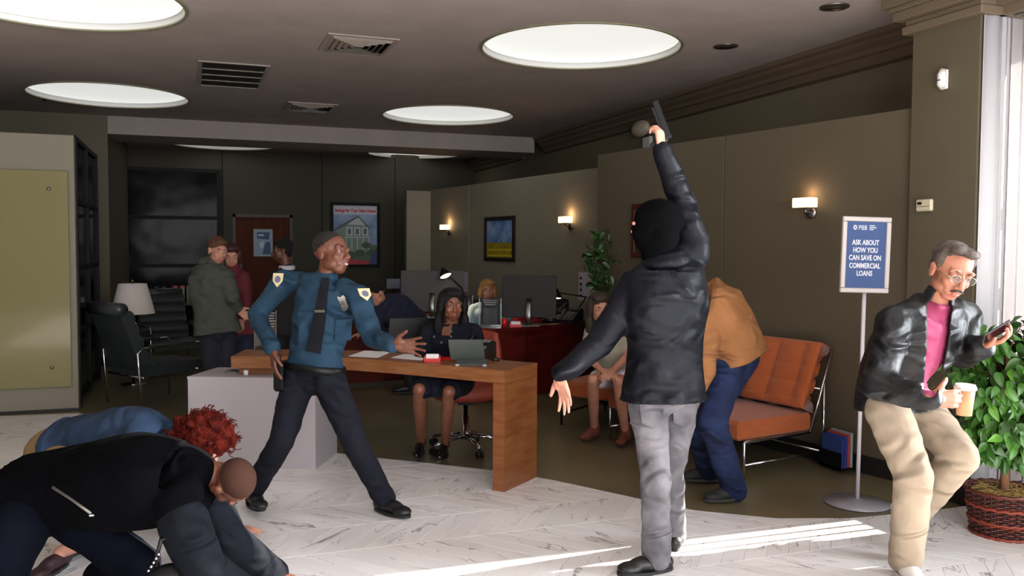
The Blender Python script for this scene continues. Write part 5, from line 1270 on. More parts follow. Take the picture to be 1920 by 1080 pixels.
def jacket(root, J, m, name='jacket', off=.022, hem=.55, grow=1.06, ra=(.078, .060, .048), vox=.009, amp=.007, seed=2, bulk=1., fem=False, sleeve=1., collar=True, freq=26, short=False, armfrac=1.):
    mb = MB(); W_, D_ = BW_F if fem else BW_M
    R = torso_rings(J, [w_*bulk for w_ in W_[:4]]+[.070], [w_*bulk for w_ in D_[:4]]+[.066], off, hem=hem, grow=grow); mb.loft(R)
    for s in 'LR':
        sh, el, wr_ = (np.array(J[k+s]) for k in ('sh', 'el', 'wr')); ch = np.array(J['chest'])
        mb.cap(sh*.6+np.array(J['neckb'])*.4, sh, ra[0]*.85, ra[0]*.95, 16)
        if short: mb.cap(sh, sh*.35+el*.65, ra[0], ra[0]*.95, 16)
        else:
            e = wr_-U(wr_-el)*.012; limb(mb, [sh, el, e], ra, 18)
    if collar:
        nb = np.array(J['neckb']); u = U(U(J['up'])*.4+U(nb-np.array(J['chest']))*.8); mb.cap(nb-u*.03, nb+u*.012, .080, .070, 20)
    return rmesh(mb, vox, name, m, root, 2, wrinkle(amp, freq, seed, (1, 1, 1.5)))
def hair_mesh(root, pieces, m, vox=.006, amp=.003, freq=90, seed=4, aniso=(1, 1, .5), name='hair', sm=1):
    mb = MB()
    for q in pieces: mb.ell(*q)
    return rmesh(mb, vox, name, m, root, sm, wrinkle(amp, freq, seed, aniso))
def person(label, J, loc=None):
    l = loc if loc is not None else (np.array(J['anL'])+np.array(J['anR']))/2
    return empty('person', (l[0], l[1], max(0, 0)), label, 'person')
def trunk_front(J, off_extra, lat_bias=0.):
    ax = U(J['neckb']-J['pelvis']); lat = U((J['shR']-J['shL'])); lat = U(lat-ax*(lat @ ax)); fd = np.cross(ax, lat)
    if fd @ CF > 0: fd = -fd
    return ax, lat, fd
def camv(r, u, f): return r*CR+u*CU+f*CF      # direction given as right / up / away from the viewer
def PT(d0):  # joint helper: pixel x, pixel y, depth offset
    return lambda x, y, dd=0.: at(x, y, d0+dd)

# ================= masked man, back to the viewer
d0 = 4.20; p = PT(d0)
J = dict(pelvis=p(1245, 728, 0), chest=p(1246, 570, -.02), neckb=p(1245, 487, .0), waist=p(1246, 650, .0),
         hipL=p(1213, 738, .03), hipR=p(1276, 738, .10), shL=p(1194, 536, -.02), shR=p(1300, 478, .06),
         elL=p(1124, 646, -.05), wrL=p(1050, 704, -.14), elR=p(1283, 388, .10), wrR=p(1240, 280, .02),
         knL=p(1228, 885, -.08), anL=p(1231, 1040, -.02), knR=p(1256, 885, .16), anR=p(1262, 1010, .32),
         head=p(1229, 425, .0), face=camv(-.96, .08, .16), up=camv(.03, 1, 0))
for s, (x, y) in (('L', (1188, 1062)), ('R', (1274, 1034))):
    g = fl(x, y); an = J['an'+s]; J['an'+s] = np.array([an[0], an[1], .085]); J['to'+s] = J['an'+s]+U(np.array([-.75, -.25, 0]) if s == 'L' else np.array([.35, .9, 0]))*.18+[0, 0, -.05]
J['toL'] = J['anL']+U(-CR*.85-CF*.25)*.18; J['toL'][2] = .03
gun = person('person in a black balaclava and navy jacket raising a pistol overhead', J)
W = J['wrR']; up_h = camv(-.10, 1, 0)
hR = ((camv(-.08, 1, .05), camv(-.75, .1, .62), camv(-.1, .3, .9)), dict(L=.18, curl=(.9, 1.0, 1.05, 1.1), spread=.02, thumb=(.5, .5)))
hL = ((camv(.22, -.95, -.1), camv(-.7, -.2, -.5), camv(-.5, -.2, .8)), dict(L=.19, curl=(.12, .10, .12, .2), spread=.30, thumb=(1.1, .1)))
body(gun, J, 'light', hands={'R': hR, 'L': hL}, vox=.0055)
m_navyj = mat('navy_waxed_jacket', (9, 10, 18), .5, bump=.2, scale=70, spec=.16, folds=.5, fs=4.5)
m_jgrey = mat('washed_grey_denim', (118, 114, 118), .85, bump=.3, scale=160, col2=(80, 78, 82), cs=7, spec=.2, folds=.6, fs=5)
jk = jacket(gun, J, m_navyj, off=.035, hem=.30, grow=1.10, ra=(.088, .070, .056), amp=.014, seed=8, bulk=1.06, collar=True)
# jacket collar fold and hem band
fr = head_frame(J['face'], J['up'])
nb = J['neckb']; mb = MB(); t_ = np.linspace(0, 2*PI, 20, endpoint=False)
for z, r, tr2 in ((-.015, .098, .034), (.012, .088, .026)): mb.tube([nb+CR*r*math.cos(a)+U(np.cross(CR, [0, 0, 1]))*r*.92*math.sin(a)+[0, 0, z+.018*math.cos(a)] for a in t_], tr2, 10, close=True)
rmesh(mb, .008, 'collar', m_navyj, gun, 3, wrinkle(.005, 50, 3))
tr_ = trousers(gun, J, m_jgrey, 'jeans', rt=.100, rk=.076, ra=.070, amp=.010, seed=5, cuff=.07)
BACKPOCKET = True
m_bshoe = mat('black_shoe', (16, 15, 16), .45); m_bsole = mat('black_sole', (12, 12, 12), .6)
J['heelL'] = np.array([J['anL'][0], J['anL'][1], 0]); J['heelR'] = np.array([J['anR'][0], J['anR'][1], 0])
foot(gun, J, 'L', m_bshoe, sole=m_bsole, w_=.052, L=.30); foot(gun, J, 'R', m_bshoe, sole=m_bsole, w_=.05)
m_bala = mat('black_knit', (6, 6, 7), .95, spec=.04, bump=.5, scale=220)
R_, F_, Up_ = fr; hc = J['head']
Q = lambda x, y, z: hc+x*R_+y*F_+z*Up_
mb = MB(); mb.ell(Q(0, -.014, .034), (.104, .122, .104), fr, 28, 20); mb.ell(Q(0, .020, -.026), (.094, .092, .096), fr, 24, 16); mb.ell(Q(0, -.03, -.05), (.104, .09, .08), fr, 24, 16); mb.ell(Q(0, .05, -.085), (.048, .042, .036), fr); mb.cap(Q(0, -.01, -.04), Q(0, -.025, -.14), .080, .086, 22); mb.ell(Q(0, .095, -.02), (.022, .022, .035), fr)
bal = rmesh(mb, .006, 'balaclava', m_bala, gun, 3, wrinkle(.003, 60, 2))
for k in (-1, 1): mb = MB(); mb.ell(Q(.034*k, .104, .006), (.020, .010, .009), fr); part(mb, 'eye_opening', m_sk['light'], gun, True)
# pistol: a thing of its own, closed in the hand
gp_ = W+camv(-.035, .075, .06); X = U(camv(-.33, .93, .12)); Yd = U(camv(-.9, -.3, .05)); Yd = U(Yd-X*(Yd @ X)); Zd = np.cross(X, Yd)
pist = empty('pistol', gp_, 'black pistol pointed at the ceiling in the masked person\'s hand', 'pistol')
o_ = at(1249, 247, d0+.05); m_gun = mat('gunmetal', (26, 26, 28), .35, .6)
mb = MB(); mb.obox(o_+X*.065, (.098, .016, .013), (X, Yd, Zd), .004); part(mb, 'slide', m_gun, pist)
mb = MB(); mb.obox(o_+X*.06+Yd*.020, (.075, .010, .011), (X, Yd, Zd), .003); part(mb, 'frame', m_gun, pist)
mb = MB(); gx = U(Yd*.95-X*.30); mb.obox(o_-X*.022+gx*.055, (.045, .020, .013), (gx, np.cross(Zd, gx), Zd), .006); part(mb, 'grip', mat('grip_black', (18, 18, 18), .7), pist)
mb = MB(); mb.tube([o_+X*.015+Yd*.028, o_+X*.018+Yd*.048, o_+X*.052+Yd*.050, o_+X*.060+Yd*.028], .0035, 6); part(mb, 'trigger_guard', m_gun, pist, True)
mb = MB(); mb.tube([o_+X*.030+Yd*.030, o_+X*.034+Yd*.043], .003, 6); part(mb, 'trigger', m_gun, pist, True)
mb = MB(); mb.tube([o_+X*.160, o_+X*.168], .006, 12); part(mb, 'muzzle', m_gun, pist, True)
mb = MB(); mb.obox(o_+X*.155-Yd*.018, (.004, .003, .002), (X, Yd, Zd)); part(mb, 'front_sight', m_gun, pist)
mb = MB(); mb.obox(o_-X*.032-Yd*.006, (.006, .010, .004), (X, Yd, Zd), .002); part(mb, 'hammer', m_gun, pist)

# ================= security guard
d0 = 4.98; p = PT(d0)
J = dict(pelvis=p(588, 700, 0), chest=p(608, 580, -.02), neckb=p(612, 522, -.02), waist=p(594, 645, 0),
         hipL=p(560, 712, .02), hipR=p(618, 716, -.05), shL=p(534, 529, .10), shR=p(672, 556, -.14),
         elL=p(482, 590, .12), wrL=p(511, 655, -.10), elR=p(697, 632, -.22), wrR=p(738, 648, -.42),
         knL=p(528, 828, -.10), anL=p(476, 935, .22), knR=p(668, 838, -.10), anR=p(716, 942, .02),
         head=p(622, 476, -.04), face=camv(.86, .10, -.42), up=camv(.16, 1, .05))
J['anR'] = fl(722, 962)+np.array([0, 0, .085]); J['anL'] = fl(474, 958)+np.array([0, 0, .12])
J['toR'] = J['anR']+U(CR*.75-CF*.6)*.17; J['toR'][2] = .03; J['toL'] = J['anL']+U(CR*.5-CF*.8)*.16; J['toL'][2] = .02
grd = person('person in a blue guard shirt, dark tie and badge, lunging with one arm out', J)
hR = ((camv(.95, .0, -.25), camv(.1, -.35, -.9), camv(.2, .95, -.3)), dict(L=.195, curl=(.10, .08, .12, .18), spread=.26, thumb=(.9, .1)))
hL = ((camv(.10, -.98, -.1), camv(.85, 0, .45), camv(.4, -.1, -.9)), dict(L=.19, curl=(.25, .3, .35, .4), spread=.05, thumb=(.5, .3)))
HS = 1.1
bd, fr, hc = body(grd, J, 'dark', hands={'R': hR, 'L': hL}, vox=.0052, hs=HS)
face_bits(grd, fr, hc, HS)
R_, F_, Up_ = fr
hair_mesh(grd, [(hc+F_*-.024+Up_*.050, (.0765*HS, .090*HS, .077*HS), fr, 24, 16)], mat('cropped_black_hair', (22, 14, 12), .9, bump=.4, scale=300), amp=.0015, freq=200)
mb = MB(); mb.ell(hc+HS*(F_*.0955-Up_*.0655+R_*.002), (.014, .004, .0034), fr, 12, 8); part(mb, 'teeth', mat('teeth', (232, 228, 220), .3), grd, True)
m_shirt = mat('blue_uniform_cotton', (31, 58, 77), .8, bump=.15, scale=90, col2=(27, 52, 71), cs=4, spec=.25, folds=.6, fs=4.5)
m_patch = mat('patch_cream', (206, 190, 150), .8)
sh_ = jacket(grd, J, m_shirt, 'shirt', off=.014, hem=None, grow=1.0, ra=(.076, .062, .050), amp=.013, seed=14, bulk=1.0, freq=24)
m_navy = mat('navy_uniform_trousers', (17, 18, 28), .85, bump=.1, scale=60, spec=.2, folds=.5, fs=4)
trousers(grd, J, m_navy, toff=.019, rings=2, rt=.098, rk=.074, ra=.066, amp=.007, seed=6)
foot(grd, J, 'R', m_bshoe, 'boot', m_bsole, w_=.052, L=.30, up=.05); foot(grd, J, 'L', m_bshoe, 'boot', m_bsole, w_=.050, up=.05)
# trunk frame for the things pinned to the front of the shirt
ax_, lat_, fd_ = trunk_front(J, 0)
def snap(obj, px, py, lift=.004):
    """nearest point of a mesh along the sight line through a spot of the photo"""
    dg = bpy.context.evaluated_depsgraph_get(); r = ray(px, py); o_ = Vector(CO-wloc(obj)); hit, loc, no, _ = obj.ray_cast(o_, Vector(U(r)))
    if not hit: return None, None
    n_ = np.array(no); n_ = n_ if n_ @ r < 0 else -n_
    return np.array(loc)+wloc(obj)+n_*lift, n_
def strap(obj, pts, w_, th, name, m, root, lift=.004, n=None):
    """ribbon laid on the surface of obj through the given pixels"""
    P = []; Nn = []
    for i in range(len(pts)-1):
        for u in np.linspace(0, 1, (n or 8), endpoint=False): P.append((pts[i][0]*(1-u)+pts[i+1][0]*u, pts[i][1]*(1-u)+pts[i+1][1]*u, (w_[i]*(1-u)+w_[i+1]*u) if hasattr(w_, '__len__') else w_))
    P.append((*pts[-1], w_[-1] if hasattr(w_, '__len__') else w_)); out = []
    for x, y, ww in P:
        q, n_ = snap(obj, x, y, lift)
        if q is not None: out.append((q, n_, ww))
    if len(out) < 2: return None
    Q_ = np.array([o[0] for o in out]); 
    for _ in range(2): Q_[1:-1] = (Q_[:-2]+Q_[1:-1]*2+Q_[2:])/4
    rings = []
    for i in range(len(Q_)):
        t_ = U(Q_[min(i+1, len(Q_)-1)]-Q_[max(i-1, 0)]); nn = U(out[i][1]*.5+(-CF)*.5); nn = U(nn-t_*(nn @ t_)); s_ = np.cross(t_, nn); ww = out[i][2]/2
        rings.append(np.array([Q_[i]-s_*ww-nn*th, Q_[i]+s_*ww-nn*th, Q_[i]+s_*ww+nn*th*.3, Q_[i]+nn*th, Q_[i]-s_*ww+nn*th*.3]))
    mb = MB(); mb.loft(rings); return part(mb, name, m, root, 'auto')
bpy.context.view_layer.update()
tie = strap(sh_, [(610, 524), (606, 560), (598, 610), (588, 660)], [.045, .055, .075, .085], .006, 'tie', mat('dark_navy_tie', (14, 14, 22), .8, spec=.2), grd, .012)
q, n_ = snap(sh_, 603, 583, .022)
mb = MB(); mb.obox(q, (.030, .006, .004), (U(CR), CU, -CF), .002); part(mb, 'tie_clip', mat('bright_silver', (230, 228, 224), .15, 1.), grd)
q, n_ = snap(sh_, 646, 567, .006)
if q is not None:
    n_ = U(n_*.5-CF*.5); sx_ = U(np.cross([0, 0, 1], n_)); sy_ = np.cross(n_, sx_)
    mb = MB(); mb.oprism([(-.034, .038), (-.016, .032), (0, .046), (.016, .032), (.034, .038), (.031, -.006), (.018, -.038), (0, -.050), (-.018, -.038), (-.031, -.006)], q, sx_, sy_, n_, .005); bdg = part(mb, 'badge', mat('bright_silver', (230, 228, 224), .15, 1.), grd)
    mb = MB(); mb.lathe(q+n_*.005, [(.014, 0), (.012, .003), (.001, .004)], 20, ax=n_); part(mb, 'badge_centre', m_steel, bdg)
for (x, y) in ((522, 524), (684, 552)):
    q, n_ = snap(sh_, x, y, .003)
    if q is not None:
        sx_ = U(np.cross([0, 0, 1], n_)); sy_ = np.cross(n_, sx_); mb = MB(); mb.oprism([(-.036, .036), (.036, .036), (.034, -.01), (0, -.046), (-.034, -.01)], q, sx_, sy_, n_, .004); ptc = part(mb, 'shoulder_patch', m_patch, grd)
        mb = MB(); mb.oprism([(.020*math.cos(a), .020*math.sin(a)) for a in np.linspace(0, 2*PI, 18, endpoint=False)], q+n_*.004, sx_, sy_, n_, .002); part(mb, 'patch_emblem', mat('patch_blue_grey', (92, 100, 120), .8), ptc)
for x, y in ((575, 588), (644, 602)):
    q, n_ = snap(sh_, x, y, .002)
    if q is not None: sx_ = U(np.cross([0, 0, 1], n_)); sy_ = np.cross(n_, sx_); mb = MB(); mb.obox(q-sy_*.05, (.052, .060, .003), (sx_, sy_, n_), .002); mb.oprism([(-.053, .012), (.053, .012), (.053, -.018), (0, -.034), (-.053, -.018)], q+n_*.003, sx_, sy_, n_, .004); part(mb, 'chest_pocket', m_shirt, grd)
# belt with buckle, pouch and holster
pel = J['pelvis']*.80+J['waist']*.20; lh = U(J['hipR']-J['hipL']); ax2 = U(J['waist']-J['pelvis']); lh = U(lh-ax2*(lh @ ax2)); fd2 = np.cross(ax2, lh)
t_ = np.linspace(0, 2*PI, 40, endpoint=False)
el = lambda rx, ry, z: pel+ax2*z+np.outer(np.cos(t_), lh)*rx+np.outer(np.sin(t_), fd2)*ry
m_belt = mat('black_duty_leather', (10, 10, 11), .4, spec=.25)
mb = MB(); mb.loft([el(.186, .138, -.022), el(.192, .144, -.020), el(.192, .144, .020), el(.186, .138, .022)], cap=False, close=True); belt = part(mb, 'duty_belt', m_belt, grd, True)
bpy.context.view_layer.update()
q, n_ = snap(belt, 594, 682, .004)
if q is None: q, n_ = at(594, 682, d0-.16), -CF
sx_ = U(np.cross([0, 0, 1], n_)); sy_ = np.cross(n_, sx_); mb = MB(); mb.obox(q, (.030, .021, .005), (sx_, sy_, n_), .003); bk_ = part(mb, 'buckle', mat('bright_silver', (230, 228, 224), .15, 1.), grd)
mb = MB(); mb.obox(q+n_*.005, (.018, .010, .002), (sx_, sy_, n_)); part(mb, 'buckle_slot', m_belt, bk_)
hp_ = p(524, 705, -.06); mb = MB(); mb.obox(hp_, (.028, .035, .085), (CR, U(np.cross([0, 0, 1], CR)), (0, 0, 1)), .012); mb.obox(hp_+[0, 0, .09]-CR*.005, (.014, .018, .035), None, .006); part(mb, 'holster', m_belt, grd)
for x, y in ((648, 680), (636, 684)):
    q, n_ = snap(belt, x, y, .016)
    if q is not None: mb = MB(); mb.obox(q, (.020, .030, .020), (U(np.cross([0, 0, 1], n_)), (0, 0, 1), n_), .006); part(mb, 'belt_pouch', m_belt, grd)

bpy.context.view_layer.update()
for (x, y, tl) in ((1222, 775, .06), (1282, 772, -.05)):
    q, n_ = snap(tr_, x, y, .001)
    if q is not None: sx_ = U(np.cross([0, 0, 1], n_)); sy_ = np.cross(n_, sx_); mb = MB(); mb.oprism([(-.058, .05), (.058, .05+tl*.2), (.052, -.05), (0, -.074), (-.052, -.05)], q, sx_, sy_, n_, .006); part(mb, 'back_pocket', m_jgrey, gun)
# ================= moustached man with coffee and phone
d0 = 4.08; p = PT(d0)
J = dict(pelvis=p(1680, 745, .08), chest=p(1718, 640, -.03), neckb=p(1758, 562, -.07), waist=p(1680, 700, .07),
         hipL=p(1664, 770, -.03), hipR=p(1726, 770, .12), shL=p(1678, 606, -.14), shR=p(1806, 596, .08),
         elL=p(1646, 722, -.24), wrL=p(1748, 748, -.42), elR=p(1805, 664, .02), wrR=p(1842, 648, -.16),
         knL=p(1714, 895, -.16), anL=p(1698, 1046, .04), knR=p(1800, 856, -.10), anR=p(1706, 968, .30),
         head=p(1784, 508, -.12), face=camv(.04, -.42, -.90), up=camv(.20, .93, -.38))
J['toL'] = J['anL']+camv(-.02, -.4, -.9)*.17; J['toR'] = J['anR']+camv(-.55, -.75, .3)*.15; J['soleR'] = camv(.75, .3, -.6)
man = person('person with moustache and glasses in a dark leather jacket and khakis, crouch-walking', J)
hL = ((camv(.97, .0, .02), camv(.08, .05, 1), camv(-.05, 1, .0)), dict(L=.185, curl=(.50, .55, .58, .62), spread=.10, thumb=(.9, .6)))
hR = ((camv(.60, .30, -.55), camv(-.35, .72, .1), camv(-.75, .15, -.5)), dict(L=.180, curl=(.55, .55, .6, .65), spread=.08, thumb=(.9, .4)))
bd, fr, hc = body(man, J, 'tan', hands={'L': hL, 'R': hR}, vox=.005, hs=1.09)
face_bits(man, fr, hc, 1.09, brow=(70, 54, 42))
R_, F_, Up_ = fr; hs = 1.09; Q = lambda x, y, z: hc+hs*(x*R_+y*F_+z*Up_)
m_mhair = mat('short_brown_grey_hair', (50, 38, 31), .7, bump=.7, scale=200, col2=(84, 72, 62), cs=26)
hair_mesh(man, [(Q(0, -.030, .050), (.088, .098, .078), fr, 24, 16), (Q(-.020, .038, .098), (.050, .036, .026), fr), (Q(.028, .030, .104), (.040, .036, .022), fr), (Q(.070, -.004, .040), (.018, .035, .05), fr), (Q(-.070, -.004, .040), (.018, .035, .05), fr), (Q(0, -.07, .0), (.07, .045, .06), fr)], m_mhair, amp=.006, freq=120, seed=9)
mb = MB(); 
for k in (-1, 1): mb.tube([Q(0, .1005, -.049), Q(.016*k, .099, -.051), Q(.030*k, .088, -.059)], [.0052, .0058, .0025], 8)
part(mb, 'moustache', mat('dark_moustache', (56, 42, 34), .9, bump=.5, scale=300), man, True)
gl_ = MB()
for k in (-1, 1):
    gl_.tube([Q(.033*k+.023*math.cos(a), .100-.004*abs(math.cos(a)), .0+.017*math.sin(a)) for a in np.linspace(0, 2*PI, 24, endpoint=False)], .0015, 6, close=True)
    gl_.tube([Q(.056*k, .096, .004), Q(.076*k, .060, .006), Q(.082*k, -.002, .004)], .0014, 6)
gl_.tube([Q(-.010, .102, .004), Q(0, .106, .006), Q(.010, .102, .004)], .0014, 6)
gls = part(gl_, 'glasses', mat('thin_gold_wire', (170, 150, 120), .25, 1.), man, True)
for k in (-1, 1): mb = MB(); mb.ell(Q(.033*k, .099, 0), (.023, .0012, .017), fr, 24, 8); part(mb, 'lens', acr, gls, True)
m_leath = mat('black_leather', (11, 11, 13), .46, bump=.3, scale=50, spec=.28, folds=.5, fs=5)
m_mag = mat('magenta_cotton', (138, 44, 80), .8, bump=.1, scale=60, folds=.6, fs=5)
jkm = jacket(man, J, m_leath, off=.036, hem=.42, grow=1.05, ra=(.088, .074, .058), amp=.012, seed=21, bulk=1.05, freq=26)
# open front: cut the jacket away over the shirt and give it thickness
ax_ = U(J['neckb']-J['pelvis']); me = jkm.data; off = wloc(jkm)
bm = bmesh.new(); bm.from_mesh(me); kill = []
fd_ = trunk_front(J, 0)[2]; spine = J['pelvis']; axs = U(J['neckb']-J['pelvis'])
for f in bm.faces:
    c_ = np.array(f.calc_center_median())+off; d_ = c_-CO; dd = d_ @ CF; x = 960+FPX*(d_ @ CR)/dd; y = 540-FPX*(d_ @ CU)/dd
    lo = np.interp(y, [540, 580, 640, 700, 760], [1738, 1738, 1738, 1734, 1728]); hi = np.interp(y, [540, 580, 640, 700, 760], [1782, 1785, 1780, 1766, 1752])
    q = c_-spine; q = q-axs*(q @ axs)
    if lo < x < hi and 530 < y < 745 and q @ fd_ > .01: kill.append(f)
bmesh.ops.delete(bm, geom=kill, context='FACES')
# drop stray islands, then relax the cut edge
seen = set(); isl = []
for v in bm.verts:
    if v in seen: continue
    st = [v]; seen.add(v); comp = []
    while st:
        a_ = st.pop(); comp.append(a_)
        for ed in a_.link_edges:
            o2 = ed.other_vert(a_)
            if o2 not in seen: seen.add(o2); st.append(o2)
    isl.append(comp)
isl.sort(key=len)
bmesh.ops.delete(bm, geom=[v for c2 in isl[:-1] for v in c2], context='VERTS')
for _ in range(10):
    new = {}
    for v in bm.verts:
        nb_ = [ed.other_vert(v).co for ed in v.link_edges if ed.is_boundary]
        if len(nb_) == 2: new[v] = v.co*.4+(nb_[0]+nb_[1])*.3
    for v, co_ in new.items(): v.co = co_
bm.to_mesh(me); bm.free()
sm = jkm.modifiers.new('t', 'SOLIDIFY'); sm.thickness = .007; sm.offset = -1
Js = dict(J); jacket(man, Js, m_mag, 'shirt', off=.010, hem=.10, grow=1.0, ra=(.054, .045, .036), amp=.005, seed=3, bulk=1.02, collar=False)
m_khaki = mat('khaki_cotton', (146, 131, 113), .9, bump=.12, scale=60, col2=(138, 123, 106), cs=5, spec=.2, folds=.6, fs=4)
trousers(man, J, m_khaki, rt=.104, rk=.086, ra=.080, amp=.006, seed=12, cuff=.055, bulk=1.06)
m_wsh = mat('white_leather_shoe', (212, 208, 204), .5)
J['heelL'] = J['anL']-np.array([0, 0, J['anL'][2]]); J['heelL'][2] = .002
foot(man, J, 'L', m_wsh, 'sneaker', mat('white_sole', (226, 224, 220), .5), w_=.052, L=.30)
foot(man, J, 'R', m_wsh, 'sneaker', mat('white_sole', (226, 224, 220), .5), w_=.050)
q = p(1655, 812, -.10); mb = MB(); mb.tube([q, q+[0, 0, -.03]], .004, 6); mb.obox(q+[0, 0, -.04], (.005, .003, .012)); part(mb, 'zip_pull', m_steel, man)
# coffee cup
cc = at(1809, 746, d0-.365); ca = U(camv(.02, 1, -.04)); cup = empty('coffee_cup', cc-ca*.06, 'paper coffee cup with white lid held by the moustached person', 'cup')
mb = MB(); mb.lathe(cc-ca*.075, [(.001, 0), (.030, 0), (.040, .115), (.001, .115)], 32, ax=ca); part(mb, 'cup_body', mat('kraft_paper', (170, 120, 84), .7), cup, True)
mb = MB(); mb.lathe(cc+ca*.036, [(.001, 0), (.045, 0), (.046, .010), (.042, .012), (.040, .022), (.036, .024), (.034, .019), (.001, .018)], 36, ax=ca); part(mb, 'lid', m_white, cup, True)
# phone
pc2 = at(1868, 622, d0-.24); X = U(camv(.86, .46, .1)); Y = U(camv(-.3, .55, -.70)); Y = U(Y-X*(Y @ X)); Z = np.cross(X, Y)
ph = empty('mobile_phone', pc2, 'dark mobile phone in the raised hand of the moustached person', 'phone')
mb = MB(); mb.obox(pc2, (.072, .036, .0045), (X, Y, Z), .004); part(mb, 'phone_body', m_black_p, ph)
mb = MB(); sgn = 1 if Z @ CF < 0 else -1; mb.obox(pc2+Z*sgn*.005, (.066, .032, .0006), (X, Y, Z)); part(mb, 'screen', mat('dark_maroon_screen', (40, 14, 20), .08, coat=1.), ph)

# ================= person in the tan jacket bending behind the masked one
d0 = 5.25; p = PT(d0)
J = dict(pelvis=p(1382, 668, .05), chest=p(1338, 580, .0), neckb=p(1300, 552, -.02), waist=p(1368, 622, .04),
         hipL=p(1362, 690, -.05), hipR=p(1392, 672, .10), shL=p(1322, 600, -.14), shR=p(1318, 566, .18),
         elL=p(1318, 690, -.20), wrL=p(1290, 760, -.22), elR=p(1290, 640, .16), wrR=p(1268, 710, .10),
         knL=p(1336, 792, -.20), anL=p(1372, 905, .0), knR=p(1310, 800, .12), anR=p(1318, 888, .42),
         head=p(1262, 555, -.02), face=camv(-.75, -.65, -.1), up=camv(-.6, .75, 0))
J['anL'] = fl(1375, 938)+np.array([0, 0, .085]); J['toL'] = J['anL']+camv(-.95, 0, -.3)*.18; J['toL'][2] = .03
J['anR'] = fl(1328, 905)+np.array([0, 0, .09]); J['toR'] = J['anR']+camv(-.95, 0, .1)*.18; J['toR'][2] = .03
tan = person('person in a tan jacket and blue jeans bending down by the orange settee', J)
hh_ = ((camv(-.3, -.95, -.1), camv(-.8, .2, .4), camv(.2, -.1, -.9)), dict(L=.185, curl=(.3, .35, .4, .45)))
bd, fr, hc = body(tan, J, 'light', hands={'L': hh_, 'R': hh_}, vox=.008)
hair_mesh(tan, [(hc-fr[1]*.02+fr[2]*.045, (.083, .098, .080), fr, 20, 14)], mat('brown_hair', (60, 40, 28), .8, bump=.5, scale=200), vox=.008)
m_tanj = mat('tan_canvas', (142, 96, 60), .85, bump=.2, scale=60, col2=(130, 86, 52), cs=5, spec=.2, folds=.6, fs=4.5)
jacket(tan, J, m_tanj, off=.048, hem=.10, grow=1.04, ra=(.098, .080, .062), amp=.012, seed=31, bulk=1.12, freq=24)
m_bj = mat('blue_denim', (32, 44, 78), .85, bump=.3, scale=150, col2=(20, 28, 54), cs=8, spec=.2, folds=.6, fs=5)
trousers(tan, J, m_bj, 'jeans', rt=.108, rk=.088, ra=.080, amp=.009, seed=17, cuff=.075)
m_sneak = mat('black_canvas_shoe', (28, 27, 26), .75); m_dsole = mat('dark_rubber_sole', (40, 38, 36), .7)
o = foot(tan, J, 'L', m_sneak, 'sneaker', m_dsole, w_=.052, L=.30, up=.01); foot(tan, J, 'R', m_sneak, 'sneaker', m_dsole, w_=.050, L=.29)
q = (J['toL']+J['anL'])/2
mb = MB()
for k in range(4): c_ = J['anL']*(.75-.16*k)+J['toL']*(.25+.16*k)+np.array([0, 0, .012-.012*k]); s_ = U(np.cross(J['toL']-J['anL'], [0, 0, 1])); mb.tube([c_-s_*.028, c_+[0, 0, .008], c_+s_*.028], .003, 6)
part(mb, 'lace', m_bshoe, o, True)

# ================= receptionist
d0 = 6.15; p = PT(d0)
J = dict(pelvis=p(838, 712, .14), chest=p(845, 640, .10), neckb=p(846, 607, .10), waist=p(840, 682, .14),
         hipL=p(812, 716, .10), hipR=p(862, 716, .10), shL=p(803, 622, .12), shR=p(888, 622, .08),
         elL=p(790, 668, .04), wrL=p(812, 690, -.14), elR=p(905, 668, .02), wrR=p(880, 694, -.14),
         knL=p(786, 730, -.28), anL=p(787, 842, -.14), knR=p(842, 734, -.30), anR=p(834, 850, -.20),
         head=p(848, 573, .06), face=camv(.30, -.05, -.95), up=camv(.04, 1, 0))
J['anL'] = fl(790, 856)+np.array([0, 0, .10]); J['anR'] = fl(834, 860)+np.array([0, 0, .10])
J['toL'] = J['anL']+camv(-.10, 0, -.95)*.15; J['toL'][2] = .03; J['toR'] = J['anR']+camv(-.12, 0, -.95)*.15; J['toR'][2] = .03
wm = person('person with long dark hair in a navy suit seated behind the oak desk', J)
hh1 = ((camv(.6, -.1, -.6), camv(0, -1, 0), camv(.5, 0, -.6)), dict(L=.165, curl=(.3, .3, .3, .3)))
bd, fr, hc = body(wm, J, 'brown', True, .0062, hands={'L': hh1, 'R': ((camv(-.6, -.1, -.6), camv(0, -1, 0), camv(-.5, 0, -.6)), dict(L=.165, curl=(.3, .3, .3, .3)))}, bare=1.05)
face_bits(wm, fr, hc, brow=(26, 18, 16), thick=.003)
def long_hair(root, fr, hc, m, L=.22, vol=1., seed=4, vox=.008, amp=.006, wid=.06):
    R_, F_, Up_ = fr; Q = lambda x, y, z: hc+x*R_+y*F_+z*Up_
    P = [(Q(0, -.022, .052), (.088*vol, .096, .082), fr, 22, 16), (Q(0, -.055, -.02), (.088*vol, .062, .11), fr, 20, 14), (Q(0, -.05, -.02-L*.5), (.096*vol, .05, L*.55), fr, 20, 14)]
    for k in (-1, 1): P += [(Q(.076*k*vol, -.004, -.005), (.030, .050, .085), fr, 14, 12), (Q(.082*k*vol, .0, -.06-L*.4), (.036, .045, L*.52), fr, 14, 12)]
    P += [(Q(0, .036, .088), (.072, .048, .036), fr, 18, 12)]
    return hair_mesh(root, P, m, vox, amp, 70, seed, (1.6, 1.6, .3))
long_hair(wm, fr, hc, mat('black_hair', (10, 8, 9), .55, spec=.25, bump=.6, scale=90, stretch=(3, 3, .3)), .20, 1.15)
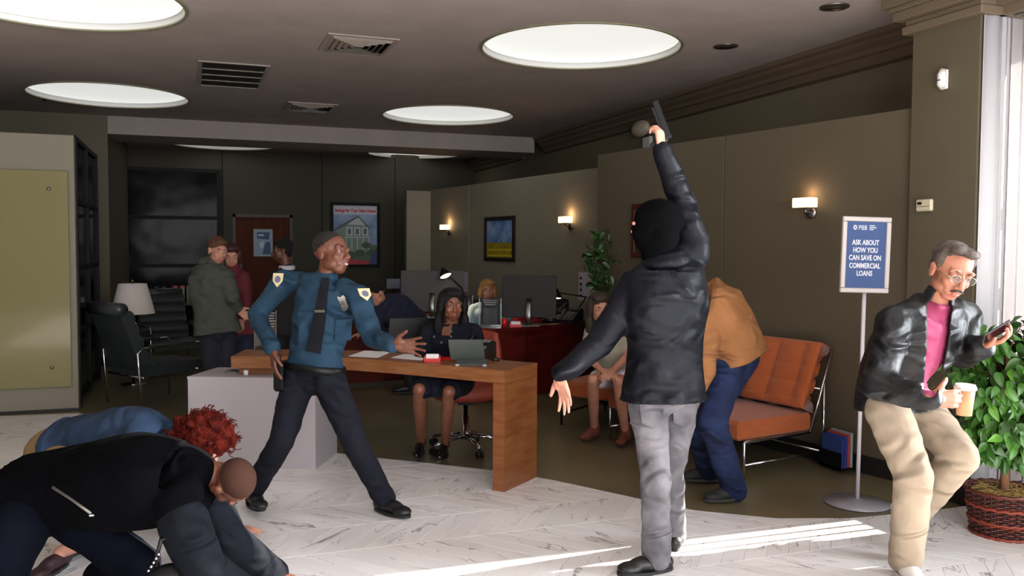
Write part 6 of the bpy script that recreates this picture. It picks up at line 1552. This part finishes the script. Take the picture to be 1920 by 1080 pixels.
m_navys = mat('navy_suit', (15, 17, 30), .85, spec=.2, bump=.1, scale=120, folds=.4, fs=5)
jw = jacket(wm, J, m_navys, 'suit_jacket', off=.012, hem=.1, ra=(.064, .052, .042), amp=.004, fem=True, vox=.009, collar=False)
bpy.context.view_layer.update()
q, n_ = snap(jw, 838, 620, .002)
if q is not None: sx_ = U(np.cross([0, 0, 1], n_)); sy_ = np.cross(n_, sx_); mb = MB(); mb.oprism([(-.036, .055), (.036, .055), (.034, -.010), (.030, -.040), (-.030, -.040), (-.034, -.010)], q, sx_, sy_, n_, .004); part(mb, 'neckline', m_sk['brown'], wm, 'auto')
for x, y in ((846, 622), (846, 632), (815, 632), (828, 642)):
    q, n_ = snap(jw, x, y, .006)
    if q is not None: mb = MB(); mb.lathe(q, [(.009, 0), (.008, .004), (.001, .005)], 12, ax=n_); part(mb, 'button', mat('grey_button', (96, 98, 116), .3), wm)
mb = MB()
for s in 'LR': hp, kn = J['hip'+s], J['kn'+s]; mb.cap(hp, hp*.15+kn*.85, .098, .078, 16)
mb.cap(J['hipL']*.3+J['knL']*.7, J['hipR']*.3+J['knR']*.7, .07, .07); mb.cap(J['hipL'], J['hipR'], .11, .11); mb.ell(J['pelvis'], (.17, .14, .11))
rmesh(mb, .009, 'skirt', m_navys, wm, 3, wrinkle(.003, 20, 4))
for s in 'LR': foot(wm, J, s, mat('black_patent', (12, 11, 12), .15), 'high_heel', m_bsole, w_=.036, L=.235, heel=.035)

# ================= small helper for background figures
def fig(label, J, skin, top, bottom, fem=False, hands=None, vox=.008, off=.02, legs=True, tname='top', bname='trousers', short=False, hair=None, shoe=m_bshoe, amp=.006, bulk=1., trk=None, seed=1, bare=False, hem=.2, ra=None):
    t = person(label, J); bd, fr, hc = body(t, J, skin, fem, vox, hands=hands, legs=legs)
    face_bits(t, fr, hc)
    jacket(t, J, top, tname, off=off, hem=hem, amp=amp, fem=fem, vox=.010, short=short, bulk=bulk, seed=seed, ra=ra or ((.064, .052, .042) if fem else (.076, .060, .048)))
    if bottom is not None: trousers(t, J, bottom, bname, vox=.010, **(trk or {}))
    if legs and shoe is not None:
        for s in 'LR': foot(t, J, s, shoe, sole=m_bsole)
    return t, fr, hc
relax = lambda d, n, t_, c=.35: ((d, n, t_), dict(L=.18, curl=(c, c, c, c)))
# ================= blonde clerk
d0 = 9.75; p = PT(d0)
J = dict(pelvis=p(915, 640, .2), chest=p(915, 592, .05), neckb=p(914, 568, .05), hipL=p(900, 642, .2), hipR=p(930, 642, .2), shL=p(888, 580, .06), shR=p(942, 580, .06),
         elL=p(880, 618, -.05), wrL=p(900, 622, -.2), elR=p(950, 618, -.05), wrR=p(930, 622, -.2), knL=p(900, 655, -.2), anL=p(902, 716, -.15), knR=p(930, 655, -.2), anR=p(928, 716, -.15),
         head=p(914, 545, .02), face=camv(.12, -.05, -1), up=camv(0, 1, 0))
for s in 'LR': J['an'+s][2] = .09; J['to'+s] = J['an'+s]+camv(0, 0, -.15)*1.; J['to'+s][2] = .03
t, fr, hc = fig('blonde person in a pale blue blouse seated behind the mahogany desk', J, 'light', mat('pale_blue_blouse', (150, 176, 190), .8), mat('dark_trousers', (30, 30, 34), .8), True, {'L': relax(camv(.6, 0, -.8), camv(0, -1, 0), camv(.8, 0, .6)), 'R': relax(camv(-.6, 0, -.8), camv(0, -1, 0), camv(-.8, 0, .6))}, tname='blouse')
m_blond = mat('blonde_hair', (186, 138, 82), .6, bump=.6, scale=120, col2=(160, 112, 62), cs=30)
R_, F_, Up_ = fr; Q = lambda x, y, z: hc+x*R_+y*F_+z*Up_
hair_mesh(t, [(Q(0, -.022, .050), (.094, .100, .086), fr, 22, 16), (Q(.078, .0, -.02), (.034, .055, .072), fr), (Q(-.078, .0, -.02), (.034, .055, .072), fr), (Q(0, -.06, -.03), (.085, .05, .075), fr), (Q(-.03, .055, .085), (.055, .035, .026), fr), (Q(.04, .05, .085), (.045, .035, .026), fr)], m_blond, .008, .006, 80, 3)
oc = empty('office_chair', (J['pelvis'][0], J['pelvis'][1]+.1, 0), 'dark office chair under the blonde person', 'chair')
c_ = np.array([J['pelvis'][0], J['pelvis'][1]+.1, 0]); mb = MB(); mb.obox(c_+[0, 0, .42], (.24, .24, .04), bev=.03); part(mb, 'seat', m_black_p, oc); mb = MB(); mb.obox(c_+[0, .26, .70], (.22, .03, .24), bev=.025); part(mb, 'backrest', m_black_p, oc)
mb = MB(); mb.lathe(c_, [(.03, .05), (.03, .38), (.001, .38)], 12); part(mb, 'gas_column', m_steel, oc)
for k in range(5): a = 2*PI*k/5; mb = MB(); mb.tube([c_+[0, 0, .08], c_+[.28*math.cos(a), .28*math.sin(a), .03]], .018, 8); part(mb, 'star_leg', m_black, oc)
# ================= seated woman on the orange chair
d0 = 6.95; p = PT(d0)
J = dict(pelvis=p(1158, 700, .12), chest=p(1142, 640, .0), neckb=p(1132, 606, -.04), hipL=p(1140, 708, .10), hipR=p(1180, 706, .12), shL=p(1108, 622, -.02), shR=p(1168, 620, .04),
         elL=p(1100, 668, -.10), wrL=p(1128, 694, -.28), elR=p(1176, 668, -.08), wrR=p(1150, 694, -.28), knL=p(1112, 712, -.30), anL=p(1110, 812, -.12), knR=p(1160, 716, -.34), anR=p(1172, 818, -.20),
         head=p(1124, 578, -.08), face=camv(.18, -.18, -.95), up=camv(-.05, 1, -.1))
J['anL'] = fl(1114, 823)+np.array([0, 0, .09]); J['anR'] = fl(1172, 832)+np.array([0, 0, .09])
J['toL'] = J['anL']+camv(-.55, 0, -.75)*.16; J['toL'][2] = .03; J['toR'] = J['anR']+camv(-.35, 0, -.9)*.16; J['toR'][2] = .03
t = person('person with brown hair in a pale blouse and white shorts seated beyond the gunman', J)
bd, fr, hc = body(t, J, 'light', True, .007, hands={'L': relax(camv(.5, -.2, -.6), camv(0, -.9, .2), camv(.7, .2, .6)), 'R': relax(camv(-.5, -.2, -.6), camv(0, -.9, .2), camv(-.7, .2, .6))}, bare=1.05)
face_bits(t, fr, hc)
t['label'] = 'person with brown hair, pale blouse and bare legs seated on the orange chair'
jacket(t, J, mat('sage_blouse', (160, 156, 140), .85, bump=.1, scale=40), 'blouse', off=.016, hem=.15, fem=True, ra=(.06, .05, .042), short=True, amp=.008, vox=.010)
long_hair(t, fr, hc, mat('dark_brown_hair', (46, 32, 24), .6, bump=.6, scale=90, stretch=(3, 3, .3)), .18, 1.05, 6)
mb = MB()
for s in 'LR': mb.cap(J['hip'+s], J['hip'+s]*.35+J['kn'+s]*.65, .092, .078, 16)
mb.ell(J['pelvis'], (.17, .14, .10)); rmesh(mb, .010, 'shorts', mat('white_cotton', (206, 200, 204), .85), t, 3)
for s in 'LR': foot(t, J, s, mat('brown_suede_boot', (104, 50, 34), .85), 'ankle_boot', mat('tan_sole', (60, 34, 22), .7), w_=.040, L=.25, up=.06)
# ================= hooded man and his companion
d0 = 7.9; p = PT(d0)
J = dict(pelvis=p(408, 618, .0), chest=p(398, 535, .0), neckb=p(402, 497, .0), hipL=p(394, 628, .0), hipR=p(424, 628, .04), shL=p(376, 512, .06), shR=p(424, 520, -.08),
         elL=p(366, 560, .12), wrL=p(396, 588, .22), elR=p(436, 560, -.10), wrR=p(446, 580, -.02), knL=p(398, 705, -.02), anL=p(392, 775, .04), knR=p(430, 705, .02), anR=p(430, 772, .06),
         head=p(409, 470, -.02), face=camv(.62, -.22, -.72), up=camv(.06, 1, -.05))
for s in 'LR': J['an'+s][2] = .09; J['to'+s] = J['an'+s]+camv(.6, 0, -.7)*.17; J['to'+s][2] = .03
m_hood = mat('grey_green_fleece', (76, 78, 72), .95, folds=.5, fs=4, spec=.1, bump=.3, scale=160)
t, fr, hc = fig('person in a grey hooded top standing with their back to the glazed screen', J, 'light', m_hood, mat('dark_blue_jeans', (24, 28, 44), .85), False, {'L': relax(camv(.8, -.2, .2), camv(0, -.7, .5), camv(0, .8, 0)), 'R': relax(camv(.6, -.4, -.2), camv(-.5, 0, .7), camv(0, .8, 0), .6)}, off=.035, hem=.20, tname='hooded_top', bulk=1.06, ra=(.085, .068, .054), trk=dict(rt=.095, rk=.075, ra=.068))
R_, F_, Up_ = fr; Q = lambda x, y, z: hc+x*R_+y*F_+z*Up_
hair_mesh(t, [(Q(0, -.022, .052), (.086, .098, .082), fr, 22, 16), (Q(0, .05, .088), (.055, .035, .03), fr), (Q(0, -.06, -.01), (.075, .04, .06), fr)], mat('reddish_brown_hair', (86, 50, 32), .7, bump=.6, scale=160), .007, .007, 90, 8)
mb = MB(); nb = J['neckb']; mb.ell(nb-F_*.08+[0, 0, .0], (.12, .09, .07), fr, 18, 12); mb.tube([nb+R_*.10+[0, 0, .0]-F_*.02, nb-F_*.10+[0, 0, .02], nb-R_*.10+[0, 0, .0]-F_*.02], .035, 12); rmesh(mb, .010, 'hood', m_hood, t, 3, wrinkle(.004, 40, 3))
d0 = 8.35; p = PT(d0)
J = dict(pelvis=p(446, 622, .0), chest=p(440, 545, .0), neckb=p(438, 507, .0), hipL=p(432, 630, .0), hipR=p(458, 630, .04), shL=p(418, 520, .06), shR=p(456, 520, -.02),
         elL=p(412, 560, .12), wrL=p(430, 586, .1), elR=p(462, 565, -.10), wrR=p(452, 596, -.15), knL=p(436, 695, -.02), anL=p(434, 760, .04), knR=p(462, 695, .02), anR=p(466, 760, .06),
         head=p(434, 482, -.0), face=camv(.3, -.2, -.9), up=camv(.0, 1, -.05))
for s in 'LR': J['an'+s][2] = .09; J['to'+s] = J['an'+s]+camv(.6, 0, -.7)*.17; J['to'+s][2] = .03
t, fr, hc = fig('person with dark red hair in a maroon top behind the hooded person', J, 'light', mat('maroon_knit', (92, 26, 34), .85), mat('denim_dark', (34, 40, 64), .85), True, {'L': relax(camv(.3, -.9, .2), camv(.5, 0, .5), camv(0, 0, -1)), 'R': relax(camv(.0, -.9, -.2), camv(-.5, 0, .7), camv(0, 0, -1), .6)}, tname='jumper', seed=5)
long_hair(t, fr, hc, mat('auburn_hair', (60, 18, 14), .6, bump=.6, scale=90), .15, 1.0, 9)
# ================= man in a suit by the door
d0 = 8.9; p = PT(d0)
J = dict(pelvis=p(540, 622, .0), chest=p(540, 545, .0), neckb=p(538, 507, .0), hipL=p(524, 630, -.03), hipR=p(554, 630, .04), shL=p(520, 518, -.10), shR=p(560, 518, .10),
         elL=p(512, 565, -.14), wrL=p(506, 605, -.15), elR=p(566, 565, .12), wrR=p(560, 605, .1), knL=p(526, 690, -.02), anL=p(526, 750, -.04), knR=p(556, 690, .02), anR=p(560, 750, .06),
         head=p(529, 471, -.0), face=camv(-.93, -.05, -.3), up=camv(.0, 1, 0))
for s in 'LR': J['an'+s][2] = .09; J['to'+s] = J['an'+s]+camv(-.9, 0, -.2)*.17; J['to'+s][2] = .03
t, fr, hc = fig('person in a dark suit with a white collar beside the brown door', J, 'dark', mat('black_suit', (22, 20, 22), .8), mat('black_suit', (22, 20, 22), .8), False, {'L': relax(camv(-.1, -1, 0), camv(.3, 0, -.5), camv(-1, 0, 0)), 'R': relax(camv(-.1, -1, 0), camv(.3, 0, .5), camv(-1, 0, 0))}, tname='suit_jacket', seed=7)
R_, F_, Up_ = fr; Q = lambda x, y, z: hc+x*R_+y*F_+z*Up_
hair_mesh(t, [(Q(0, -.026, .052), (.088, .096, .084), fr, 22, 16), (Q(0, -.06, -.01), (.078, .045, .06), fr), (Q(0, .045, .09), (.06, .035, .03), fr)], mat('black_hair_short', (16, 13, 12), .95, bump=.6, scale=260), .008, .004, 120, 8)
nb = J['neckb']; mb = MB(); t_ = np.linspace(0, 2*PI, 24, endpoint=False); mb.loft([nb+np.outer(np.cos(t_), CR)*r_+np.outer(np.sin(t_), U(np.cross(CR, [0, 0, 1])))*r_+[0, 0, z_] for r_, z_ in ((.092, -.01), (.080, .05), (.072, .05), (.084, -.01))], cap=False, close=True); part(mb, 'white_collar', mat('white_cotton', (206, 200, 204), .85), t, True)
# ================= man in navy bending over the far desk
d0 = 9.0; p = PT(d0)
J = dict(pelvis=p(778, 620, .25), chest=p(738, 580, .0), neckb=p(716, 566, -.05), waist=p(765, 596, .12), hipL=p(764, 628, .15), hipR=p(790, 626, .3), shL=p(712, 592, -.14), shR=p(742, 562, .14),
         elL=p(700, 632, -.25), wrL=p(680, 625, -.35), elR=p(730, 620, .1), wrR=p(705, 622, .0), knL=p(765, 690, .1), anL=p(770, 745, .2), knR=p(790, 690, .3), anR=p(795, 745, .35),
         head=p(706, 552, -.10), face=camv(-.62, -.42, -.62), up=camv(-.35, .9, -.1))
for s in 'LR': J['an'+s][2] = .09; J['to'+s] = J['an'+s]+camv(-.9, 0, -.2)*.17; J['to'+s][2] = .03
t, fr, hc = fig('person in a navy jacket ducking over the far desk behind the guard', J, 'light', mat('navy_cloth', (24, 28, 52), .85), mat('dark_trousers', (30, 30, 34), .8), False, {'L': relax(camv(-.8, -.2, -.3), camv(0, -1, 0), camv(0, 0, -1)), 'R': relax(camv(-.8, -.2, -.3), camv(0, -1, 0), camv(0, 0, -1))}, off=.03, seed=11, hem=.1)
hair_mesh(t, [(hc-fr[1]*.02+fr[2]*.052, (.088, .096, .082), fr, 22, 16), (hc+fr[1]*.045+fr[2]*.09, (.055, .035, .03), fr)], mat('black_hair_short', (16, 13, 12), .95), .008, .006, 90, 8)

# ================= foreground pair on the floor
# red-haired woman, behind
d0 = 4.35; p = PT(d0)
J = dict(pelvis=p(120, 850, .1), chest=p(255, 822, .0), neckb=p(335, 838, -.02), waist=p(180, 822, .08), hipL=p(118, 880, -.05), hipR=p(122, 850, .22), shL=p(300, 862, -.16), shR=p(312, 822, .20),
         elL=p(372, 945, -.14), wrL=p(425, 1022, -.08), elR=p(400, 905, .16), wrR=p(445, 985, .10), knL=p(215, 985, -.15), anL=p(118, 1052, -.02), knR=p(250, 960, .15), anR=p(165, 1010, .25),
         head=p(385, 835, -.02), face=camv(.62, -.75, -.1), up=camv(.72, .62, 0))
J['anL'] = fl(112, 1075)+np.array([0, 0, .10]); J['toL'] = J['anL']+camv(-.1, 0, -.8)*.15; J['toL'][2] = .03
J['anR'] = fl(160, 1035)+np.array([0, 0, .10]); J['toR'] = J['anR']+camv(-.1, 0, -.8)*.15; J['toR'][2] = .03
J['wrL'] = fl(452, 1062)+np.array([0, 0, .06]); J['wrR'] = fl(430, 1012)+np.array([0, 0, .06])
t = person('person with curly red hair and denim jacket crouching with hands on the floor', J)
hf = ((camv(.95, -.1, -.1), np.array([0, 0, -1.]), camv(0, 0, -1)), dict(L=.18, curl=(.1, .1, .12, .15), spread=.25))
hf2 = ((camv(.95, -.1, .3), np.array([0, 0, -1.]), camv(0, 0, -1)), dict(L=.18, curl=(.1, .1, .12, .15), spread=.25))
bd, fr, hc = body(t, J, 'light', True, .0068, hands={'L': hf, 'R': hf2}, bare=1.1)
face_bits(t, fr, hc)
jacket(t, J, mat('mid_blue_denim', (40, 58, 82), .85, bump=.3, scale=120, col2=(30, 44, 64), cs=7, spec=.2, folds=.6, fs=5), 'denim_jacket', off=.030, hem=-.25, fem=True, ra=(.070, .056, .046), bulk=1.10, amp=.008, seed=41, collar=True)
mb = MB()
for s in 'LR': mb.cap(J['hip'+s], J['hip'+s]*.3+J['kn'+s]*.7, .13, .105, 18)
mb.ell(J['pelvis'], (.19, .19, .15)); mb.cap(J['pelvis'], J['waist'], .15, .13, 18); rmesh(mb, .010, 'skirt', mat('olive_tan_suede', (118, 92, 56), .85), t, 4, wrinkle(.005, 18, 4))
R_, F_, Up_ = fr; rs = np.random.default_rng(8); P = [(hc-F_*.02+Up_*.04, (.105, .115, .10), fr, 18, 12)]
for k in range(170):
    v = U(rs.normal(size=3)); q = v*np.array([.115, .13, .115]); 
    if q[1] > .05 and q[2] < .05: continue
    P.append((hc-F_*.02+Up_*.03+q[0]*R_+q[1]*F_+q[2]*Up_, .016+.014*rs.random(), None, 8, 6))
for k in range(70): P.append((hc-F_*.07-Up_*.06+rs.normal(size=3)*np.array([.05, .05, .04]), .018+.012*rs.random(), None, 8, 6))
m_redh = mat('curly_red_hair', (92, 22, 11), .75, spec=.12, bump=.8, scale=120, col2=(58, 12, 7), cs=30)
h_ = hair_mesh(t, P, m_redh, .0065, .009, 150, 5, (1, 1, 1))
mb = MB()
for k in range(260):
    v = U(rs.normal(size=3)); c_ = hc-F_*.02+Up_*.03+(v*np.array([.128, .142, .128])) @ np.array(fr)
    if v[1] > .4 and v[2] < .3: continue
    a_ = U(rs.normal(size=3)); b_ = U(np.cross(a_, v)+1e-3); mb.tube([c_+.012*(a_*math.cos(q)+b_*math.sin(q))+(v @ np.array(fr))*q*.004 for q in np.linspace(0, 6, 8)], .0022, 4)
o = part(mb, 'curls', m_redh, t, True); o['kind'] = 'stuff'
for s in 'LR': foot(t, J, s, mat('dark_maroon_shoe', (40, 18, 24), .5), 'shoe', m_bsole, w_=.040, L=.25, up=.0)
# bald man in front
d0 = 3.62; p = PT(d0)
J = dict(pelvis=p(62, 932, .10), chest=p(262, 902, -.05), neckb=p(368, 885, -.06), waist=p(160, 908, .05), hipL=p(40, 985, -.10), hipR=p(90, 935, .20), shL=p(330, 950, -.22), shR=p(352, 872, .16),
         elL=p(382, 1068, -.30), wrL=p(470, 1160, -.22), elR=p(425, 1010, .10), wrR=p(482, 1105, .08), knL=p(-40, 1150, -.25), anL=p(-90, 1240, .1), knR=p(262, 1062, .12), anR=p(190, 1180, .25),
         head=p(433, 902, -.04), face=camv(.10, -.93, .36), up=camv(.80, -.05, -.42))
J['anL'][2] = max(J['anL'][2], .09); J['anR'][2] = max(.09, J['anR'][2])
J['wrL'] = fl(480, 1150)+np.array([0, 0, .05]); J['wrR'] = fl(515, 1098)+np.array([0, 0, .05])
for s in 'LR': J['to'+s] = J['an'+s]+camv(-.2, 0, -.2)*.17+np.array([.1, 0, 0]); J['to'+s][2] = .02
t = person('person with shaved head in a black jacket hunched low in the foreground', J)
hf = ((camv(.8, -.1, -.4), np.array([0, 0, -1.]), camv(-.2, 0, -1)), dict(L=.19, curl=(.1, .1, .12, .15), spread=.2))
bd, fr, hc = body(t, J, 'dark', vox=.006, hands={'L': hf, 'R': hf})
face_bits(t, fr, hc); R_, F_, Up_ = fr
hair_mesh(t, [(hc+F_*-.020+Up_*.042, (.0755, .0915, .0765), fr, 24, 16)], mat('shaved_hair', (54, 33, 26), .8, spec=.1, bump=.3, scale=400), amp=.001, freq=200)
m_bj2 = mat('black_wool', (5, 5, 7), .95, spec=.03, bump=.15, scale=120, folds=.5, fs=3.5)
jkb = jacket(t, J, m_bj2, off=.045, hem=.15, grow=1.03, ra=(.092, .072, .056), bulk=1.16, amp=.008, seed=51, freq=16)
# grey sleeves show past the black gilet: forearms and shoulders
mb = MB()
for s in 'LR':
    sh, el_, wr_ = J['sh'+s], J['el'+s], J['wr'+s]; limb(mb, [sh*.72+el_*.28, el_, wr_-U(wr_-el_)*.005], [.102, .088, .070], 18)
rmesh(mb, .008, 'sleeves', mat('charcoal_jersey', (19, 21, 26), .95, spec=.05, bump=.2, scale=120, folds=.7, fs=5), t, 2, wrinkle(.008, 30, 6))
trousers(t, J, mat('midnight_jeans', (9, 11, 20), .95, spec=.05, bump=.2, scale=120, folds=.5, fs=4), 'jeans', rt=.118, rk=.092, ra=.075, amp=.007, seed=19, bulk=1.12)
for s in 'LR': foot(t, J, s, m_bshoe, sole=m_bsole)
bpy.context.view_layer.update()
strap(jkb, [(100, 913), (135, 935), (172, 962)], .012, .002, 'back_zip', m_steel, t, .004)
q, n_ = snap(jkb, 174, 964, .006)
if q is not None: mb = MB(); mb.obox(q, (.010, .008, .004), None, .002); part(mb, 'zip_pull', m_steel, t)
# handbag with studs
hb = p(322, 1080, -.30); hbt = empty('handbag', hb, 'black studded handbag beside the hunched person\'s knee', 'handbag')
mb = MB(); mb.ell(hb-[0, 0, .09], (.13, .07, .12)); mb.ell(hb+[0, 0, -.02], (.11, .05, .07)); rmesh(mb, .008, 'bag_body', mat('black_bag_leather', (9, 9, 9), .5, spec=.15), hbt, 3, wrinkle(.006, 30, 5))
mb = MB(); q0 = hb+[0, 0, .02]; mb.tube([q0-CR*.07, q0-CR*.03+[0, 0, .13]-CF*.02, q0+CR*.03+[0, 0, .14]-CF*.02, q0+CR*.08], .008, 8); part(mb, 'strap', m_bshoe, hbt, True)
for k in range(5):
    c_ = q0-CR*(.075-.010*k)+np.array([0, 0, .01+.016*k])-CF*.03; mb = MB(); mb.ell(c_, .006, None, 10, 8); part(mb, 'stud', mat('bright_silver', (230, 228, 224), .15, 1.), hbt, True)
